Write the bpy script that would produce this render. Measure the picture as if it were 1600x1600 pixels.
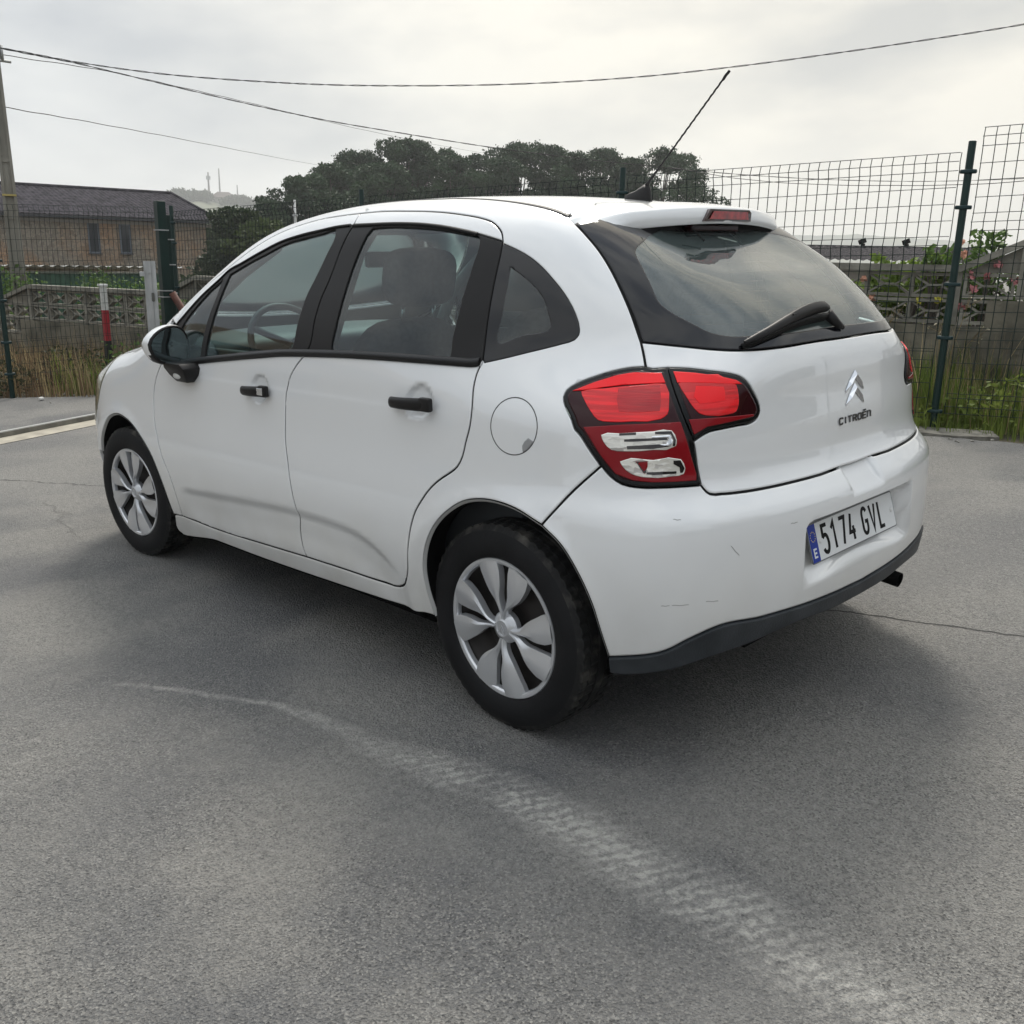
import bpy, bmesh, math, random, json
import numpy as np
from mathutils import Vector, Matrix
from mathutils.geometry import delaunay_2d_cdt
for o in list(bpy.data.objects): bpy.data.objects.remove(o)
SC=bpy.context.scene; COL=SC.collection
rnd=random.Random(7); nrg=np.random.default_rng(7)
# ---------------- camera
F_PX=1457.97; CAM=Vector((-1.786,2.5063,1.3077)); YAW,PIT,ROL=-.7727,-.2642,-.0227
def cam_axes():
    f=Vector((math.cos(PIT)*math.cos(YAW),math.cos(PIT)*math.sin(YAW),math.sin(PIT)))
    r=Vector((math.sin(YAW),-math.cos(YAW),0)); u=r.cross(f)
    c,s=math.cos(ROL),math.sin(ROL)
    return c*r+s*u,-s*r+c*u,f
_r,_u,_f=cam_axes()
cd=bpy.data.cameras.new('camera'); cam=bpy.data.objects.new('camera',cd); COL.objects.link(cam)
cam.matrix_world=Matrix(((_r.x,_u.x,-_f.x,CAM.x),(_r.y,_u.y,-_f.y,CAM.y),(_r.z,_u.z,-_f.z,CAM.z),(0,0,0,1)))
cd.sensor_width=36; cd.lens=36*F_PX/1600; cd.clip_end=6000; cd.clip_start=.05
SC.camera=cam
# ---------------- light: overcast with the sun behind thin cloud ahead of the camera
SUN_EL=math.radians(50); SUN_AZ=math.radians(-48)
sd=bpy.data.lights.new('sun','SUN'); sd.energy=SUN_E=2.3; sd.angle=math.radians(14); sd.color=(1,.95,.87)
so=bpy.data.objects.new('sun',sd); COL.objects.link(so)
sdir=Vector((math.cos(SUN_EL)*math.cos(SUN_AZ),math.cos(SUN_EL)*math.sin(SUN_AZ),math.sin(SUN_EL)))
so.rotation_euler=sdir.to_track_quat('Z','Y').to_euler()
wd=bpy.data.worlds.new('World'); SC.world=wd; wd.use_nodes=True
nt=wd.node_tree; N=nt.nodes; L=nt.links; N.clear()
def nn(t,tree=None,**k):
    n=(tree or nt).nodes.new(t)
    for a,b in k.items(): setattr(n,a,b)
    return n
bg=nn('ShaderNodeBackground'); wo=nn('ShaderNodeOutputWorld'); L.new(bg.outputs[0],wo.inputs[0])
sky=nn('ShaderNodeTexSky',sky_type='NISHITA'); sky.sun_disc=False; sky.sun_elevation=SUN_EL; sky.sun_rotation=math.radians(90)-SUN_AZ
sky.dust_density=4; sky.air_density=1
tc=nn('ShaderNodeTexCoord'); mp=nn('ShaderNodeMapping'); mp.inputs['Scale'].default_value=(1,1,2.6); L.new(tc.outputs['Generated'],mp.inputs[0])
n1=nn('ShaderNodeTexNoise'); n1.inputs['Scale'].default_value=2.6; n1.inputs['Detail'].default_value=5; n1.inputs['Roughness'].default_value=.5; L.new(mp.outputs[0],n1.inputs[0])
# cloud sheet brightness: noise plus a broad glow round the hidden sun
dp=nn('ShaderNodeVectorMath',operation='DOT_PRODUCT'); L.new(tc.outputs['Generated'],dp.inputs[0])
ge,ga=math.radians(30),math.radians(-66)
dp.inputs[1].default_value=(math.cos(ge)*math.cos(ga),math.cos(ge)*math.sin(ga),math.sin(ge))
mr=nn('ShaderNodeMapRange',interpolation_type='SMOOTHSTEP'); mr.inputs['From Min'].default_value=.60; mr.inputs['From Max'].default_value=1.0; L.new(dp.outputs['Value'],mr.inputs[0])
cr=nn('ShaderNodeValToRGB'); e=cr.color_ramp.elements
e[0].position=.39; e[0].color=(.45,.48,.52,1); e[1].position=.58; e[1].color=(.82,.82,.80,1); L.new(n1.outputs[0],cr.inputs[0])
gl=nn('ShaderNodeMixRGB',blend_type='MULTIPLY'); gl.inputs[0].default_value=1
gr=nn('ShaderNodeMixRGB'); gr.inputs[1].default_value=(.93,.965,1.0,1); gr.inputs[2].default_value=(1.15,1.09,.96,1)
L.new(mr.outputs[0],gr.inputs[0]); L.new(cr.outputs[0],gl.inputs[1]); L.new(gr.outputs[0],gl.inputs[2])
sk=nn('ShaderNodeMixRGB',blend_type='MULTIPLY'); sk.inputs[0].default_value=1; L.new(sky.outputs[0],sk.inputs[1]); sk.inputs[2].default_value=(.1,.1,.1,1)
mx=nn('ShaderNodeMixRGB'); mx.inputs[0].default_value=.94; L.new(sk.outputs[0],mx.inputs[1]); L.new(gl.outputs[0],mx.inputs[2])
# the sheet of cloud is thicker, darker, away from the sun
bk=nn('ShaderNodeMapRange',interpolation_type='SMOOTHSTEP'); bk.inputs['From Min'].default_value=-.5; bk.inputs['From Max'].default_value=.72; bk.inputs['To Min'].default_value=.95; bk.inputs['To Max'].default_value=1; L.new(dp.outputs['Value'],bk.inputs[0])
bm_=nn('ShaderNodeVectorMath',operation='SCALE'); L.new(mx.outputs[0],bm_.inputs[0]); L.new(bk.outputs[0],bm_.inputs['Scale'])
# overcast skies grow brighter towards the zenith
sz=nn('ShaderNodeSeparateXYZ'); L.new(tc.outputs['Generated'],sz.inputs[0]); zf=nn('ShaderNodeMapRange'); zf.inputs['From Min'].default_value=.36; zf.inputs['From Max'].default_value=1; zf.inputs['To Min'].default_value=1; zf.inputs['To Max'].default_value=2.1; L.new(sz.outputs[2],zf.inputs[0])
bz=nn('ShaderNodeVectorMath',operation='SCALE'); L.new(bm_.outputs[0],bz.inputs[0]); L.new(zf.outputs[0],bz.inputs['Scale']); L.new(bz.outputs[0],bg.inputs[0]); bg.inputs[1].default_value=WORLD_S=.86
SC.view_settings.view_transform='Standard'; SC.view_settings.look='None'; SC.view_settings.gamma=1; SC.view_settings.exposure=.30
SC.view_settings.use_curve_mapping=False
SC.render.engine='CYCLES'; SC.cycles.max_bounces=8; SC.cycles.transparent_max_bounces=16; SC.cycles.volume_bounces=1
# ---------------- helpers
def tag(o,label=None,cat=None,group=None,kind=None):
    if label: o['label']=label
    if cat: o['category']=cat
    if group: o['group']=group
    if kind: o['kind']=kind
    return o
def empty(name,loc=(0,0,0),rz=0):
    o=bpy.data.objects.new(name,None); COL.objects.link(o); o.location=loc; o.rotation_euler=(0,0,rz); o.empty_display_size=.1
    return o
def link(name,me,parent=None,mat=None):
    o=bpy.data.objects.new(name,me); COL.objects.link(o)
    if mat is not None and not me.materials: me.materials.append(mat)
    if parent is not None: o.parent=parent
    return o
def mesh(name,V,Fc,mat=None,parent=None,smooth=False,nrm=None):
    me=bpy.data.meshes.new(name); me.from_pydata([tuple(map(float,v)) for v in V],[],[tuple(map(int,f)) for f in Fc]); me.update()
    if smooth or nrm is not None: me.polygons.foreach_set('use_smooth',[True]*len(me.polygons))
    if nrm is not None: me.normals_split_custom_set_from_vertices([tuple(map(float,n)) for n in nrm])
    return link(name,me,parent,mat)
class MB:
    "collects simple shapes into one mesh"
    def __init__(s): s.V=[]; s.F=[]
    def add(s,V,Fc,M=None):
        b=len(s.V)
        for v in V: s.V.append(tuple(M@Vector(v)) if M is not None else tuple(v))
        s.F+= [tuple(i+b for i in f) for f in Fc]; return s
    def box(s,c,d,M=None,R=None):
        x,y,z=[a/2 for a in d]; c=Vector(c)
        V=[Vector(p) for p in [(-x,-y,-z),(x,-y,-z),(x,y,-z),(-x,y,-z),(-x,-y,z),(x,-y,z),(x,y,z),(-x,y,z)]]
        if R is not None: V=[R@v for v in V]
        return s.add([v+c for v in V],[(0,3,2,1),(4,5,6,7),(0,1,5,4),(1,2,6,5),(2,3,7,6),(3,0,4,7)],M)
    def tube(s,pts,r,n=8,closed=False,cap=True):
        pts=[Vector(p) for p in pts]; R=r if hasattr(r,'__len__') else [r]*len(pts); m=len(pts); up=None; b=len(s.V)
        for i,p in enumerate(pts):
            if closed: t=(pts[(i+1)%m]-pts[i-1]).normalized()
            else: t=(pts[min(i+1,m-1)]-pts[max(i-1,0)]).normalized()
            if up is None: up=t.orthogonal().normalized()
            up=(up-t*up.dot(t)).normalized(); w=t.cross(up)
            for k in range(n):
                a=2*math.pi*k/n; s.V.append(tuple(p+(up*math.cos(a)+w*math.sin(a))*R[i]))
        for i in range(m if closed else m-1):
            j=(i+1)%m
            for k in range(n):
                l=(k+1)%n; s.F.append((b+i*n+k,b+i*n+l,b+j*n+l,b+j*n+k))
        if cap and not closed:
            s.F.append(tuple(b+k for k in range(n))[::-1]); s.F.append(tuple(b+(m-1)*n+k for k in range(n)))
        return s
    def prism(s,poly,O,ax,ay,az,h):
        "2D polygon in plane (ax,ay) at O, thickness h along az"
        O,ax,ay,az=map(Vector,(O,ax,ay,az)); n=len(poly)
        V=[O+ax*p[0]+ay*p[1] for p in poly]+[O+ax*p[0]+ay*p[1]+az*h for p in poly]
        Fc=[tuple(range(n))[::-1],tuple(range(n,2*n))]+[(i,(i+1)%n,n+(i+1)%n,n+i) for i in range(n)]
        return s.add(V,Fc)
    def build(s,name,mat,parent=None,smooth=False,bevel=0,sharp=None):
        me=bpy.data.meshes.new(name); me.from_pydata(s.V,[],s.F); me.update()
        if bevel:
            bm=bmesh.new(); bm.from_mesh(me)
            ed=[e for e in bm.edges if len(e.link_faces)==2 and e.calc_face_angle(0)>.5]
            bmesh.ops.bevel(bm,geom=ed,offset=bevel,segments=2,affect='EDGES',profile=.5); bm.to_mesh(me); bm.free()
        if smooth: me.polygons.foreach_set('use_smooth',[True]*len(me.polygons))
        if smooth and (sharp or bevel):
            try: me.set_sharp_from_angle(angle=sharp or .7)
            except Exception: pass
        return link(name,me,parent,mat)
def lathe(prof,n,ax='y'):
    "profile [(r,a)] turned about an axis; returns V,F"
    V=[];Fc=[];m=len(prof)
    for k in range(n):
        t=2*math.pi*k/n
        for r,a in prof:
            if ax=='y': V.append((r*math.cos(t),a,r*math.sin(t)))
            else: V.append((r*math.cos(t),r*math.sin(t),a))
    for k in range(n):
        l=(k+1)%n
        for i in range(m-1): Fc.append((k*m+i,k*m+i+1,l*m+i+1,l*m+i))
    return V,Fc
def rbox(cx,cy,cz,dx,dy,dz,e=.35,nu=20,nv=12,R=None,taper=0):
    "rounded (superellipsoid) box"
    V=[];Fc=[]
    sp=lambda c:math.copysign(abs(c)**e,c)
    for j in range(nv+1):
        v=-math.pi/2+math.pi*j/nv
        for i in range(nu):
            u=2*math.pi*i/nu
            p=Vector((sp(math.cos(v))*sp(math.cos(u))*dx/2,sp(math.cos(v))*sp(math.sin(u))*dy/2,sp(math.sin(v))*dz/2))
            p.x*=1-taper*p.z/dz; p.y*=1-taper*p.z/dz
            if R is not None: p=R@p
            V.append(tuple(p+Vector((cx,cy,cz))))
    for j in range(nv):
        for i in range(nu):
            k=(i+1)%nu; Fc.append((j*nu+i,j*nu+k,(j+1)*nu+k,(j+1)*nu+i))
    return V,Fc
# ---------------- materials
def mat(name,col,rough=.5,metal=0,coat=0,spec=.5,**k):
    m=bpy.data.materials.new(name); m.use_nodes=True; b=m.node_tree.nodes['Principled BSDF']
    b.inputs['Base Color'].default_value=(*col,1); b.inputs['Roughness'].default_value=rough; b.inputs['Metallic'].default_value=metal
    b.inputs['Coat Weight'].default_value=coat; b.inputs['Coat Roughness'].default_value=.03; b.inputs['Specular IOR Level'].default_value=spec
    return m
def noise_col(m,c1,c2,scale=5,detail=6,pos=(.35,.65),coord='Object',bump=0,bscale=None,stretch=(1,1,1),rough=None):
    t=m.node_tree; b=t.nodes['Principled BSDF']
    tcn=nn('ShaderNodeTexCoord',t); mpn=nn('ShaderNodeMapping',t); mpn.inputs['Scale'].default_value=stretch; t.links.new(tcn.outputs[coord],mpn.inputs[0])
    n=nn('ShaderNodeTexNoise',t); n.inputs['Scale'].default_value=scale; n.inputs['Detail'].default_value=detail; t.links.new(mpn.outputs[0],n.inputs[0])
    r=nn('ShaderNodeValToRGB',t); r.color_ramp.elements[0].position=pos[0]; r.color_ramp.elements[0].color=(*c1,1); r.color_ramp.elements[1].position=pos[1]; r.color_ramp.elements[1].color=(*c2,1)
    t.links.new(n.outputs[0],r.inputs[0]); t.links.new(r.outputs[0],b.inputs['Base Color'])
    if bump:
        n2=nn('ShaderNodeTexNoise',t); n2.inputs['Scale'].default_value=bscale or scale*4; n2.inputs['Detail'].default_value=4; t.links.new(mpn.outputs[0],n2.inputs[0])
        bp=nn('ShaderNodeBump',t); bp.inputs['Strength'].default_value=bump; bp.inputs['Distance'].default_value=.01; t.links.new(n2.outputs[0],bp.inputs['Height']); t.links.new(bp.outputs[0],b.inputs['Normal'])
    return m
def vary(m,amt=.5,attr='Random'):
    "per-object brightness variation"
    t=m.node_tree; b=t.nodes['Principled BSDF']; oi=nn('ShaderNodeObjectInfo',t); hs=nn('ShaderNodeHueSaturation',t)
    mr_=nn('ShaderNodeMapRange',t); mr_.inputs['To Min'].default_value=1-amt; mr_.inputs['To Max'].default_value=1+amt; t.links.new(oi.outputs['Random'],mr_.inputs[0]); t.links.new(mr_.outputs[0],hs.inputs['Value'])
    src=b.inputs['Base Color'].links[0].from_socket if b.inputs['Base Color'].links else None
    if src: t.links.new(src,hs.inputs['Color'])
    else: hs.inputs['Color'].default_value=b.inputs['Base Color'].default_value
    t.links.new(hs.outputs[0],b.inputs['Base Color']); return m
TX=[-.5,-.3,-.1,.2,.6,1.,1.3,1.6,1.9,2.2,2.45,2.7,2.95,3.15,3.25]
TZ=[1.3048,1.3137,1.4156,1.4932,1.5255,1.5288,1.5049,1.4374,1.2868,1.1212,1.0265,0.9737,0.8741,0.7429,0.6179]
WZ=[.15,.3,.45,.6,.75,.88,.95,1.05,1.2,1.35,1.5]
WY=[0.80,0.842,0.866,0.868,0.843,0.824,0.812,0.786,0.73,0.665,0.62]
RZ=[.15,.3,.45,.6,.655,.685,.71,.735,.76,.85,.95,1.08,1.25,1.4]
RX=[-0.5992,-0.6493,-0.6708,-0.6715,-0.6695,-0.6620,-0.6450,-0.6250,-0.6115,-0.5990,-0.5885,-0.5632,-0.3887,-0.2318]
BP={'ct':0.0905,'ch':0.096,'krl':0.0451,'kru':0.1697,'kf':0.0219,'kR':0.2546,'kRu':0.2497,'rs':0.2625,'rsr':0.3536,'rtr':0.1544,'bb':0.0132}
class Spl:
    def __init__(s,x,y):
        s.x=np.array(x,float); s.y=np.array(y,float); n=len(x); h=np.diff(s.x)
        A=np.eye(n); b=np.zeros(n)
        for i in range(1,n-1):
            A[i,i-1]=h[i-1];A[i,i]=2*(h[i-1]+h[i]);A[i,i+1]=h[i]
            b[i]=6*((s.y[i+1]-s.y[i])/h[i]-(s.y[i]-s.y[i-1])/h[i-1])
        s.m=np.linalg.solve(A,b); s.h=h
    def __call__(s,t):
        t=np.asarray(t,float); i=np.clip(np.searchsorted(s.x,t)-1,0,len(s.x)-2)
        tc=np.clip(t,s.x[0],s.x[-1]); h=s.h[i]; a=(s.x[i+1]-tc)/h; b=(tc-s.x[i])/h
        v=a*s.y[i]+b*s.y[i+1]+((a**3-a)*s.m[i]+(b**3-b)*s.m[i+1])*h*h/6
        k0=(s.y[1]-s.y[0])/s.h[0]-s.h[0]*s.m[1]/6; k1=(s.y[-1]-s.y[-2])/s.h[-1]+s.h[-1]*s.m[-2]/6
        return v+np.where(t<s.x[0],(t-s.x[0])*k0,0)+np.where(t>s.x[-1],(t-s.x[-1])*k1,0)
def smax(a,b,r):
    h=np.clip(r-np.abs(a-b),0,None)/r
    return np.maximum(a,b)+h**3*r/6
def sst(x,a,b):
    t=np.clip((x-a)/(b-a),0,1); return t*t*t*(t*(6*t-15)+10)
S_T,S_W,S_R=Spl(TX,TZ),Spl(WZ,WY),Spl(RZ,RX)
CRX,CRZ=[.30,.47,.60,.74,1.3,1.8,2.1],[.30,.42,.472,.488,.468,.430,.405]
S_C=None
WHX,WHZ,WHR=2.466,.302,.36
def det_side(x,z):
    # pressed relief: scoop low on the doors, lips around the wheel arches, shoulder line
    zc=Spl(CRX,CRZ)(x)
    win=sst(x,.36,.56)*(1-sst(x,1.78,1.92))
    d=zc-z
    sc=-.0105*win*sst(d,-.014,.036)*(1-sst(d,.06,.20))
    r1=np.hypot(x,z-WHZ); r2=np.hypot(x-WHX,z-WHZ)
    lip=.007*(np.exp(-((r1-.375)/.03)**2)+np.exp(-((r2-.375)/.03)**2))
    sh=-.0012*sst(z,.883,.90)*(1-sst(z,.90,.965))*sst(x,.1,.35)*(1-sst(x,1.75,2.0))
    hs=0
    for hx,hz in ((1.225,.884),(.335,.914)):
        q=((x-hx)/.062)**2+((z-hz)/.052)**2
        hs=hs-.013*(1-sst(q,.35,1.15))
    return sc+lip+sh+hs
def W_(x,z):
    u=sst(z,.85,1.15)
    w=S_W(z)-(BP['krl']*(1-u)+BP['kru']*u)*np.clip(.7-x,0,None)**2.5-BP['kf']*np.clip(x-1.7,0,None)**2.5
    return w+BP['bb']*sst(-x,-.1,.25)*(1-sst(z,.66,.76))+det_side(x,z)
def det_rear(y,z):
    # number plate recess and boot-handle notch
    hw=.285+.10*np.clip(.60-z,0,.2)
    a=(1-sst(y,hw,hw+.035))*sst(z,.452,.487)*(1-sst(z,.607,.632))
    b=(1-sst(y,.075,.105))*sst(z,.664,.69)*(1-sst(z,.7337,.7355))
    return (.044+.28*(z-.49))*a+.024*b
def F(P):
    x,y,z=P[...,0],np.abs(P[...,1]),P[...,2]
    side=y-W_(x,z)
    u=sst(z,.8,1.1)
    rear=(S_R(z)+(BP['kR']*(1-u)+BP['kRu']*u)*y**2.4+det_rear(y,z))-x
    f=sst(x,1.9,2.3)
    top=(z-(S_T(x)-(BP['ct']*(1-f)+BP['ch']*f)*y*y-.022*sst(-x,.0,.12)*(1-sst(y,.15,.51))))*.9
    front=x-(3.27-.42*y**2.2-.25*np.clip(.45-z,0,None)-.35*np.clip(z-.5,0,None)**2)
    sr=smax(side,rear,BP['rsr']); st=smax(side,top,BP['rs']); tr=smax(top,rear,BP['rtr'])
    ff=smax(smax(side,front,.5),smax(top,front,.25),.05)
    return smax(smax(sr,st,.02),smax(tr,ff,.02),.02)
def normal(P,e=1.5e-3):
    g=np.stack([F(P+d)-F(P-d) for d in np.eye(3)*e],-1)
    return g/np.linalg.norm(g,axis=-1,keepdims=True)
XA,XB,ZC,RC=.35,2.4,.8,.8
def ch_wrap_to(P):
    x,y,z=P[:,0],P[:,1],P[:,2]
    ar=np.arctan2(XA-x,y); af=np.arctan2(x-XB,y)
    s=np.where(x<XA,XA-RC*ar,np.where(x>XB,XB+RC*af,x))
    h=np.where(x<XA,np.hypot(XA-x,y),np.where(x>XB,np.hypot(x-XB,y),y))
    return np.stack([s,RC*np.arctan2(z-ZC,h)],-1)
def ch_wrap_ray(U):
    s,v=U[:,0],U[:,1]; a=np.where(s<XA,(XA-s)/RC,np.where(s>XB,(s-XB)/RC,0)); sg=np.where(s<XA,-1,1)
    o=np.stack([np.clip(s,XA,XB),0*s,0*s+ZC],-1); f=v/RC
    d=np.stack([sg*np.sin(a)*np.cos(f),np.cos(a)*np.cos(f),np.sin(f)],-1)
    return o,d,0,2.2,1
def ch_rear_to(P): return P[:,1:3].copy()
def ch_rear_ray(U):
    return np.stack([0*U[:,0]-1.2,U[:,0],U[:,1]],-1),np.tile([1.,0,0],(len(U),1)),0,2.2,-1
def ch_top_to(P): return P[:,:2].copy()
def ch_top_ray(U):
    return np.stack([U[:,0],U[:,1],0*U[:,0]+1.9],-1),np.tile([0,0,-1.],(len(U),1)),0,1.6,-1
CH={'wrap':(ch_wrap_to,ch_wrap_ray),'rear':(ch_rear_to,ch_rear_ray),'top':(ch_top_to,ch_top_ray)}
def lift(U,ch):
    o,d,a,b,sgn=CH[ch][1](np.asarray(U,float)); n=len(o)
    # coarse march for the crossing, then bisect; sgn=1: start inside, -1: start outside
    ts=np.linspace(a,b,90); val=np.stack([F(o+d*t) for t in ts],1)
    ins=val<0
    if sgn>0: ins=~ins
    # first index where state flips to target (outside for sgn 1 / inside for -1)
    tgt=ins; k=np.clip(tgt.argmax(1),1,89); lo=ts[k-1]; hi=ts[k]
    for _ in range(24):
        m=(lo+hi)/2; f=F(o+d*m[:,None]); hit=(f<0) if sgn<0 else (f>=0)
        hi=np.where(hit,m,hi); lo=np.where(hit,lo,m)
    return o+d*hi[:,None]
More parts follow.
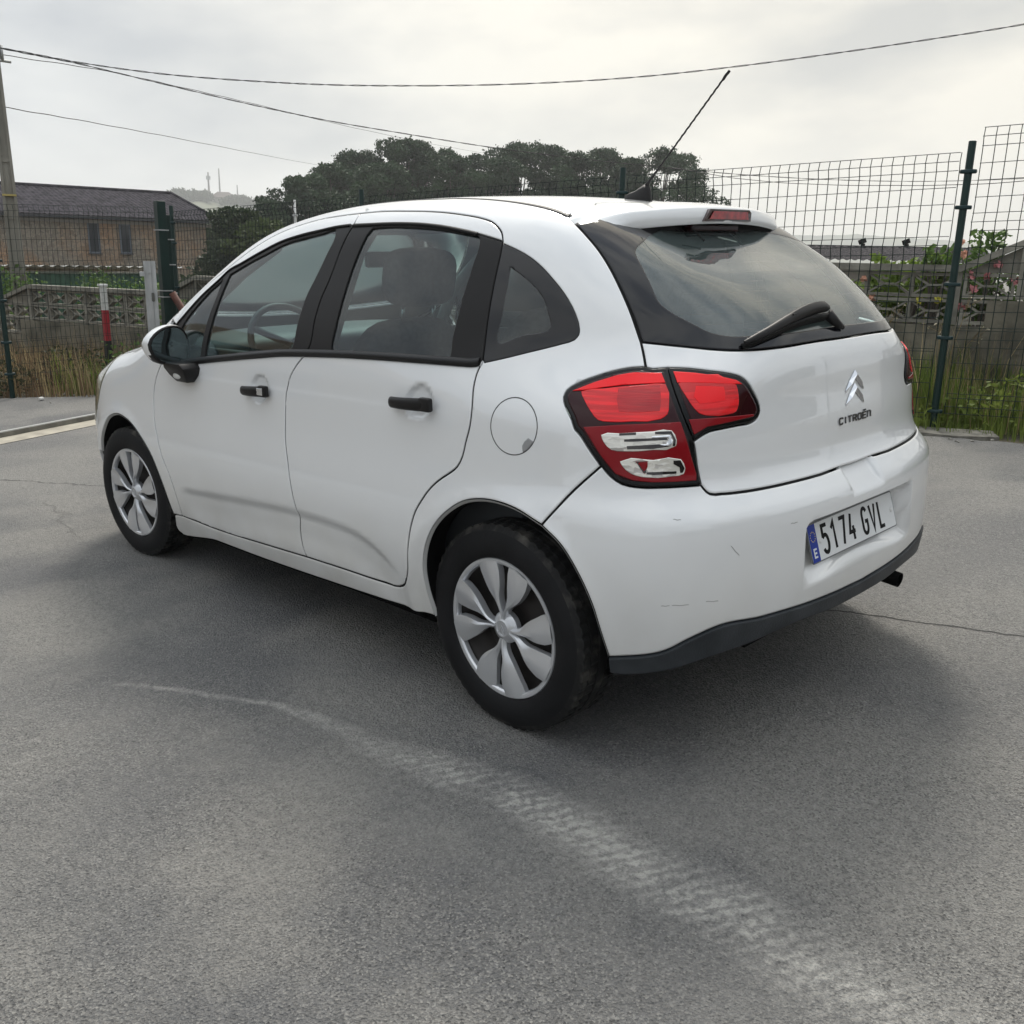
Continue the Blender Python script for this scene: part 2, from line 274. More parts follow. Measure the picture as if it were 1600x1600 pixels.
CURVES={
'dlo_top':[[1.9723,0.7863,1.0226],[1.9323,0.7668,1.0788],[1.8793,0.7509,1.1211],[1.7869,0.7203,1.1917],[1.6724,0.6868,1.262],[1.6378,0.6727,1.2874],[1.5499,0.663,1.3144],[1.4268,0.6451,1.3538],[1.3086,0.6287,1.387],[1.1824,0.6201,1.4068],[1.0614,0.6151,1.4187],[0.988,0.6111,1.4258],[0.8801,0.6092,1.4297]],
'dlo_top2':[[0.8801,0.6092,1.4297],[0.7955,0.61,1.4285],[0.6738,0.6102,1.4265],[0.5732,0.6108,1.4218],[0.5203,0.6111,1.418],[0.4262,0.6119,1.4078],[0.3368,0.6126,1.3938],[0.2731,0.6121,1.382],[0.1763,0.6107,1.3592]],
'qtr_top':[[0.166,0.6129,1.3527],[0.1307,0.6129,1.3412],[0.0918,0.6128,1.3269],[0.0531,0.6136,1.3091],[0.0137,0.616,1.2862],[-0.0264,0.6201,1.2574],[-0.0666,0.6244,1.2253],[-0.0993,0.6293,1.1936],[-0.1254,0.6354,1.1609],[-0.1431,0.6429,1.1286],[-0.1457,0.6487,1.1137],[-0.1378,0.6574,1.1009],[-0.1086,0.6719,1.0904],[-0.061,0.6923,1.0772],[-0.0176,0.709,1.0662],[0.0508,0.7327,1.0486],[0.1122,0.7502,1.0344]],
'belt1':[[1.9562,0.8127,0.9138],[1.7708,0.8092,0.9347],[1.5139,0.804,0.963],[1.2283,0.7972,0.9916],[1.0924,0.794,1.0039],[0.9556,0.7921,1.0111]],
'belt2':[[0.9556,0.7921,1.0111],[0.7366,0.7899,1.0191],[0.5292,0.7871,1.0235],[0.3478,0.779,1.0246],[0.2409,0.7703,1.0246],[0.1838,0.7643,1.0242],[0.141,0.7583,1.0256],[0.1257,0.755,1.0284]],
'glassF':[[1.6052,0.6833,1.2767],[1.4731,0.6635,1.3213],[1.3524,0.6473,1.3564],[1.291,0.6373,1.3759],[1.1696,0.6293,1.3944],[1.0505,0.6233,1.4077],[0.9708,0.6197,1.4148],[0.9604,0.6324,1.3956],[0.9756,0.6632,1.3348],[1.0001,0.6974,1.2605],[1.0203,0.721,1.2085],[1.0287,0.7443,1.1529],[1.0333,0.7616,1.1072],[1.0355,0.7844,1.038],[1.1364,0.7881,1.0253],[1.3731,0.7942,1.0032],[1.6427,0.8022,0.9707],[1.6442,0.7866,1.0305],[1.635,0.7675,1.0903],[1.6269,0.7468,1.1461],[1.6166,0.7231,1.2014]],
'glassQ':[[1.6508,0.6927,1.2563],[1.6489,0.7227,1.2011],[1.6627,0.7469,1.1454],[1.6749,0.7679,1.0891],[1.6827,0.7881,1.0253],[1.6873,0.8028,0.9683],[1.7817,0.8059,0.9535],[1.9234,0.8088,0.9362],[1.9108,0.7976,0.9876],[1.8937,0.7791,1.051],[1.8568,0.7607,1.1025],[1.8042,0.742,1.1497],[1.7284,0.7139,1.2114]],
'glassR':[[0.7667,0.6205,1.4142],[0.7154,0.6187,1.416],[0.5636,0.6192,1.4102],[0.4224,0.619,1.3977],[0.3313,0.6179,1.3853],[0.2645,0.6167,1.3734],[0.2542,0.6216,1.3634],[0.2477,0.6335,1.3414],[0.2489,0.6533,1.3031],[0.249,0.6743,1.2595],[0.2506,0.6982,1.208],[0.2493,0.7209,1.1535],[0.2498,0.7421,1.0988],[0.2461,0.7636,1.0428],[0.2721,0.7665,1.0423],[0.3977,0.7753,1.0446],[0.5852,0.7818,1.0444],[0.8041,0.7844,1.0381],[0.8062,0.7567,1.1206],[0.8051,0.7187,1.2137],[0.802,0.6834,1.2911],[0.7911,0.6547,1.3533],[0.7793,0.6324,1.396]],
'bseam_up':[[0.881,0.6085,1.4305],[0.8922,0.5694,1.4673]],
'bseam_mid':[[0.881,0.6085,1.4305],[0.8969,0.6507,1.3618],[0.9158,0.7078,1.238],[0.9265,0.7233,1.2033],[0.9337,0.7521,1.1327],[0.9355,0.7853,1.0351],[0.9556,0.7921,1.0111]],
'bseam_low':[[0.9556,0.7921,1.0111],[1.0012,0.8024,0.9701],[1.0272,0.8091,0.9352],[1.0423,0.8176,0.887],[1.0437,0.8292,0.8053],[1.0346,0.843,0.7211],[1.008,0.8567,0.6457],[0.9861,0.865,0.5654],[0.9738,0.8651,0.5151],[0.9674,0.8639,0.4945],[0.9665,0.8511,0.4575],[0.9808,0.846,0.4106],[0.9798,0.8429,0.3526],[0.965,0.8391,0.3124]],
'rail1':[[1.9383,0.765,1.0818],[1.9184,0.7348,1.1382],[1.8836,0.7113,1.1783],[1.7845,0.6826,1.2405],[1.7004,0.6672,1.2804],[1.5902,0.6391,1.3375],[1.4758,0.612,1.3874],[1.4238,0.6,1.4066],[1.3629,0.589,1.424],[1.2459,0.5763,1.4458],[1.126,0.5688,1.46],[1.0039,0.5682,1.4659],[0.8939,0.5681,1.4682]],
'rail2':[[0.8939,0.5681,1.4682],[0.7791,0.5671,1.4687],[0.6194,0.5713,1.4617],[0.5652,0.5719,1.4586],[0.4687,0.5733,1.4509],[0.3761,0.5754,1.4396],[0.2874,0.5776,1.4248],[0.2466,0.5808,1.4142],[0.2143,0.5884,1.399],[0.1903,0.5964,1.3832],[0.1785,0.6043,1.3693],[0.17,0.6117,1.3558]],
'cseam_mid':[[0.17,0.6117,1.3558],[0.1621,0.6294,1.3231],[0.1559,0.6527,1.275],[0.1474,0.6824,1.2085],[0.1385,0.7084,1.1423],[0.1271,0.7332,1.0764],[0.1201,0.7473,1.0429]],
'cseam_low':[[0.1201,0.7473,1.0429],[0.1228,0.7545,1.0285],[0.1261,0.7606,1.0166],[0.1261,0.7794,0.9745],[0.1159,0.7972,0.9221],[0.1154,0.8086,0.8682],[0.128,0.8163,0.8176],[0.1361,0.8221,0.7805],[0.1527,0.8276,0.7507],[0.1858,0.8336,0.7257],[0.2101,0.8374,0.7107],[0.2557,0.8459,0.6742],[0.2879,0.8536,0.6348],[0.3116,0.8586,0.6007],[0.3328,0.863,0.5497],[0.3503,0.8649,0.4799],[0.3713,0.8569,0.3858],[0.3983,0.8471,0.3479],[0.4346,0.8387,0.3297],[0.4707,0.835,0.3223]],
'sill_r':[[0.4707,0.835,0.3223],[0.6849,0.8401,0.3205],[0.965,0.8391,0.3124]],
'sill_f':[[0.965,0.8391,0.3124],[1.222,0.8363,0.3002],[1.7022,0.8305,0.2822],[1.9373,0.8325,0.2848]],
'fseam':[[1.9866,0.8043,0.9557],[2.0288,0.8125,0.9105],[2.0644,0.8195,0.8622],[2.0848,0.8269,0.8076],[2.0821,0.8373,0.7412],[2.0652,0.849,0.6796],[2.0288,0.8607,0.6069],[2.0025,0.8644,0.5464],[1.9597,0.8622,0.4756],[1.9397,0.855,0.405],[1.9373,0.8325,0.2848]],
'sill_bot':[[2.0198,0.8298,0.2765],[2.0558,0.8146,0.2187],[1.6747,0.8164,0.2223],[1.2702,0.8179,0.2277],[1.0181,0.8202,0.2357],[0.7166,0.8235,0.2477],[0.5145,0.8251,0.2563],[0.2864,0.8234,0.2658]],
'rarch':[[0.2848,0.8235,0.2663],[0.2957,0.8436,0.3571],[0.2946,0.853,0.4206],[0.2688,0.8603,0.5025],[0.2264,0.8615,0.5695],[0.1654,0.8563,0.627],[0.1104,0.8492,0.6605],[0.0443,0.8429,0.6772],[-0.0167,0.8406,0.6802],[-0.0903,0.8411,0.6732],[-0.1854,0.8411,0.6464]],
'rarch2':[[-0.1854,0.8411,0.6464],[-0.2484,0.8397,0.6081],[-0.3047,0.8364,0.5429],[-0.3435,0.8261,0.4642],[-0.3597,0.8139,0.3958],[-0.3735,0.7951,0.321]],
'farch':[[2.0266,0.8304,0.2789],[2.0461,0.8557,0.4167],[2.1002,0.8634,0.525],[2.187,0.8622,0.5952],[2.2913,0.8564,0.6477],[2.3735,0.8517,0.6679],[2.4732,0.8474,0.673],[2.5664,0.8463,0.6476],[2.6414,0.8449,0.5936],[2.7049,0.8397,0.5306],[2.752,0.8288,0.4625]],
'bumper_seam':[[-0.1854,0.8411,0.6464],[-0.2283,0.8166,0.7035],[-0.2814,0.7884,0.7652],[-0.3255,0.7696,0.8092]],
'lampA':[[-0.3255,0.7696,0.8092],[-0.2872,0.7743,0.8515],[-0.2586,0.7741,0.8821],[-0.2422,0.7736,0.8935],[-0.2273,0.7677,0.9144],[-0.196,0.7561,0.9441],[-0.1788,0.7441,0.9657],[-0.1793,0.7319,0.9816],[-0.1955,0.7167,0.996],[-0.2359,0.6889,1.0156],[-0.2765,0.6619,1.0303],[-0.3179,0.6369,1.0389],[-0.3447,0.6222,1.0407]],
'lampB':[[-0.3255,0.7696,0.8092],[-0.3502,0.7641,0.7856],[-0.379,0.7546,0.7688],[-0.4147,0.7356,0.7628],[-0.4593,0.6984,0.7624],[-0.4897,0.6616,0.7628],[-0.516,0.6185,0.7626]],
'lampC':[[-0.3447,0.6222,1.0407],[-0.3486,0.622,1.0389],[-0.3919,0.5956,1.0387]],
'tseam':[[-0.3919,0.5956,1.0387],[-0.4315,0.6217,0.9898],[-0.465,0.6345,0.9402],[-0.495,0.6263,0.8708],[-0.5046,0.6205,0.8072],[-0.516,0.6185,0.7626]],
'wing':[[-0.3919,0.5956,1.0387],[-0.4324,0.5661,1.0369],[-0.4733,0.5324,1.0301],[-0.5091,0.4912,1.0209],[-0.5227,0.4731,1.0139],[-0.5324,0.4616,1.0036],[-0.5446,0.4456,0.9758],[-0.551,0.4309,0.9494],[-0.5545,0.4257,0.9272],[-0.5548,0.4339,0.912],[-0.5518,0.455,0.9015],[-0.5413,0.5003,0.8985],[-0.5248,0.5548,0.8951],[-0.5134,0.5841,0.8918],[-0.5056,0.603,0.8846],[-0.495,0.6263,0.8708]],
'tg_side':[[-0.0072,0.5089,1.4003],[-0.0585,0.5222,1.3684],[-0.1145,0.5342,1.327],[-0.1673,0.5477,1.278],[-0.2126,0.5616,1.2276],[-0.2571,0.5755,1.171],[-0.2889,0.586,1.1223],[-0.3052,0.5923,1.0984]],
'tg_side2':[[-0.3052,0.5923,1.0984],[-0.3225,0.6038,1.072],[-0.3447,0.6222,1.0407]],
'glass_bot':[[-0.3052,0.5923,1.0984],[-0.3715,0.5576,1.0915],[-0.4139,0.5283,1.0861],[-0.4514,0.4965,1.0805],[-0.485,0.4575,1.0761],[-0.5127,0.4093,1.0745],[-0.5425,0.3152,1.0756],[-0.5559,0.1852,1.0792],[-0.56,-0.0336,1.0796]],
'tg_bot':[[-0.516,0.6185,0.7626],[-0.5273,0.6111,0.7468],[-0.5346,0.6042,0.7402],[-0.5481,0.5765,0.7371],[-0.5685,0.5187,0.7343],[-0.5926,0.4163,0.7323],[-0.6103,0.2961,0.7318],[-0.6223,0.1553,0.7302],[-0.6089,0.0101,0.7205]],
'skirt_top':[[-0.3735,0.7951,0.321],[-0.4429,0.7591,0.333],[-0.4968,0.7219,0.3506],[-0.5354,0.6847,0.3794],[-0.5737,0.6262,0.4049],[-0.6208,0.4767,0.4028],[-0.6532,0.2591,0.3959],[-0.662,0.0867,0.3925]],
'skirt_bot':[[-0.3951,0.7701,0.2721],[-0.4931,0.7067,0.2937],[-0.5552,0.6322,0.3205],[-0.6041,0.5067,0.338],[-0.6373,0.3448,0.353],[-0.6541,0.129,0.3464]],
'frit':[[-0.1105,0.2579,1.38],[-0.1645,0.3925,1.3534],[-0.1924,0.4733,1.3195],[-0.2196,0.4886,1.2939],[-0.2679,0.5084,1.2437],[-0.3156,0.5232,1.1896],[-0.3524,0.5138,1.165],[-0.3882,0.4976,1.1453],[-0.4338,0.4724,1.1201],[-0.4692,0.4352,1.1098],[-0.4963,0.3853,1.1082]],
'qclear':[[0.1136,0.6392,1.2864],[0.0668,0.6405,1.2639],[0.0184,0.6434,1.2347],[-0.019,0.6482,1.204],[-0.0413,0.6567,1.1705],[-0.0605,0.6668,1.1323],[0.0162,0.6956,1.1105],[0.0864,0.72,1.0894],[0.0971,0.6898,1.1691],[0.1027,0.6679,1.2221]],
'strip1':[[-0.2,0.7311,0.9775],[-0.2464,0.701,0.9993],[-0.2964,0.6672,1.0177],[-0.3271,0.6483,1.0239],[-0.3881,0.6151,1.0237],[-0.4081,0.6256,1.0025],[-0.364,0.6566,0.9993],[-0.3221,0.6797,0.9961],[-0.2782,0.7014,0.9894],[-0.2318,0.7213,0.9809]],
'lens1':[[-0.2248,0.726,0.9773],[-0.2803,0.7039,0.9862],[-0.324,0.6821,0.993],[-0.3656,0.6586,0.9966],[-0.4095,0.6274,1.0],[-0.4384,0.6513,0.9538],[-0.4428,0.6625,0.9345],[-0.4342,0.6777,0.9239],[-0.3832,0.7174,0.9179],[-0.3318,0.743,0.9148],[-0.3018,0.7512,0.9175],[-0.277,0.7478,0.9338],[-0.2454,0.7369,0.9585]],
'low1':[[-0.2684,0.7671,0.8992],[-0.3645,0.7313,0.9103],[-0.4682,0.646,0.9169],[-0.5037,0.6265,0.7912],[-0.506,0.6291,0.7751],[-0.4401,0.7118,0.7752],[-0.4023,0.739,0.7792],[-0.3628,0.7572,0.7935],[-0.3242,0.7664,0.8357]],
'clear1':[[-0.3196,0.7593,0.8846],[-0.3588,0.7424,0.8902],[-0.4271,0.6981,0.8964],[-0.4585,0.6671,0.8979],[-0.4694,0.6617,0.876],[-0.4694,0.665,0.8623],[-0.4328,0.7044,0.8543],[-0.375,0.7433,0.8493],[-0.3484,0.7552,0.8515],[-0.328,0.7602,0.8689]],
'clear2':[[-0.3697,0.7493,0.8245],[-0.4346,0.7061,0.8297],[-0.4789,0.6573,0.8301],[-0.4869,0.6495,0.8072],[-0.4861,0.6539,0.7934],[-0.4707,0.6757,0.7889],[-0.4204,0.7246,0.7877],[-0.3963,0.7392,0.7952],[-0.3759,0.7477,0.8131]],
'strip2':[[-0.4098,0.5958,1.0272],[-0.4522,0.5638,1.0234],[-0.491,0.5268,1.0153],[-0.5194,0.4903,1.0048],[-0.529,0.4787,0.9951],[-0.5076,0.5201,0.9978],[-0.4305,0.6076,1.0031]],
'lens2':[[-0.4341,0.6077,1.0003],[-0.5227,0.4947,0.9938],[-0.5297,0.4955,0.973],[-0.5337,0.5,0.9473],[-0.5334,0.5099,0.9321],[-0.5278,0.5294,0.9278],[-0.5029,0.5864,0.9283],[-0.4923,0.6012,0.9336],[-0.4807,0.6092,0.9466],[-0.4607,0.6124,0.9717]],
'low2':[[-0.4797,0.628,0.9216],[-0.5171,0.5604,0.9224],[-0.5492,0.4554,0.9208],[-0.5502,0.4537,0.9158],[-0.5267,0.5434,0.9076],[-0.5075,0.5918,0.9027],[-0.4932,0.6243,0.8867]],
'ditch':[[0.59,0.4437,1.5005],[0.3931,0.4605,1.4859],[0.1824,0.4821,1.4583],[0.075,0.4903,1.4353],[0.0279,0.4945,1.4203]],
'fuel':[[-0.0354,0.7715,0.9543],[-0.114,0.7826,0.9104],[-0.0432,0.8079,0.8039],[0.0304,0.805,0.8605]],
'handleF':[[1.3217,0.8184,0.8826],[1.1044,0.815,0.897],[1.1002,0.8202,0.87],[1.2614,0.8113,0.8577],[1.3205,0.821,0.8643]],
'handleR':[[0.4442,0.8093,0.9215],[0.2177,0.7999,0.9326],[0.2117,0.8067,0.9013],[0.359,0.799,0.8956],[0.4412,0.8133,0.8973]],
'lampF':[[2.6553,0.7317,0.9053],[2.6652,0.7649,0.8735],[2.6882,0.7903,0.8267],[2.7207,0.8025,0.7745],[2.7405,0.8116,0.7163]],
'plate':[[-0.6221,0.2285,0.4802],[-0.666,-0.1231,0.6321],[-0.6173,-0.3059,0.4826],[-0.6483,0.3448,0.6166]],
'exhaust':[[-0.6238,-0.3773,0.3097]],
'crease':[[1.8662,0.85,0.3883],[1.7773,0.8531,0.4224],[1.549,0.8572,0.4444],[1.1591,0.8587,0.4705],[0.9813,0.8617,0.4856],[0.7421,0.8643,0.4977],[0.5916,0.8644,0.5021],[0.54,0.8634,0.4886],[0.5004,0.8605,0.4561],[0.4836,0.8472,0.4019]],
'shoulder':[[1.9935,0.8268,0.815],[1.4772,0.8228,0.8516],[1.0434,0.8177,0.8867],[0.7648,0.8143,0.9009],[0.464,0.8117,0.9086]],
'reflector_bar':[[-0.4267,0.7024,0.8856],[-0.4575,0.6719,0.8887],[-0.4629,0.6697,0.8756],[-0.4618,0.6741,0.8619],[-0.4299,0.7059,0.8597],[-0.4293,0.7053,0.8658],[-0.4539,0.6817,0.8676],[-0.4551,0.6785,0.876],[-0.4522,0.68,0.8814],[-0.4277,0.7034,0.8796]],
'reflector_wedge':[[-0.4015,0.7313,0.8259],[-0.4251,0.7144,0.8274],[-0.426,0.7153,0.8146],[-0.4232,0.7207,0.7959],[-0.4192,0.7233,0.7982],[-0.4102,0.7271,0.8144]],
'dk1':[[-0.361,0.7414,0.8901],[-0.3957,0.7216,0.8936],[-0.3967,0.7228,0.8882],[-0.3619,0.7425,0.8852]],
'dk2':[[-0.4308,0.6953,0.8957],[-0.4579,0.6683,0.8967],[-0.4679,0.6636,0.8761],[-0.4681,0.6664,0.8628],[-0.4642,0.6713,0.8619],[-0.464,0.6683,0.8763],[-0.458,0.6708,0.8901],[-0.4319,0.6966,0.8898]],
'dk3':[[-0.374,0.7389,0.877],[-0.3883,0.7307,0.8789],[-0.4298,0.7012,0.8814],[-0.4532,0.6788,0.8818],[-0.4539,0.6795,0.8768],[-0.4305,0.702,0.8757],[-0.3892,0.7317,0.8725],[-0.3747,0.7397,0.872]],
'dk4':[[-0.3811,0.7382,0.862],[-0.4136,0.7176,0.8651],[-0.4419,0.6938,0.8674],[-0.4594,0.6769,0.8617],[-0.4326,0.7042,0.8566],[-0.3829,0.7384,0.8547]],
'dk5':[[-0.4035,0.7301,0.8254],[-0.4241,0.7152,0.8266],[-0.4227,0.7183,0.8122],[-0.4251,0.7187,0.7987],[-0.4201,0.7226,0.7982],[-0.4108,0.7271,0.812]],
'dk6':[[-0.4254,0.7182,0.8001],[-0.4537,0.6921,0.8012],[-0.4745,0.6679,0.8009],[-0.4751,0.6685,0.7953],[-0.4378,0.7092,0.7932],[-0.4259,0.7187,0.795]],
'dk7':[[-0.468,0.6718,0.8275],[-0.4785,0.6582,0.8275],[-0.4856,0.6514,0.8073],[-0.4841,0.656,0.7964],[-0.4804,0.6611,0.7967],[-0.4783,0.6611,0.8104],[-0.4686,0.6722,0.819]],
'bulb1':[[-0.3158,0.6908,0.9876],[-0.358,0.6679,0.9918],[-0.401,0.6376,0.9962],[-0.4194,0.6573,0.9646],[-0.4266,0.6719,0.9412],[-0.388,0.7015,0.9377],[-0.3445,0.7237,0.9374],[-0.3273,0.7103,0.9626]],
'bulb2':[[-0.4664,0.5824,0.9944],[-0.4893,0.5544,0.9932],[-0.5077,0.527,0.9912],[-0.5141,0.5294,0.9757],[-0.5173,0.5349,0.9605],[-0.5009,0.5695,0.957],[-0.4857,0.5946,0.956],[-0.4725,0.599,0.9712]],
}
# =================== CAR ===================
def glassmat(name,tint,ior=1.55,rough=0.0,film=.05,fcol=(.62,.64,.62)):
    m=bpy.data.materials.new(name); m.use_nodes=True; t=m.node_tree; t.nodes.clear()
    o=nn('ShaderNodeOutputMaterial',t); tr=nn('ShaderNodeBsdfTransparent',t); tr.inputs[0].default_value=(*tint,1)
    fd=nn('ShaderNodeBsdfDiffuse',t); fd.inputs[0].default_value=(*fcol,1); fm=nn('ShaderNodeMixShader',t); fm.inputs[0].default_value=film  # film: diffuse dust veil, coloured to paint in light seen through the glass
    g=nn('ShaderNodeBsdfGlossy',t); g.inputs['Roughness'].default_value=rough; g.inputs['Color'].default_value=(1,1,1,1)
    fr=nn('ShaderNodeFresnel',t); fr.inputs[0].default_value=ior; mxn=nn('ShaderNodeMixShader',t)
    t.links.new(fr.outputs[0],mxn.inputs[0]); t.links.new(tr.outputs[0],fm.inputs[1]); t.links.new(fd.outputs[0],fm.inputs[2]); t.links.new(fm.outputs[0],mxn.inputs[1]); t.links.new(g.outputs[0],mxn.inputs[2]); t.links.new(mxn.outputs[0],o.inputs[0])
    return m
def paint():
    m=mat('white_paint',(.82,.82,.81),.30,coat=1.0); t=m.node_tree; b=t.nodes['Principled BSDF']; b.inputs['Coat IOR'].default_value=1.75
    # road film low on the body and grey inside of the panels
    ge=nn('ShaderNodeNewGeometry',t); tcn=nn('ShaderNodeTexCoord',t); sx=nn('ShaderNodeSeparateXYZ',t); t.links.new(tcn.outputs['Object'],sx.inputs[0])
    n=nn('ShaderNodeTexNoise',t); n.inputs['Scale'].default_value=6; n.inputs['Detail'].default_value=8; t.links.new(tcn.outputs['Object'],n.inputs[0])
    z=nn('ShaderNodeMapRange',t); z.inputs['From Min'].default_value=.62; z.inputs['From Max'].default_value=.18; t.links.new(sx.outputs[2],z.inputs[0])
    mu=nn('ShaderNodeMath',t,operation='MULTIPLY'); t.links.new(z.outputs[0],mu.inputs[0]); t.links.new(n.outputs[0],mu.inputs[1])
    mc=nn('ShaderNodeMixRGB',t); t.links.new(mu.outputs[0],mc.inputs[0]); mc.inputs[1].default_value=(.84,.845,.845,1); mc.inputs[2].default_value=(.52,.49,.42,1)
    mb=nn('ShaderNodeMixRGB',t); t.links.new(ge.outputs['Backfacing'],mb.inputs[0]); t.links.new(mc.outputs[0],mb.inputs[1]); mb.inputs[2].default_value=(.22,.235,.23,1)
    t.links.new(mb.outputs[0],b.inputs['Base Color'])
    r=nn('ShaderNodeMapRange',t); r.inputs['From Min'].default_value=0; r.inputs['From Max'].default_value=1; r.inputs['To Min'].default_value=1; r.inputs['To Max'].default_value=0
    t.links.new(ge.outputs['Backfacing'],r.inputs[0]); t.links.new(r.outputs[0],b.inputs['Coat Weight'])
    return m
M_PAINT=paint()
M_TRIM=mat('black_trim',(.014,.013,.013),.45,spec=.25)
M_BELT=mat('belt_rubber',(.014,.014,.015),.4,spec=.3)
M_RUB_SHADE=mat('rubber_and_gap_shade',(.004,.004,.004),.6,spec=.2)
M_FRIT=mat('black_glass_border',(.005,.005,.007),.04,spec=.5)
M_GLS=glassmat('side_glass',(.68,.85,.84),1.65,film=.02,fcol=(.42,.56,.55))
M_GLR=glassmat('rear_glass',(.62,.80,.79),1.75,film=.10,fcol=(.42,.56,.55))
M_SKIRT=noise_col(mat('grey_plastic',(.05,.055,.06),.5,spec=.35),(.022,.026,.030),(.045,.050,.056),9,6,bump=.15,bscale=180)
M_HOUS=mat('smoked_red_lens',(.026,.002,.004),.15,coat=.12,spec=.25)
M_RED=mat('red_lens',(.95,.003,.008),.25,coat=.25,spec=.3)
M_REDD=mat('deep_red_lens',(.24,.003,.008),.2,coat=.15,spec=.25)
M_REDM=noise_col(mat('red_lens_ribbed',(.6,.004,.01),.18,coat=.5,spec=.3),(.62,.003,.006),(.92,.004,.010),1.4,1,pos=(.40,.60),bump=.25,bscale=10,stretch=(3,3,60))
M_REDC=noise_col(mat('red_bulb_zone',(.45,.004,.01),.18,coat=.5,spec=.3),(.36,.002,.006),(.58,.003,.008),2,2,bump=.25,bscale=10,stretch=(3,3,60))
M_SEAL=mat('lamp_edge_black',(.003,.003,.004),.2,coat=.1,spec=.25)
M_CHR=mat('chrome',(.75,.76,.78),.08,metal=1)
M_SILV=mat('hubcap_silver',(.52,.53,.545),.30,metal=.6,coat=.5)
noise_col(M_SILV,(.60,.61,.63),(.72,.73,.75),3,5)
M_DARK=mat('dark_cavity',(.004,.004,.004),.9,spec=.1)
M_STEEL=mat('rusty_brake_steel',(.035,.03,.028),.6,metal=.3)
M_IN=mat('interior_plastic',(.045,.05,.055),.6)
M_INL=mat('interior_light',(.42,.44,.43),.8)
M_SEAT=noise_col(mat('seat_cloth',(.06,.065,.075),.9),(.05,.055,.065),(.08,.085,.10),60,3)
def clearlens():
    m=mat('clear_reflector',(.8,.8,.78),.25,metal=.45,coat=1); t=m.node_tree; b=t.nodes['Principled BSDF']
    tcn=nn('ShaderNodeTexCoord',t); mpn=nn('ShaderNodeMapping',t); mpn.inputs['Scale'].default_value=(1,1,2.2); t.links.new(tcn.outputs['Object'],mpn.inputs[0])
    v=nn('ShaderNodeTexVoronoi',t); v.inputs['Scale'].default_value=38; v.distance='CHEBYCHEV'; t.links.new(mpn.outputs[0],v.inputs[0])
    r=nn('ShaderNodeValToRGB',t); e=r.color_ramp.elements; e[0].position=.08; e[0].color=(.50,.47,.44,1); e[1].position=.30; e[1].color=(.86,.83,.76,1)
    sp=nn('ShaderNodeSeparateColor',t); t.links.new(v.outputs['Color'],sp.inputs[0]); t.links.new(sp.outputs[0],r.inputs[0]); t.links.new(r.outputs[0],b.inputs['Base Color'])
    bp=nn('ShaderNodeBump',t); bp.inputs['Strength'].default_value=.15; bp.inputs['Distance'].default_value=.01; t.links.new(v.outputs['Distance'],bp.inputs['Height']); t.links.new(bp.outputs[0],b.inputs['Normal'])
    return m
M_CLR=clearlens()
def cmr(P,n=6,closed=False):
    "Catmull-Rom resample of 3-D points"
    P=np.asarray(P,float); m=len(P); out=[]
    if m<3: return P
    for i in range(m if closed else m-1):
        g=lambda j:P[j%m] if closed else P[min(max(j,0),m-1)]
        p0,p1,p2,p3=g(i-1),g(i),g(i+1),g(i+2)
        # centripetal-like tangents to avoid overshoot
        d1=np.linalg.norm(p2-p1)+1e-9; d0=np.linalg.norm(p1-p0)+1e-9; d2=np.linalg.norm(p3-p2)+1e-9
        if not closed and i==0: m1=p2-p1
        else: m1=((p2-p1)/d1*d0+(p1-p0)/d0*d1)/(d0+d1)*d1
        if not closed and i==m-2: m2=p2-p1
        else: m2=((p3-p2)/d2*d1+(p2-p1)/d1*d2)/(d1+d2)*d1
        k=max(1,int(round(n*d1/.05))) if n else 1
        k=min(max(k,2),10)
        for j in range(k):
            t=j/k; out.append((2*t**3-3*t*t+1)*p1+(t**3-2*t*t+t)*m1+(-2*t**3+3*t*t)*p2+(t**3-t*t)*m2)
    if not closed: out.append(P[-1])
    return np.array(out)
CV={k:cmr(v,3) for k,v in CURVES.items()}
def C(*names):
    "join curves; '-name' reverses; arrays pass through"
    out=[]
    for n in names:
        if isinstance(n,str): a=CV[n[1:]][::-1] if n[0]=='-' else CV[n]
        else: a=np.asarray(n,float).reshape(-1,3)
        out.append(a)
    P=np.concatenate(out); keep=[0]
    for i in range(1,len(P)):
        if np.linalg.norm(P[i]-P[keep[-1]])>.0025: keep.append(i)
    if np.linalg.norm(P[keep[0]]-P[keep[-1]])<.0025: keep.pop()
    return P[keep]
def mirror3(P): return P*np.array([1,-1,1])
def pip(pts,poly):
    x,y=pts[:,0],pts[:,1]; ins=np.zeros(len(pts),bool); a=poly; b=np.roll(poly,-1,0)
    for (x1,y1),(x2,y2) in zip(a,b):
        c=((y1>y)!=(y2>y)); 
        with np.errstate(divide='ignore',invalid='ignore'): xx=(x2-x1)*(y-y1)/(y2-y1)+x1
        ins^=c&(x<xx)
    return ins
def area2(p): return .5*np.sum(p[:,0]*np.roll(p[:,1],-1)-np.roll(p[:,0],-1)*p[:,1])
def inset2(p,d):
    if d==0: return p
    e=np.roll(p,-1,0)-p; e/=np.linalg.norm(e,axis=1,keepdims=True)+1e-12; nr=np.stack([-e[:,1],e[:,0]],1)
    if area2(p)<0: nr=-nr
    a=nr+np.roll(nr,1,0); s=(a*a).sum(1); k=np.where(s>.6,2*d/np.maximum(s,.6),d/np.maximum(np.sqrt(s),.3)/np.maximum(np.sqrt(s),1)); 
    return p+a*k[:,None]
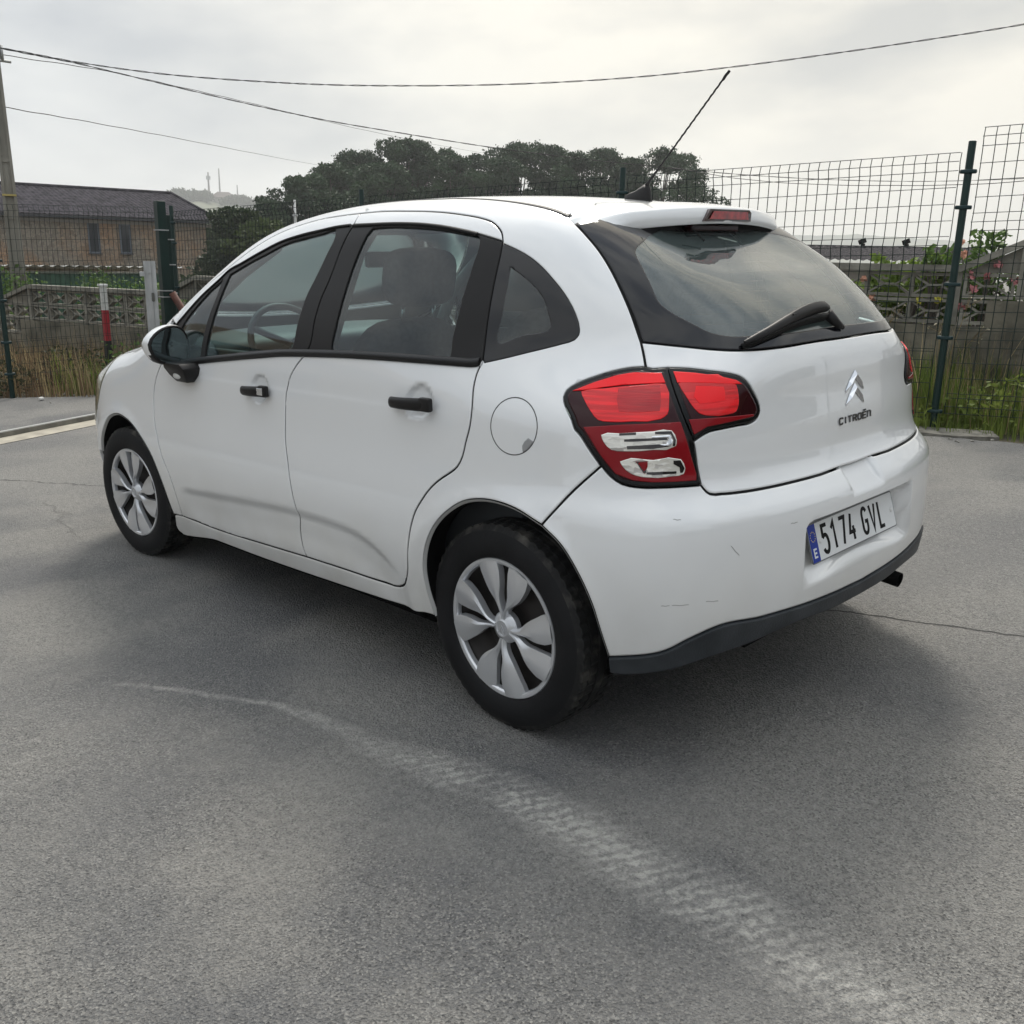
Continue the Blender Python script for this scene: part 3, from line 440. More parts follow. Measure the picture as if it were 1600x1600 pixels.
def seg_dist(pts,poly):
    d=np.full(len(pts),9.); a=poly; b=np.roll(poly,-1,0)
    for p,q in zip(a,b):
        v=q-p; L2=(v*v).sum()+1e-12; t=np.clip(((pts-p)@v)/L2,0,1); d=np.minimum(d,np.linalg.norm(pts-p-t[:,None]*v,axis=1))
    return d
def densify(p,h):
    out=[]
    for a,b in zip(p,np.roll(p,-1,0)):
        k=max(1,int(np.ceil(np.linalg.norm(b-a)/h)))
        for j in range(k): out.append(a+(b-a)*j/k)
    return np.array(out)
PMESH={}
def panel_mesh(name,outline,ch='wrap',holes=(),grid=.02,inset=.0028,off=0,rim=.012,hinset=None,roll=.0035):
    to=CH[ch][0]
    loops=[densify(inset2(to(outline),inset),grid)]+[densify(inset2(to(h),-(inset if hinset is None else hinset)),grid) for h in holes]
    P0=loops[0]; mn,mx_=P0.min(0),P0.max(0); ring=[]
    if roll and rim: ring=[inset2(l,roll*(1 if i==0 else -1)) for i,l in enumerate(loops)]
    gx,gy=np.meshgrid(np.arange(mn[0]+grid*.37,mx_[0],grid),np.arange(mn[1]+grid*.41,mx_[1],grid)); G=np.stack([gx.ravel(),gy.ravel()],1)
    G=G[pip(G,P0)]
    for h in loops[1:]: G=G[~pip(G,h)]
    for l in loops:
        if len(G): G=G[seg_dist(G,l)>max(grid*.45,roll*1.7 if rim else 0)]
    if ring:
        R_=np.concatenate(ring); R_=R_[pip(R_,P0)]
        for h in loops[1:]: R_=R_[~pip(R_,h)]
        dd=np.min([seg_dist(R_,l) for l in loops],0); R_=R_[dd>roll*.8]; G=np.concatenate([G,R_])
    nbd=sum(len(l) for l in loops)
    pts=np.concatenate(loops+[G]); edges=[];b=0
    for l in loops:
        n=len(l); edges+=[(b+i,b+(i+1)%n) for i in range(n)]; b+=n
    nv,ne,nf,*_=delaunay_2d_cdt([Vector(p) for p in pts],edges,[],0,1e-7)
    V2=np.array([tuple(v) for v in nv]); T_=np.array([f for f in nf if len(f)==3])
    cen=V2[T_].mean(1); ok=pip(cen,P0)
    for h in loops[1:]: ok&=~pip(cen,h)
    a=V2[T_]; ar=(a[:,1,0]-a[:,0,0])*(a[:,2,1]-a[:,0,1])-(a[:,2,0]-a[:,0,0])*(a[:,1,1]-a[:,0,1])
    T_=T_[ok&(np.abs(ar)>1e-10)]; 
    P=lift(V2,ch); Nn=normal(P); P=P+Nn*off
    # orient faces outward
    f=P[T_]; fn=np.cross(f[:,1]-f[:,0],f[:,2]-f[:,0]); fl=(fn*Nn[T_[:,0]]).sum(1)<0; T_[fl]=T_[fl][:,::-1]
    Fc=[tuple(t) for t in T_]; bset=None
    if rim and roll:
        out_=np.zeros_like(P); cn={}
        for t in T_:
            for i in range(3):
                e=(t[i],t[(i+1)%3]); k_=(min(e),max(e)); cn[k_]=None if k_ in cn else e
        for e in cn.values():
            if e is None: continue
            o_=np.cross(P[e[1]]-P[e[0]],Nn[e[0]]); o_/=np.linalg.norm(o_)+1e-9; out_[e[0]]+=o_; out_[e[1]]+=o_
        l_=np.linalg.norm(out_,axis=1); m_b=l_>.2; out_[m_b]/=l_[m_b][:,None]
        Q=P.copy(); Q[m_b]-=Nn[m_b]*min(.0012,roll*.35); N2=Nn.copy(); N2[m_b]=Nn[m_b]+.9*out_[m_b]; N2/=np.linalg.norm(N2,axis=1,keepdims=True); P=Q
        V=list(P); NN=list(N2)
    else: V=list(P); NN=list(Nn)
    if rim:
        from collections import Counter
        cnt={}
        for t in T_:
            for i in range(3):
                e=(t[i],t[(i+1)%3]); cnt[(min(e),max(e))]=None if (min(e),max(e)) in cnt else e
        be=[e for e in cnt.values() if e is not None]; mp={}
        for e in be:
            for i in e:
                if i not in mp:
                    mp[i]=len(V); V+=[P[i],P[i]-Nn[i]*rim]; NN+=[np.zeros(3)]*2
            a_,b_=mp[e[0]],mp[e[1]]; Fc.append((b_,a_,a_+1,b_+1))
    return np.array(V),Fc,np.array(NN)
def panel(name,outline,mat_,parent,mir=False,parts=None,**k):
    "one mesh object on the body surface; parts = several outlines in the one mesh"
    Vs=[];Fs=[];Ns=[];b=0
    for spec in ([(outline,k)] if parts is None else parts):
        V,Fc,NN=panel_mesh(name,spec[0],**{**k,**spec[1]}); Vs.append(V); Ns.append(NN); Fs+=[tuple(i+b for i in f) for f in Fc]; b+=len(V)
    V=np.concatenate(Vs); NN=np.concatenate(Ns); out=[]
    out.append(mesh(name,V,Fs,mat_,parent,nrm=NN))
    if mir: out.append(mesh(name,mirror3(V),[f[::-1] for f in Fs],mat_,parent if not isinstance(mir,bpy.types.Object) else mir,nrm=mirror3(NN)))
    return out
def surf(P3,ch='top'): 
    P3=np.asarray(P3,float); return lift(CH[ch][0](P3),ch)
def tops(xy,n=6): 
    xy=np.array(xy,float); P=lift(xy,'top'); return cmr(P,3)
car=empty('car',(1.2,0,0)); tag(car,'white five-door hatchback parked on the asphalt, seen from its rear left corner','car')
CO=Vector((-1.2,0,0))
def fin():
    "shift car children so the root empty can stand under the middle of the car"
    for ch_ in car.children: ch_.location=CO if not ch_.get('own') else ch_.location
# --- hidden outlines, laid out on the body surface
DITCH=tops([(1.50,.455),(1.30,.462),(1.0,.462),(.75,.46),(.59,.462)]); DITCHr=np.concatenate([DITCH,cmr(CURVES['ditch'],3)[2:]])
APIL=tops([(2.03,.735),(1.95,.715),(1.85,.675),(1.72,.62),(1.60,.545),(1.50,.455)])
CV['ditch_all']=DITCHr; CV['apil']=APIL
HOODE=tops([(2.655,.70),(2.5,.725),(2.3,.735),(2.12,.738),(2.03,.735)]); CV['hoode']=HOODE
# --- doors
ln=lambda *n:C(*n)
panel('front_door',C('fseam','-sill_f','-bseam_low','-belt1','dlo_top','bseam_up','-rail1'),M_PAINT,car,mir=True,grid=.0115)
panel('rear_door',None,M_PAINT,car,mir=True,parts=[(C('bseam_low','-sill_r','-cseam_low',CV['cseam_low'][0],'-belt2'),{'grid':.0115}),(C('dlo_top2','-rail2','-bseam_up'),{})])
# --- side body: pillar, roof rail, quarter, sill
panel('body_side',C('rail1','rail2','cseam_mid','cseam_low','sill_r','sill_f',CV['sill_bot'][0],'sill_bot','rarch','bumper_seam','lampA','-tg_side2','-tg_side','-ditch_all','-apil'),M_PAINT,car,mir=True,
      holes=[C('qtr_top','-cseam_mid')],hinset=.0005)
# hinge strip: fender
fl=C('fseam',CV['sill_bot'][0],'farch')
FB=np.array([[2.79,.818,.46],[2.80,.80,.60]])
panel('front_fender',C('fseam',CV['sill_bot'][0],'farch',surf(FB,'wrap'),'-lampF','hoode'),M_PAINT,car,mir=True)
# --- roof, bonnet, windscreen, nose
r_=lambda xy:tops(xy)
SEAMR=r_([(.03,.49),(.045,.40),(.055,.345),(.085,.31),(.09,.2),(.09,.1),(.09,0)])
HDR=r_([(1.50,.455),(1.56,.3),(1.59,.15),(1.6,0)])
panel('roof',C('ditch_all',SEAMR,mirror3(SEAMR[::-1])[1:],mirror3(DITCHr[::-1]),mirror3(HDR)[1:],HDR[::-1]),M_PAINT,car,ch='top',grid=.035)
WSB=r_([(2.03,.735),(2.12,.6),(2.2,.4),(2.25,.2),(2.27,0)])
panel('windscreen',C(HDR,HDR[:0],mirror3(HDR[::-1])[1:],mirror3(APIL[::-1]),mirror3(WSB)[1:],WSB[::-1],APIL),M_GLS,car,ch='top',grid=.04,rim=0)
HF=r_([(2.655,.70),(2.8,.66),(2.95,.55),(3.04,.35),(3.08,.15),(3.085,0)])
panel('bonnet',C(HOODE,WSB,mirror3(WSB[::-1])[1:],mirror3(HOODE[::-1]),mirror3(HF)[1:],HF[::-1]),M_PAINT,car,ch='top',grid=.035)
LB=np.array([[2.80,.80,.60],[2.95,.70,.62],[3.05,.6,.66]]); LT=np.array([[3.0,.45,.8]])
lampf=C('lampF',surf(LB,'wrap'),HF[int(len(HF)*.62):int(len(HF)*.62)+1],HF[:int(len(HF)*.62)][::-1])
panel('headlamp',lampf,mat('headlamp_lens',(.30,.29,.22),.1,coat=1,metal=.3),car,mir=True,ch='wrap',off=.002)
NB=surf(np.array([[2.80,.80,.60],[2.79,.818,.46],[2.80,.80,.30],[2.86,.74,.20]]),'wrap'); NB2=lift(CH['wrap'][0](np.array([[2.86,.74,.2],[3.05,.55,.19],[3.15,.3,.19],[3.2,0,.19]])),'wrap')
noseL=[C(HF[int(len(HF)*.62):][::-1])]
panel('front_bumper',C(HF[int(len(HF)*.62):],mirror3(HF[int(len(HF)*.62):][::-1])[1:],mirror3(surf(LB,'wrap')[::-1]),mirror3(NB)[1:],mirror3(NB2),NB2[::-1],NB[::-1],surf(LB,'wrap')),M_PAINT,car,ch='wrap',grid=.04)
# --- black trim, glass
panel('window_trim',C('dlo_top','bseam_mid','-belt1'),M_TRIM,car,mir=True,holes=[C('glassF'),C('glassQ')],off=-.001,hinset=0)
panel('window_trim',C('dlo_top2',CV['cseam_mid'],'-belt2','-bseam_mid'),M_TRIM,car,mir=True,holes=[C('glassR')],off=-.001,hinset=0)
for g in ('glassF','glassQ','glassR'): panel('side_window',C(g),M_GLS,car,mir=True,off=-.006,inset=-.003,rim=0,grid=.04)
panel('quarter_window',C('qtr_top','-cseam_mid'),M_FRIT,car,mir=True,holes=[C('qclear')],off=-.001,hinset=0,rim=.003,inset=.001)
panel('quarter_window',C('qclear'),M_GLS,car,mir=True,off=-.002,inset=-.001,rim=0,grid=.04)
def strip(P,w,off,mat_,name,mir=True,th=.008,ch='wrap'):
    "ribbon of width w lying on the body along a curve"
    P=np.asarray(P); Nn=normal(P); t=np.gradient(P,axis=0); t/=np.linalg.norm(t,axis=1,keepdims=True); s=np.cross(t,Nn)
    a,b=w if hasattr(w,'__len__') else (-w/2,w/2); V=[];Fc=[]
    for p,n,q in zip(P,Nn,s):
        V+=[p+q*a+n*(off-th),p+q*a+n*off*.6,p+q*(a+b)/2+n*off,p+q*b+n*off*.6,p+q*b+n*(off-th)]
    for i in range(len(P)-1):
        for k in range(4): Fc.append((i*5+k,i*5+k+1,i*5+6+k,i*5+5+k))
    V=np.array(V)
    f=Fc[len(Fc)//2]; c=np.cross(V[f[1]]-V[f[0]],V[f[2]]-V[f[0]])
    if c@Nn[len(P)//2]<0: Fc=[g[::-1] for g in Fc]
    o=[mesh(name,V,Fc,mat_,car,smooth=True)]
    if mir: o.append(mesh(name,mirror3(V),[g[::-1] for g in Fc],mat_,car,smooth=True))
    return o
# belt mouldings (side test decides which way is up)
for b_,m_ in (('belt1',M_BELT),('belt2',M_BELT)):
    strip(surf(CV[b_]+np.array([0,0,.010]),'wrap'),.024,.009,m_,'belt_moulding')
strip(C('dlo_top')[:-1],.010,.004,M_RUB_SHADE,'window_seal'); strip(surf(C('dlo_top2')[:-6]-np.array([0,0,.004]),'wrap'),.012,.004,M_RUB_SHADE,'window_seal')
for s_ in ('fseam','bseam_low','bseam_mid','bseam_up','cseam_low','cseam_mid','rail1','rail2','sill_f','sill_r','tg_side','tg_side2','bumper_seam','ditch_all','hoode'):
    strip(CV[s_],.020 if s_!='ditch_all' else .03,-.0042,M_RUB_SHADE,'gap_shade_strip',th=.004)  # black strips sunk in the panel gaps paint their shade
strip(surf(CV['ditch_all'][6:]),.015,.0015,M_TRIM,'roof_moulding')
# --- rear: bumper, skirt, tailgate, glass
GAP=.0
sk_t=CV['skirt_top']; sk_t=np.concatenate([sk_t[sk_t[:,1]>.03],surf([[-.66,0,.391]],'wrap')])
tb=CV['tg_bot']; tb=np.concatenate([tb[tb[:,1]>.2],surf([[-.63,.1,.734],[-.63,0,.733]],'wrap')])
gb=CV['glass_bot']; gb=np.concatenate([gb[gb[:,1]>.1],surf([[-.56,0,1.079]],'rear')])
sym=lambda L_:C(L_,mirror3(L_[::-1])[1:])
bl=C(sk_t[::-1],'-rarch2','bumper_seam','lampB',tb)
panel('rear_bumper',C(bl,mirror3(bl[::-1])[1:-1]),M_PAINT,car,ch='wrap',grid=.0125,inset=.0018)
sb=CV['skirt_bot']; sb=np.concatenate([surf([[-.375,.79,.272]],'wrap'),sb[sb[:,1]>.16],surf([[-.655,.1,.347],[-.657,0,.346]],'wrap')])
sl=C(sk_t[::-1],sb)
SKV,SKF,SKN=panel_mesh('skirt',C(sl,mirror3(sl[::-1])[1:-1]),ch='wrap',grid=.02,off=.006,rim=.03,inset=.001)
sko=mesh('bumper_skirt',SKV,SKF,M_SKIRT,car,nrm=SKN); sko['label']='dark grey plastic lower bumper strip'
# undertray below the skirt
q=sb[1:]; q=np.concatenate([q,mirror3(q[::-1])[1:]]); q2=q*np.array([1,.93,1])+np.array([.10,0,-.055]); q3=q*np.array([1,.85,1])+np.array([.30,0,-.03])
V=np.concatenate([q+[0.004,0,.004],q2,q3]); n_=len(q); mesh('undertray',V,[(r*n_+i,r*n_+i+1,(r+1)*n_+i+1,(r+1)*n_+i) for r in (0,1) for i in range(n_-1)],M_TRIM,car,smooth=True)
for tb_gap in (CV['tg_bot'][CV['tg_bot'][:,1]>.14],): strip(tb_gap,.020,-.0045,M_RUB_SHADE,'gap_shade_strip',th=.004)  # same painted gap shade along the tailgate foot
tl=C(gb[::-1],'tg_side2','lampC','wing',CV['tseam'][CV['tseam'][:,2]<CV['wing'][-1][2]],tb)
panel('tailgate',C(tl,mirror3(tl[::-1])[1:-1]),M_PAINT,car,ch='wrap',grid=.02)
gt=cmr(np.concatenate([CURVES['tg_side'][:1],surf([[-.03,.40,0],[-.055,.25,0],[-.065,0,0]],'top')]),3)
gl_=C(gb[::-1],'-tg_side',gt)
fr_=CV['frit']; fr_=np.concatenate([surf([[-.13,.2,0],[-.125,0,0]],'top')[::-1],fr_[fr_[:,1]>.33] if fr_[0][2]<fr_[-1][2] else fr_])
frl=C(surf([[-.118,0,0]],'top'),surf([[-.123,.15,0]],'top'),'frit',surf([[0,.25,1.108],[0,0,1.112]],'rear'))
frh=C(frl,mirror3(frl[::-1])[1:-1])
panel('rear_window',C(gl_,mirror3(gl_[::-1])[1:-1]),M_FRIT,car,ch='rear',holes=[frh],off=-.001,hinset=0,rim=.004,inset=.002)
panel('rear_window',frh,M_GLR,car,ch='rear',off=-.002,inset=-.001,rim=0,grid=.03)
hl=MB()
for i in range(9):
    z_=1.14+.025*i; ys=np.linspace(-.5+.012*i,.5-.012*i,26); P=lift(np.stack([ys,0*ys+z_],1),'rear'); P=P-normal(P)*.004; hl.tube(P,.0009,3,cap=False)
hl.build('heater_wire',mat('heater_wire',(.10,.05,.03),.6),car)
# --- tail lamps
def lamp(side):
    root=empty('tail_lamp'); root.parent=car
    return root
def inl(name,key,m_,off,parents,grid=.009,rim=.003): 
    a=panel(name,C(CURVES[key]) if key in('strip1','strip2') else CV2(key),m_,parents[0],mir=parents[1],off=off,rim=rim,grid=grid,inset=0,roll=.0015)
def CV2(key): return cmr(CURVES[key],1,closed=True) if key in('lens1','lens2','clear1','clear2') else C(CURVES[key])
lo=C('lampA','lampC','tseam','-lampB')
H=panel('tail_lamp',lo,M_SEAL,car,mir=True,off=.004,rim=.02,inset=.001,grid=.011)
W2=C('wing',CV['tseam'][(CV['tseam'][:,2]>CV['wing'][-1][2])][::-1]); Hw=panel('tail_lamp',W2,M_SEAL,car,mir=True,off=.004,rim=.02,inset=.001,grid=.011)
for nm,key,m_,off,pr in (('red_lens','strip1',M_RED,.0085,H),('ribbed_lens','lens1',M_REDM,.0080,H),('lower_lens','low1',M_REDD,.0075,H),('clear_lens','clear1',M_CLR,.0092,H),('clear_lens','clear2',M_CLR,.0092,H),
                    ('red_lens','strip2',M_RED,.0085,Hw),('ribbed_lens','lens2',M_REDM,.0080,Hw),('lower_lens','low2',M_REDD,.0075,Hw)):
    inl(nm,key,m_,off,pr)
for key,pts_,m_ in (('reflector_bar',[(1018,682),(1046,679.5),(1049.5,688),(1047,697),(1018,699),(1018,695),(1040,693.5),(1042,688),(1040,684.5),(1018,686)],M_CHR),('reflector_wedge',[(993,720.5),(1011.8,719.8),(1011.8,728),(1008,740),(1005,738.5),(999,728)],M_REDD)):
    panel(key,C(CURVES[key]),m_,H[0],mir=H[1],off=.0108,rim=.003,grid=.009,inset=0)
# smoked inner field
M_LD=mat('lamp_gap_shade',(.035,.03,.03),.15,metal=.6,coat=1)
for key,m_,pr in (('bulb1',M_REDC,H),('bulb2',M_RED,Hw)): panel('bulb_zone',C(CURVES[key]),m_,pr[0],mir=pr[1],off=.0088,rim=.002,grid=.009,inset=0,roll=0)
for key in ('dk1','dk2','dk3','dk4','dk5','dk6','dk7'): panel('reflector_shadow_gap',C(CURVES[key]),M_LD,H[0],mir=H[1],off=.0102,rim=.002,grid=.007,inset=0,roll=0)  # dark panels paint the shadowed gaps between reflectors
for src,pr in ((lo,H),(W2,Hw)): panel('smoked_field',src,M_HOUS,pr[0],mir=pr[1],off=.0058,rim=.002,inset=.010,grid=.010)
# --- filler flap, door handles
fc=CURVES['fuel']; fcc=np.mean(CH['wrap'][0](np.array(fc)),0); rr=np.mean(np.linalg.norm(CH['wrap'][0](np.array(fc))-fcc,axis=1))
th=np.linspace(0,2*math.pi,41)[:-1]; FU=lift(fcc+rr*np.stack([np.cos(th),np.sin(th)],1),'wrap')
strip(np.concatenate([FU,FU[:1]]),.0028,.0006,mat('seam_shadow_gap',(.06,.06,.06),.7),'filler_flap_gap',th=.002)
a0=np.linspace(-2.65,-2.05,8)
nt_=lift(np.concatenate([fcc+rr*.985*np.stack([np.cos(a0),np.sin(a0)],1),fcc+rr*np.array([[-.42,-.66],[-.50,-.50],[-.66,-.36]])]),'wrap'); panel('flap_finger_notch',nt_,mat('notch_grey',(.30,.30,.30),.5),car,mir=True,off=.0012,rim=.002,inset=0)
def handle(x0,x1,z0,z1,key):
    for sgn in (1,-1):
        P=[];R=[]
        n=16
        b=MB(); Vs=[];Fc=[]
        for i in range(n+1):
            t=i/n; x=x0+(x1-x0)*t; z=z0+(z1-z0)*t
            base=lift(CH['wrap'][0](np.array([[x,.8,z]])),'wrap')[0]; nb=normal(base[None])[0]
            yb=S_W(z)+.004
            out=.030*math.sin(math.pi*min(max(t,.0),1))**.45 if 0<t<1 else .004
            hgt=.0165*(.62 if t<.02 else 1)*(1+.22*t)
            if t>.99: hgt*=.8
            for k in range(10):
                a=2*math.pi*k/10; Vs.append((x,(yb+out*.62+.011*math.cos(a)*(1 if 0<i<n else .3))*sgn,z+hgt*math.sin(a)*(1 if 0<i<n else .75)))
        for i in range(n):
            for k in range(10):
                l=(k+1)%10; f=(i*10+k,i*10+l,(i+1)*10+l,(i+1)*10+k); Fc.append(f if sgn<0 else f[::-1])
        Fc+= [tuple(range(10)),tuple(range(n*10,n*10+10))[::-1]]
        h=mesh('door_handle',Vs,Fc,M_TRIM,car,smooth=True)
        if key and sgn>0:
            k=MB(); k.box((x1+.016,(S_W(z1)+.026),z1),(.036,.006,.026)); k.build('key_cover',M_CHR,h,bevel=.002)
        # end block
        e=MB(); e.box((x1+.012*1,(S_W(z1)+.014)*sgn,z1),(.045,.022,.040)); e.build('handle_end',M_TRIM,h,bevel=.006,smooth=True)
handle(1.318,1.150,.872,.880,True); handle(.446,.262,.908,.914,False)
# --- spoiler with high brake lamp
ys=np.linspace(-.505,.505,61); V=[];npf=0
for y in ys:
    q=(y/.505)**2; e=sst(abs(y),.36,.505)*1.0
    Cx,Cz=-.168+.109*q,1.397-.030*q; ye=np.interp
    xa=.09 if abs(y)<.30 else (.055 if abs(y)>.35 else .09-.035*(abs(y)-.30)/.05); xa-=.02*max(0,abs(y)-.35)/.15
    A=np.array([xa,1.0]); za=lift(np.array([[xa,y]]),'top')[0][2]
    h=.050*(1-.42*e)
    B=np.array([Cx+.004+.044*e,Cz+h]); A=np.array([xa,za-.001])
    Am=A*.5+B*.5+np.array([0,.006]);
    Am=A*.5+B*.5+np.array([0,.006*(1-e)]); pr=[A+[0,-.02],A+[-.001,0],A*.75+B*.25+[0,.004*(1-e)],Am,B+[.022,.0015],B+[.008,-.001],B+[.001,-.007],np.array([(Cx+B[0])/2,Cz*.5+B[1]*.5]),np.array([Cx,Cz+.006]),np.array([Cx+.004,Cz]),np.array([Cx+.03,Cz+.004]),np.array([Cx+.12,Cz+.01])]
    npf=len(pr); V+=[(p[0],y*(1+(np.interp(p[0],[-.06,-.007,.03,.08],[.513,.505,.497,.49])/.505-1)*e),p[1]) for p in pr]
Fc=[(i*npf+k,i*npf+k+1,(i+1)*npf+k+1,(i+1)*npf+k) for i in range(60) for k in range(npf-1)]
Fc+=[tuple(range(npf))[::-1],tuple(range(60*npf,61*npf))]
so_=mesh('spoiler',V,[f[::-1] for f in Fc],M_PAINT,car,smooth=True); so_.data.set_sharp_from_angle(angle=.9)
M_BRK=noise_col(mat('brake_lamp_red',(.35,.005,.01),.25,coat=1),(.20,.004,.008),(.50,.01,.012),40,2)
def bl_x(y): return -.168+.109*(y/.52)**2
b=MB(); pl=[(-.122,1.404),(.128,1.402),(.098,1.437),(-.112,1.437),(-.126,1.428)]
V=[(bl_x(y)-.006,y,z) for y,z in pl]+[(bl_x(y)+.02,y,z) for y,z in pl]; n_=len(pl)
br=mesh('brake_lamp',V,[tuple(range(n_)),tuple(range(n_,2*n_))[::-1]]+[(i,n_+i,n_+(i+1)%n_,(i+1)%n_) for i in range(n_)],mat('brake_lamp_dark',(.03,.003,.005),.15,coat=1),car)
pl=[(-.104,1.409),(.103,1.409),(.084,1.431),(-.100,1.431)]
mesh('brake_lens',[(bl_x(y)-.0075,y,z) for y,z in pl],[(0,1,2,3)],M_BRK,br)
bg_=MB(); bg_.box((-.10,0,1.386),(.05,.25,.018)); bg_.build('brake_lamp_base',M_HOUS,br,bevel=.004)
mesh('spoiler_tape_tail',[(0,0,0)],[],M_RUB_SHADE,so_) if False else None
wn=MB(); wn.tube([(-.150,.165,1.386),(-.185,.157,1.352),(-.19,.155,1.347)],[.0018,.0018,.003],6); wn.build('washer_nozzle',M_RUB_SHADE,so_)
# --- aerial
ab=MB(); Vb=[];Fb=[]
prof=[(.222,.008,.006),(.214,.018,.016),(.20,.021,.022),(.185,.022,.027),(.165,.022,.040),(.145,.021,.052),(.131,.015,.056),(.125,.010,.040),(.123,.012,.004)]
for x,w,h in prof:
    z0=lift(np.array([[x,0.]]),'top')[0][2]-.001
    Vb+=[(x,-w,z0),(x,-w*.8,z0+h*.7),(x,0,z0+h),(x,w*.8,z0+h*.7),(x,w,z0)]
for i in range(len(prof)-1):
    for k in range(4): Fb.append((i*5+k,i*5+k+1,i*5+6+k,i*5+5+k))
Fb.append((40,41,42,43,44))
ar=mesh('aerial',Vb,Fb,M_TRIM,car,smooth=True)
p0=Vector((.140,0,1.525)); p1=Vector((-.153,0,1.819)); mst=MB(); pts=[];rad=[]
for i in range(60):
    t=i/59; p=p0.lerp(p1,t); pts.append(p+Vector((math.cos(i*1.9),math.sin(i*1.9),0))*.0008); rad.append(.0058 if t<.03 else (.0048-.0022*t/.25 if t<.25 else (.0026+.0004*(i%2) if t<.92 else .0042)))
mst.tube(pts,rad,8); mst.build('aerial_mast',M_TRIM,ar,smooth=True)
# --- rear wiper
wp=MB()
def rs(y,z,o=0.): 
    p=lift(np.array([[y,z]]),'rear')[0]; return Vector(p+normal(p[None])[0]*o)
def wipath(y0,z0,y1,z1,n,o): return [rs(y0+(y1-y0)*i/n,z0+(z1-z0)*i/n,o) for i in range(n+1)]
# wiper on the rear window
def swept(path,w,h,name,mat_,parent,n0=None):
    V=[];Fc=[];m=len(path)
    for i,(p,n) in enumerate(path):
        t=(path[min(i+1,m-1)][0]-path[max(i-1,0)][0]).normalized(); s=t.cross(n).normalized(); 
        a,b=w[i]/2,h[i]
        V+=[tuple(p-s*a),tuple(p-s*a*.9+n*b*.7),tuple(p-s*a*.35+n*b),tuple(p+s*a*.45+n*b*.95),tuple(p+s*a*.95+n*b*.5),tuple(p+s*a)]
    for i in range(m-1):
        for k in range(6): l=(k+1)%6; Fc.append((i*6+k,(i+1)*6+k,(i+1)*6+l,i*6+l))
    Fc+=[tuple(range(6)),tuple(range(m*6-6,m*6))[::-1]]
    return mesh(name,V,Fc,mat_,parent,smooth=True)
def gp(y,z,o): 
    p=lift(np.array([[y,z]]),'rear')[0]; n=normal(p[None])[0]; return Vector(p+n*o),Vector(n)
pth=[gp(.025+(.425-.025)*t,1.150+(1.086-1.150)*t+.014*math.sin(math.pi*t),.012+.012*math.sin(math.pi*t)) for t in np.linspace(0,1,12)]
wa=swept(pth,[.022,.030,.031,.031,.030,.029,.028,.026,.024,.021,.018,.010],[.012,.022,.024,.024,.023,.022,.02,.018,.015,.012,.010,.006],'rear_wiper',M_TRIM,car); wa.data.set_sharp_from_angle(angle=.8)
pth=[gp(.07+(.430-.07)*t,1.130+(1.081-1.130)*t+.012*math.sin(math.pi*t),.003) for t in np.linspace(0,1,10)]
swept(pth,[.016]*10,[.022,.024,.024,.024,.022,.02,.018,.015,.012,.008],'wiper_blade',M_RUB_SHADE,wa)
pth=[gp(.045,1.135,.002),gp(.030,1.118,.002),gp(.012,1.108,.002),gp(-.005,1.102,.002)]
swept(pth,[.03,.026,.022,.012],[.026,.02,.014,.008],'wiper_pivot',M_TRIM,wa)
wb=MB(); a,_=gp(.235,1.127,.04); wb.box(a,(.004,.06,.005)); wb.build('wiper_clip',M_BELT,wa)
# number plate
PC=Vector((-.6235,0,.5454)); pu=Vector((math.sin(.28),0,math.cos(.28))); py=Vector((0,-1,0)); pn=Vector((-math.cos(.28),0,math.sin(.28)))
M_PLW=mat('plate_white',(.74,.75,.75),.45,coat=.1); M_PLK=mat('plate_black',(.003,.003,.003),.5,spec=.12); M_PLB=mat('plate_blue',(.008,.035,.30),.4,spec=.3); M_YEL=mat('plate_yellow',(.8,.6,.03),.4)
def rrect(w,h,r,n=5):
    o=[]
    for cx,cy,a0 in ((w-r,h-r,0),(-w+r,h-r,90),(-w+r,-h+r,180),(w-r,-h+r,270)):
        for i in range(n+1): a=math.radians(a0+90*i/n); o.append((cx+r*math.cos(a),cy+r*math.sin(a)))
    return o
b=MB(); b.prism(rrect(.26,.055,.008),PC,py,pu,pn,.003); pl=b.build('number_plate',mat('plate_rim',(.16,.165,.17),.4,metal=.3),car); pl['label']='white number plate lettered 5174 GVL with a blue strip marked E'
b=MB(); b.prism(rrect(.2565,.0515,.006),PC+pn*.003,py,pu,pn,.0006); b.build('plate_face',M_PLW,pl)
b=MB(); q_=[(-.2565,-.0515),(-.217,-.0515),(-.217,.0515),(-.2565,.0515)]; b.prism(q_,PC+pn*.0036,py,pu,pn,.0005); b.build('plate_strip',M_PLB,pl)
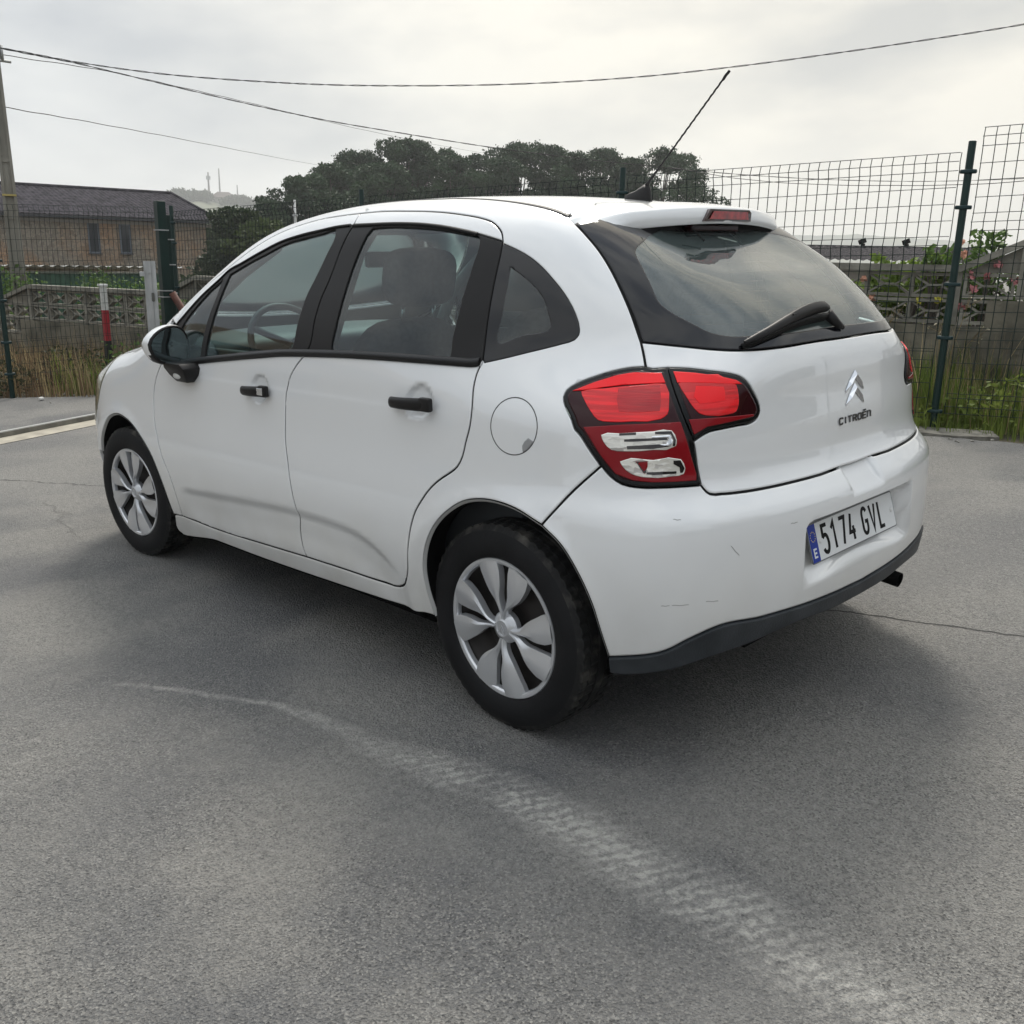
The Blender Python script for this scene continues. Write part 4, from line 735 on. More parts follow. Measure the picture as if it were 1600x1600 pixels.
def strokes(mb,segs,O,ax,ay,az,th,w,ww=None):
    "thick polylines with square ends, height offset so crossings never share a plane"
    k=0
    for s in segs:
        s=[Vector((p[0],p[1])) for p in s]; n=len(s)
        L_=[];R_=[]
        for i,p in enumerate(s):
            d0=(s[i]-s[i-1]).normalized() if i else None; d1=(s[i+1]-s[i]).normalized() if i<n-1 else None
            d=((d0 or d1)+(d1 or d0)).normalized(); c=max(.5,d.dot(d1 or d0)); nrm=Vector((-d.y,d.x))*(w/2/c); e=Vector((0,0))
            L_.append(p+nrm); R_.append(p-nrm)
        V=[];Fc=[]
        for a,b_ in zip(L_,R_):
            for q in (a,b_):
                V.append(O+ax*q.x+ay*q.y); V.append(O+ax*q.x+ay*q.y+az*(th+k*.00015))
        for i in range(n-1):
            o=i*4; Fc+=[(o+1,o+3,o+7,o+5),(o,o+1,o+5,o+4),(o+2,o+6,o+7,o+3)]
        Fc+=[(0,2,3,1),(n*4-4,n*4-3,n*4-1,n*4-2)]
        mb.add(V,Fc); k+=1
def arc(cx,cy,rx,ry,a0,a1,n=10): return [(cx+rx*math.cos(math.radians(a0+(a1-a0)*i/n)),cy+ry*math.sin(math.radians(a0+(a1-a0)*i/n))) for i in range(n+1)]
GL={ # width 1, height 2 cells
'5':[[(.92,2),(.16,2),(.12,1.12)],[(.08,1.12),(.3,1.26)]+arc(.5,.62,.42,.66,95,-90,12)+arc(.46,.35,.42,.37,-92,-170,5)],
'1':[[(.12,1.55),(.55,2.02),(.55,-.02)]],
'7':[[(.04,2),(.93,2),(.36,-.02)]],
'4':[[(.52,2.02),(.06,.62),(1.0,.62)],[(.70,1.05),(.70,-.02)]],
'G':[arc(.5,1.5,.42,.5,25,180,10)+arc(.5,.5,.42,.5,180,360,12)+[(.92,.95),(.52,.95)]],
'V':[[(.02,2.02),(.5,0),(.98,2.02)]],
'L':[[(.12,2.02),(.12,0),(.9,0)]],
'E':[[(.9,2),(.1,2),(.1,0),(.9,0)],[(.1,1),(.8,1)]]}
b=MB(); x=-.189; cw,chh=.0335,.037
for ch_ in '5174 GVL':
    if ch_==' ': x+=.030; continue
    b=MB(); strokes(b,[[(x+p[0]*cw,-.0365+p[1]*chh) for p in s] for s in GL[ch_]],PC+pn*.0036,py,pu,pn,.0009,.0108); x+=cw+.0185; b.build('plate_character',M_PLK,pl)
b=MB(); strokes(b,[[(-.2455+p[0]*.018,-.038+p[1]*.011) for p in s] for s in GL['E']],PC+pn*.0041,py,pu,pn,.0006,.005); b.build('plate_country_letter',M_PLW,pl)
b=MB()
for i in range(12):
    a=i*math.pi/6; cx,cy=-.2367+.0125*math.cos(a),.018+.0135*math.sin(a); b.prism([(cx+.0017*math.cos(t),cy+.0017*math.sin(t)) for t in np.linspace(0,2*math.pi,6)[:-1]],PC+pn*.0041,py,pu,pn,.0003)
b.build('plate_stars',M_YEL,pl)
for sx_ in (-.203,.236):
    V,Fc=lathe([(0,.004),(.004,.0035),(.0068,.0015),(.007,0)],14,'z'); M_=Matrix.Translation(PC+pn*.0036+py*sx_+pu*.0)@pn.to_track_quat('Z','Y').to_matrix().to_4x4()
    b=MB(); b.add(V,Fc,M_); b.build('plate_screw',mat('screw_cap',(.75,.75,.74),.35),pl,smooth=True)
# chevron badge and lettering on the tailgate
def onrear(poly,h,name,mat_,parent,o0=.0005,ridge=None):
    pass
def chev(cy,cz,w,h,t,mb):
    "one inverted-V bar, ridged, following the tailgate"
    pts=[(-w,-h),(-w*.86,-h+t*.55),(0,h*.0+t),( w*.86,-h+t*.55),(w,-h),(w*.93,-h-t*.12),(0,0-t*.12+0),(-w*.93,-h-t*.12)]
    outer=[(-w,-.030),(-.60*w,-.004),(0,.025),(.60*w,-.004),(w,-.030)]
    inner=[(-.93*w,-.036),(-.52*w,-.021),(0,.001),(.52*w,-.021),(.93*w,-.036)]
    mid=[((a[0]+b_[0])/2,(a[1]+b_[1])/2) for a,b_ in zip(outer,inner)]
    V=[]
    for row,o in ((outer,.002),(mid,.010),(inner,.002)):
        for k,p in enumerate(row):
            oo=o if k not in(0,4) else .002
            q,n=gp(cy-p[0],cz+p[1],0); V.append(tuple(q+n*oo))
    Fc=[]
    for r in (0,1):
        for k in range(4): Fc.append((r*5+k,r*5+k+1,r*5+6+k,r*5+5+k))
    return mb.add(V,Fc)
b=MB(); chev(-.020,.964,.056,0,0,b); chev(-.020,.927,.056,0,0,b); b.build('chevron_badge',M_CHR,car)
LT={'C':[[(1,1.75),(.8,2),(.2,2),(0,1.7),(0,.3),(.2,0),(.8,0),(1,.25)]],'I':[[(.5,2.1),(.5,-.1)]],'T':[[(0,2),(1,2)],[(.5,2),(.5,-.1)]],
'R':[[(0,-.1),(0,2),(.75,2),(1,1.75),(1,1.2),(.75,.95),(0,.95)],[(.55,.95),(1.02,-.1)]],'O':[[(.2,0),(0,.3),(0,1.7),(.2,2),(.8,2),(1,1.7),(1,.3),(.8,0),(.1,0)]],
'Ë':[[(1,2),(0,2),(0,0),(1,0)],[(0,1),(.85,1)],[(.1,2.75),(.38,2.75)],[(.62,2.75),(.9,2.75)]],'n':[[(0,-.1),(0,2),(.75,2),(1,1.7),(1,-.1)]]}
b=MB(); y=.075; lw,lh=.0195,.0083
for ch_ in 'CITROËn':
    w_=lw*(.5 if ch_=='I' else 1)
    for s in LT[ch_]:
        q,n=gp(y-w_*.5,.853,.001); ax=Vector((0,-1,0)); az=n; ay=az.cross(ax).normalized()*1.0; ay=ay if ay.z>0 else -ay
        strokes(b,[[((p[0]-.5)*w_,p[1]*lh*1.0-.006) for p in s]],q,ax,ay,az,.0022,.0044)
    y-=w_+.0105
b.build('badge_lettering',mat('dark_chrome',(.12,.12,.125),.2,metal=.8),car)
# exhaust
V,Fc=lathe([(.022,0),(.024,.0),(.025,.16),(.020,.16),(.020,.02)],20,'y'); b=MB(); b.add(V,Fc,Matrix.Translation((-.628,-.352,.288))@Matrix.Rotation(math.radians(-90),4,'Z')@Matrix.Rotation(math.radians(8),4,'X')); b.build('exhaust_pipe',M_DARK,car,smooth=True)
# door mirrors
def mirror_unit(s):
    V,Fc=rbox(0,0,0,1,1,1,.62,24,14); out=[]
    # shell: oval face at the rear, domed nose forward
    face=[(.934,1.018),(.907,1.055),(.872,1.075),(.83,1.083),(.798,1.073),(.78,1.046),(.773,.998),(.781,.955),(.798,.936),(.86,.937),(.90,.950),(.925,.979)]
    fc_=cmr(np.array([[1.82,a,b_] for a,b_ in face]),0,closed=True); 
    fc_=cmr(np.array([[1.82,a,b_] for a,b_ in face]),2,closed=True); ctr=fc_.mean(0)
    def ring(k,dx,dz=0): 
        p=ctr+(fc_-ctr)*k; p=p.copy(); p[:,0]=1.82+dx-.10*(p[:,1]-ctr[1])*0; p[:,2]+=dz; return p
    rings=[ring(.93,.004),ring(1.0,.0),ring(1.06,.012),ring(1.09,.035),ring(1.06,.065),ring(.95,.092),ring(.72,.112),ring(.35,.122),ring(.02,.125)]
    n=len(fc_); V=np.concatenate(rings); V[:,1]*=s
    Fq=[(r*n+i,r*n+(i+1)%n,(r+1)*n+(i+1)%n,(r+1)*n+i) for r in range(len(rings)-1) for i in range(n)]
    # normal check
    f=Fq[len(Fq)//2]; c=np.cross(V[f[1]]-V[f[0]],V[f[2]]-V[f[0]])
    if (c*(V[f[0]]-np.array([1.87,ctr[1]*s,ctr[2]]))).sum()<0: Fq=[g[::-1] for g in Fq]
    white=[];black=[]
    for f in Fq:
        z=np.mean([V[i][2] for i in f]); xx=np.mean([V[i][0] for i in f]); ring_i=f[0]//n if True else 0
        (white if (z>.972-.25*(xx-1.84) and xx>1.828) else black).append(f)
    root=mesh('door_mirror',V,black,M_TRIM,car,smooth=True); mesh('mirror_shell',V,white,M_PAINT,root,smooth=True)
    g=ring(.93,.006); g[:,1]*=s; gg=np.concatenate([g,[[1.828,ctr[1]*s,ctr[2]]]]); mesh('mirror_glass',gg,[(i,(i+1)%n,n) if s>0 else ((i+1)%n,i,n) for i in range(n)],mat('mirror_glass',(.34,.42,.43),.02,metal=1),root)
    # foot with side repeater
    ft=MB()
    sec=[(.945,[(1.84,.80),(1.70,.80),(1.70,.885),(1.84,.885)]),(.925,[(1.845,.79),(1.675,.79),(1.675,.882),(1.845,.882)]),(.895,[(1.835,.79),(1.685,.79),(1.690,.868),(1.83,.868)]),(.868,[(1.815,.79),(1.715,.79),(1.720,.850),(1.81,.850)])]
    V=[(x,y*s,z) for z,q in sec for x,y in q]; Fc=[(r*4+i,(r+1)*4+i,(r+1)*4+(i+1)%4,r*4+(i+1)%4) for r in range(3) for i in range(4)]+[(0,1,2,3),(12,15,14,13)]
    ft.add(V,Fc if s<0 else [f[::-1] for f in Fc]); f_=ft.build('mirror_foot',M_TRIM,root,bevel=.006,smooth=True)
    V,Fc=lathe([(0,.008),(.012,.0075),(.021,.004),(.024,0)],20,'z'); M_=Matrix.Translation((1.765,.866*s,.897))@Matrix.Rotation(math.radians(-90*s),4,'X')@Matrix.Diagonal((1.35,.62,1,1))
    b=MB(); b.add(V,Fc,M_); b.build('side_repeater',mat('repeater_clear',(.62,.62,.60),.12,coat=1),f_,smooth=True)
for s in (1,-1): mirror_unit(s)
# --------- wheels
M_TYRE=noise_col(mat('tyre_rubber',(.012,.012,.013),.7,spec=.3),(.004,.004,.005),(.009,.009,.010),8,8,bump=.1,bscale=90)
M_TREAD=noise_col(mat('tyre_tread',(.02,.02,.02),.8),(.006,.006,.006),(.10,.092,.08),14,8,pos=(.50,.78),bump=.2,bscale=120)
def tyre_mesh():
    # profile (radius, lateral); outer side is +
    h=.0925
    pr=[(.200,.070),(.205,.080),(.212,.086),(.222,.0905),(.240,.0935),(.255,.0935),(.270,.0905),(.285,.084),(.296,.078)]
    tr=[]
    for a,b_ in ((.074,.050),(.044,.020),(.014,-.014),(-.020,-.044),(-.050,-.074)):
        tr+=[(.2975,a+.002),(.3055-abs(a)*.03,a),(.3055-abs(b_)*.03,b_),(.2975,b_-.002)]
    full=pr+tr+[(r,-l) for r,l in pr[::-1]]
    return full,len(pr),len(tr)
TP,NP,NTR=tyre_mesh()
def tyre():
    n=168; V=[];m=len(TP)
    for k in range(n):
        t=2*math.pi*k/n
        for i,(r,l) in enumerate(TP):
            rr_=r
            # cross grooves in the outer ribs
            if i in (NP+1,NP+2,NP+NTR-3,NP+NTR-2) and k%3==0 or i in (NP+5,NP+6,NP+13,NP+14) and (k+1)%3==0: rr_=r-.0045
            if i in (NP-1,) and k%3==0: rr_=r-.0025
            if r<.3-.0: pass
            z=rr_*math.sin(t)
            # slight flat at the contact patch
            if z<-.3005: z=-.3005-(z+.3005)*.0
            V.append((rr_*math.cos(t),l*(1+.05*max(0,-math.sin(t)-.8)),z))
    Fc=[(k*m+i,k*m+i+1,((k+1)%n)*m+i+1,((k+1)%n)*m+i) for k in range(n) for i in range(m-1)]
    return V,Fc
VT,FT=tyre()
me_t=bpy.data.meshes.new('tyre'); me_t.from_pydata(VT,[],FT); me_t.materials.append(M_TYRE); me_t.materials.append(M_TREAD)
m_=len(TP)
for p in me_t.polygons:
    i=min(v%m_ for v in p.vertices); p.use_smooth=i<NP-2 or i>=NP+NTR+1; p.material_index=1 if NP-2<=i<NP+NTR+1 else 0
me_t.update()
def flip_if(me,c=(0,0,0)):
    p=me.polygons[len(me.polygons)//2]
    if p.normal.dot(p.center-Vector(c))<0: me.flip_normals()
# hub cap: ring, eight swirled blades, hub
def capmesh():
    V=[];Fc=[]
    def P(r,a,y): return (r*math.cos(a),y,r*math.sin(a))
    n=96
    prof=[(.2075,.070),(.2070,.080),(.2045,.0845),(.200,.0850),(.194,.083),(.190,.078),(.188,.066)]
    v,f=lathe(prof,n,'y'); b=MB(); b.add(v,f)
    # hub
    v,f=lathe([(0,.080),(.019,.080),(.0205,.0825),(.024,.083),(.0265,.0815),(.031,.079),(.040,.0745),(.047,.066),(.048,.05)],40,'y'); b.add(v,f)
    for pc in range(4):
        for sgn in (-1,1):
            a0=math.radians(84+90*pc+sgn*18.5)
            m=12; rows=[]
            for i in range(m+1):
                t=i/m; r=.030+(.2005-.030)*t
                sw=math.radians(3*math.sin(math.pi*t)-sgn*(11-11*float(sst(t,.0,.5))))
                wl=math.radians(7+12.5*min(1,t*1.35)**1.2) if t<.9 else math.radians(19.5-2*(t-.9)*10)
                wl*=1.05; k=.040/(max(r,.04)) ; wmin=math.radians(11)*k*1.0
                hw=max(math.radians(6.7+6.9*float(sst(t,.1,.7))),wmin*.85)-math.radians(1.8)*float(sst(t,.82,1))
                y0=.0755+.009*math.sin(math.pi*min(1,t*.8+.12))+.008*t
                rows.append([P(r,a0+sw-hw,y0-.022),P(r,a0+sw-hw,y0-.007),P(r,a0+sw-hw*.15,y0+.0015),P(r,a0+sw+hw*.55,y0+.0035),P(r,a0+sw+hw,y0-.001),P(r,a0+sw+hw,y0-.022)])
            V=[p for r_ in rows for p in r_]; Fc=[(i*6+k,i*6+k+1,i*6+7+k,i*6+6+k) for i in range(m) for k in range(5)]
            b.add(V,Fc)
    return b
cb=capmesh()
me_c=bpy.data.meshes.new('hubcap'); me_c.from_pydata(cb.V,[],cb.F); me_c.materials.append(M_SILV)
bm=bmesh.new(); bm.from_mesh(me_c); bmesh.ops.recalc_face_normals(bm,faces=bm.faces); bm.to_mesh(me_c); bm.free()
me_c.polygons.foreach_set('use_smooth',[True]*len(me_c.polygons)); me_c.set_sharp_from_angle(angle=.45)
# steel behind the cap
v,f=lathe([(0,.02),(.05,.02),(.06,.035),(.11,.03),(.14,.012),(.16,.02),(.182,.03),(.19,.055),(.203,.06)],60,'y'); b=MB(); b.add(v,f)
me_r=bpy.data.meshes.new('rim'); me_r.from_pydata(b.V,[],b.F); me_r.materials.append(M_STEEL); me_r.polygons.foreach_set('use_smooth',[True]*len(me_r.polygons))
b=MB()
chv=lambda cy,mb:[mb.add([( -.011,.0835,cy-.010),(0,.0835,cy+.003),(.011,.0835,cy-.010),(.011,.0835,cy-.0065),(0,.0835,cy+.0075),(-.011,.0835,cy-.0065),(-.011,.0850,cy-.010),(0,.0850,cy+.003),(.011,.0850,cy-.010),(.011,.0850,cy-.0065),(0,.0850,cy+.0075),(-.011,.0850,cy-.0065)],[(6,7,10,11),(7,8,9,10),(0,6,11,5),(2,3,9,8),(5,11,10,4),(4,10,9,3),(0,1,7,6),(1,2,8,7)])]
chv(.004,b); chv(-.006,b)
me_e=bpy.data.meshes.new('emblem'); me_e.from_pydata(b.V,[],b.F); me_e.materials.append(M_SILV)
for wx,wy,st in ((0,1,0),(0,-1,0),(WHX,1,.084),(WHX,-1,.084)):
    W=empty('wheel'); W.parent=car; W['own']=1; W.location=(wx-1.2,.734*wy,.3015); W.rotation_euler=(0,math.radians(-9 if wx==0 else -4),st+(0 if wy>0 else math.pi))
    link('tyre',me_t,W); cp=link('hubcap',me_c,W); link('rim',me_r,W); link('hubcap_emblem',me_e,cp)
# wheel wells, floor, axle beam
for wx in (0,WHX):
    for s in (1,-1):
        R=.385; V=[];n=26
        for k in range(n+1):
            a=math.radians(4+172*k/n); 
            for y in (.775,.68,.50): V.append((wx+R*math.cos(a),y*s,WHZ+R*math.sin(a)))
        Fc=[(k*3+i,k*3+i+1,k*3+4+i,k*3+3+i) for k in range(n) for i in (0,1)]
        Fc.append(tuple(k*3+2 for k in range(n+1)))
        mesh('wheel_well',V,Fc,M_DARK,car,smooth=False)
        # rolled lip of the arch
        key='rarch' if wx==0 else 'farch'
for key in (('rarch','rarch2'),('farch',)):
    P=C(*key); Nn=normal(P); ctr=np.array([0 if key[0][0]=='r' else 2.43,0,.30]); ci=ctr-P; ci[:,1]=0; ci/=np.linalg.norm(ci,axis=1,keepdims=True)
    V=np.concatenate([P+Nn*.0,P+ci*.004-Nn*.004,P+ci*.006-Nn*.010]); n=len(P); Fc=[(r*n+i,r*n+i+1,(r+1)*n+i+1,(r+1)*n+i) for r in range(2) for i in range(n-1)]
    Vb=np.concatenate([P+ci*.006-Nn*.010,P+ci*.002-Nn*.09]); Fbk=[(i,i+1,n+i+1,n+i) for i in range(n-1)]
    for mm,ff in ((Vb,Fbk),(mirror3(Vb),[f[::-1] for f in Fbk])): mesh('arch_liner',mm,ff,M_DARK,car,smooth=True)
    M_LIP=mat('arch_lip',(.50,.50,.49),.5)
    mesh('arch_lip',V,Fc,M_LIP,car,smooth=True); mesh('arch_lip',mirror3(V),[f[::-1] for f in Fc],M_LIP,car,smooth=True)
b=MB(); b.box((1.25,0,.22),(1.75,1.50,.04)); b.box((1.25,.66,.27),(1.70,.24,.10)); b.box((1.25,-.66,.27),(1.70,.24,.10)); b.box((-.1,0,.33),(.95,.96,.05)); b.box((2.55,0,.24),(.85,.96,.05)); b.build('floor_pan',M_DARK,car)
b=MB(); b.tube([(0,.6,.27),(.05,.3,.25),(.05,-.3,.25),(0,-.6,.27)],.035,10); b.build('rear_axle',M_DARK,car,smooth=True)
b=MB(); b.tube([(1.8,-.2,.17),(.6,-.2,.18),(.3,-.25,.2),(-.3,-.3,.25),(-.5,-.34,.27)],.022,8); b.box((-.25,-.1,.31),(.30,.5,.12)); b.build('exhaust_line',M_DARK,car,smooth=False)
# sill underside return
P=C('sill_bot'); V=np.concatenate([P,P+[0,-.10,-.015],P+[0,-.10,.10]]); n=len(P); Fc=[(r*n+i,r*n+i+1,(r+1)*n+i+1,(r+1)*n+i) for r in range(2) for i in range(n-1)]
mesh('sill_return',V,Fc,M_DARK,car); mesh('sill_return',mirror3(V),[f[::-1] for f in Fc],M_DARK,car)
# --------- interior
for s in (1,-1): b=MB(); b.box((1.0,.70*s,.70),(2.0,.05,.58)); b.build('door_card',M_IN,car,bevel=.01)
V,Fc=rbox(2.05,0,.88,.62,1.36,.30,.4,28,14); b=MB(); b.add(V,Fc); b.build('dashboard',M_IN,car,smooth=True)
b=MB(); b.box((-.20,0,.93),(.50,1.02,.03)); b.build('parcel_shelf',M_IN,car,bevel=.01)
b=MB(); b.box((-.1,0,.62),(.75,.96,.03)); b.box((.05,.52,.78),(.9,.04,.34)); b.box((.05,-.52,.78),(.9,.04,.34)); b.build('boot_lining',M_IN,car)
def seat(x,y,w=.50,name='front_seat'):
    root=empty(name); root.parent=car; root.location=(x-1.2,y,0); root['own']=1
    Rb=Matrix.Rotation(math.radians(-22),3,'Y')
    V,Fc=rbox(.05,0,.45,.52,w,.20,.5,24,12); b=MB(); b.add(V,Fc); b.build('seat_cushion',M_SEAT,root,smooth=True)
    V,Fc=rbox(-.25,0,.80,.16,w,.66,.5,24,14,R=Rb,taper=.12); b=MB(); b.add(V,Fc); b.build('backrest',M_SEAT,root,smooth=True)
    V,Fc=rbox(-.41,0,1.255,.10,.30,.20,.55,24,14,R=Matrix.Rotation(math.radians(-10),3,'Y')); b=MB(); b.add(V,Fc); b.build('headrest',M_SEAT,root,smooth=True)
    b=MB()
    for s in (-.07,.07): b.tube([(-.375,s,1.06),(-.40,s,1.18)],.006,8)
    b.build('headrest_post',M_CHR,root,smooth=True)
seat(1.25,.37); seat(1.25,-.37)
Rb=Matrix.Rotation(math.radians(-20),3,'Y'); root=empty('rear_seat'); root.parent=car
V,Fc=rbox(.50,0,.48,.50,1.26,.18,.4,28,12); b=MB(); b.add(V,Fc); b.build('seat_cushion',M_SEAT,root,smooth=True)
V,Fc=rbox(.17,0,.76,.16,1.24,.52,.35,28,12,R=Rb); b=MB(); b.add(V,Fc); b.build('backrest',M_SEAT,root,smooth=True)
for y in (.33,-.33):
    V,Fc=rbox(.075,y,1.07,.09,.26,.14,.5,20,12); b=MB(); b.add(V,Fc); b.build('headrest',M_SEAT,root,smooth=True)
# steering wheel, inner mirror, pillar linings
sw=MB(); cx,cy,cz=1.72,.37,.98; Rw=Matrix.Rotation(math.radians(-62),3,'Y'); sw.tube([Vector((cx,cy,cz))+Rw@Vector((.18*math.cos(a),.18*math.sin(a),0)) for a in np.linspace(0,2*math.pi,33)[:-1]],.014,8,closed=True)
for a in (0,2.1,-2.1): sw.tube([Vector((cx,cy,cz)),Vector((cx,cy,cz))+Rw@Vector((.17*math.cos(a+math.pi),.17*math.sin(a+math.pi),0))],.014,6)
sw.build('steering_wheel',M_IN,car,smooth=True)
b=MB(); b.box((1.53,0,1.32),(.03,.22,.065),R=Matrix.Rotation(.2,3,'Z')); b.build('inner_mirror',M_IN,car,bevel=.01,smooth=True)
for s in (1,-1):
    b=MB(); p=[(x,y*s,z) for x,y,z in ((2.0,.70,1.00),(1.85,.655,1.16),(1.65,.61,1.28),(1.45,.56,1.38))]; b.tube(p,[.03,.028,.026,.026],8)
    p=[(x,y*s,z) for x,y,z in ((.98,.735,.95),(.93,.68,1.15),(.90,.60,1.35),(.88,.52,1.46))]; b.tube(p,[.05,.045,.04,.04],8)
    b.build('pillar_lining',M_INL,car,smooth=True)
xs=[1.42,1.0,.6,.2,.05]; V=[]
for x in xs:
    for y in (-.5,-.3,0,.3,.5):
        z=lift(np.array([[x,y*.92]]),'top')[0][2]-.035-(.03 if abs(y)>.45 else 0); V.append((x,y,z))
mesh('headliner',V,[(i*5+k,i*5+k+1,i*5+6+k,i*5+5+k) for i in range(4) for k in range(4)],M_INL,car,smooth=True)
SCUFFS=[[[-0.4958,0.7433,0.4763],[-0.5105,0.7291,0.4769]],[[-0.5148,0.7245,0.4775],[-0.5412,0.692,0.4768]],[[-0.5655,0.6538,0.4806],[-0.5806,0.623,0.4775]],[[-0.5035,0.712,0.6928],[-0.5166,0.6989,0.6908]],[[-0.592,0.5932,0.616],[-0.601,0.568,0.5871]],[[-0.6405,0.3921,0.6391],[-0.6445,0.3668,0.6379]],[[0.8418,0.8433,0.7193],[0.8309,0.8378,0.7499]],[[0.6969,0.8185,0.8816],[0.6914,0.8189,0.8791]],[[1.6181,0.8653,0.5562],[1.6107,0.8654,0.5534]],[[0.8437,0.8505,0.6813],[0.8381,0.848,0.6946]]]
M_SCF=mat('scuff_mark',(.34,.33,.32),.7)
for q_ in SCUFFS[:6]:
    q_=np.array(q_); P=surf(np.array([q_[0]+(q_[1]-q_[0])*t+np.array([0,0,.0008*math.sin(t*9)]) for t in np.linspace(0,1,6)]),'wrap')
    for o_ in strip(P,.0016 if np.linalg.norm(q_[1]-q_[0])>.01 else .003,.0006,M_SCF,'scuff',mir=False,th=.0008): pass
fin()
CABLES= {"A":[[17.946,-4.637,3.12],[17.011,-5.451,3.01],[16.089,-6.253,2.818],[15.091,-7.121,2.665],[13.946,-8.117,2.57],[13.189,-8.775,2.534],[12.139,-9.689,2.53],[10.664,-10.971,2.585],[9.509,-11.977,2.688],[8.449,-12.899,2.841],[7.412,-13.801,3.025],[6.398,-14.683,3.222],[5.406,-15.545,3.432],[4.443,-16.383,3.686]],"B":[[18.42,-4.78,3.365],[18.215,-5.837,3.223],[17.992,-6.991,3.131],[17.728,-8.352,2.968],[17.39,-10.097,2.768],[17.141,-11.381,2.649],[16.757,-13.366,2.534],[16.323,-15.603,2.432],[15.906,-17.754,2.389],[15.522,-19.74,2.372],[14.813,-23.4,2.386],[13.643,-29.435,2.599],[12.147,-37.156,3.168],[11.139,-42.358,3.663]],"C":[[19.462,-5.217,3.354],[20.592,-6.586,3.531],[22.812,-9.276,3.912],[26.02,-13.162,4.316],[29.108,-16.903,4.672],[34.66,-23.629,5.278],[44.367,-35.389,6.44],[65.632,-61.15,9.2]],"D":[[19.942,-5.246,2.614],[22.013,-6.932,2.79],[25.529,-9.794,3.134],[31.679,-14.8,3.711],[46.532,-26.89,5.064],[88.059,-60.694,8.919]],"E":[[32.779,-44.53,5.106],[27.31,-43.176,4.189],[19.039,-41.129,3.449],[12.939,-39.619,3.287],[10.251,-38.954,3.411]]}
FLOW= [[3.878, -8.253, -0.082], [3.798, -8.278, -0.245], [3.063, -8.512, -0.037], [2.96, -8.545, -0.044], [2.895, -8.565, 0.051], [3.044, -8.518, -0.147], [2.758, -8.609, -0.069], [3.111, -8.497, -0.288], [3.181, -8.475, 0.217], [3.151, -8.484, 0.129], [3.43, -8.395, -0.253], [3.289, -8.44, -0.247]]
# =================== PLACE ===================
# the yard tilts against gravity: far things stand in a frame E with its origin at the camera
_g=Vector((-.031,-.032,1)).normalized(); _x=(Vector((1,0,0))-_g*_g.x).normalized(); _y=_g.cross(_x)
GM=Matrix((( _x.x,_y.x,_g.x,CAM.x),(_x.y,_y.y,_g.y,CAM.y),(_x.z,_y.z,_g.z,CAM.z),(0,0,0,1)))
GR=GM.to_3x3(); ANCH=[]
def pe(az,D,z): a=math.radians(az); return Vector((D*math.cos(a),D*math.sin(a),z))
def inE(o,loc=(0,0,0),rz=0): o.matrix_world=GM@Matrix.Translation(loc)@Matrix.Rotation(rz,4,'Z'); return o
def leaned(o,loc,rz=0): o.matrix_world=Matrix.Translation(loc)@GR.to_4x4()@Matrix.Rotation(rz,4,'Z'); return o
def e2w(p): return GM@Vector(p)
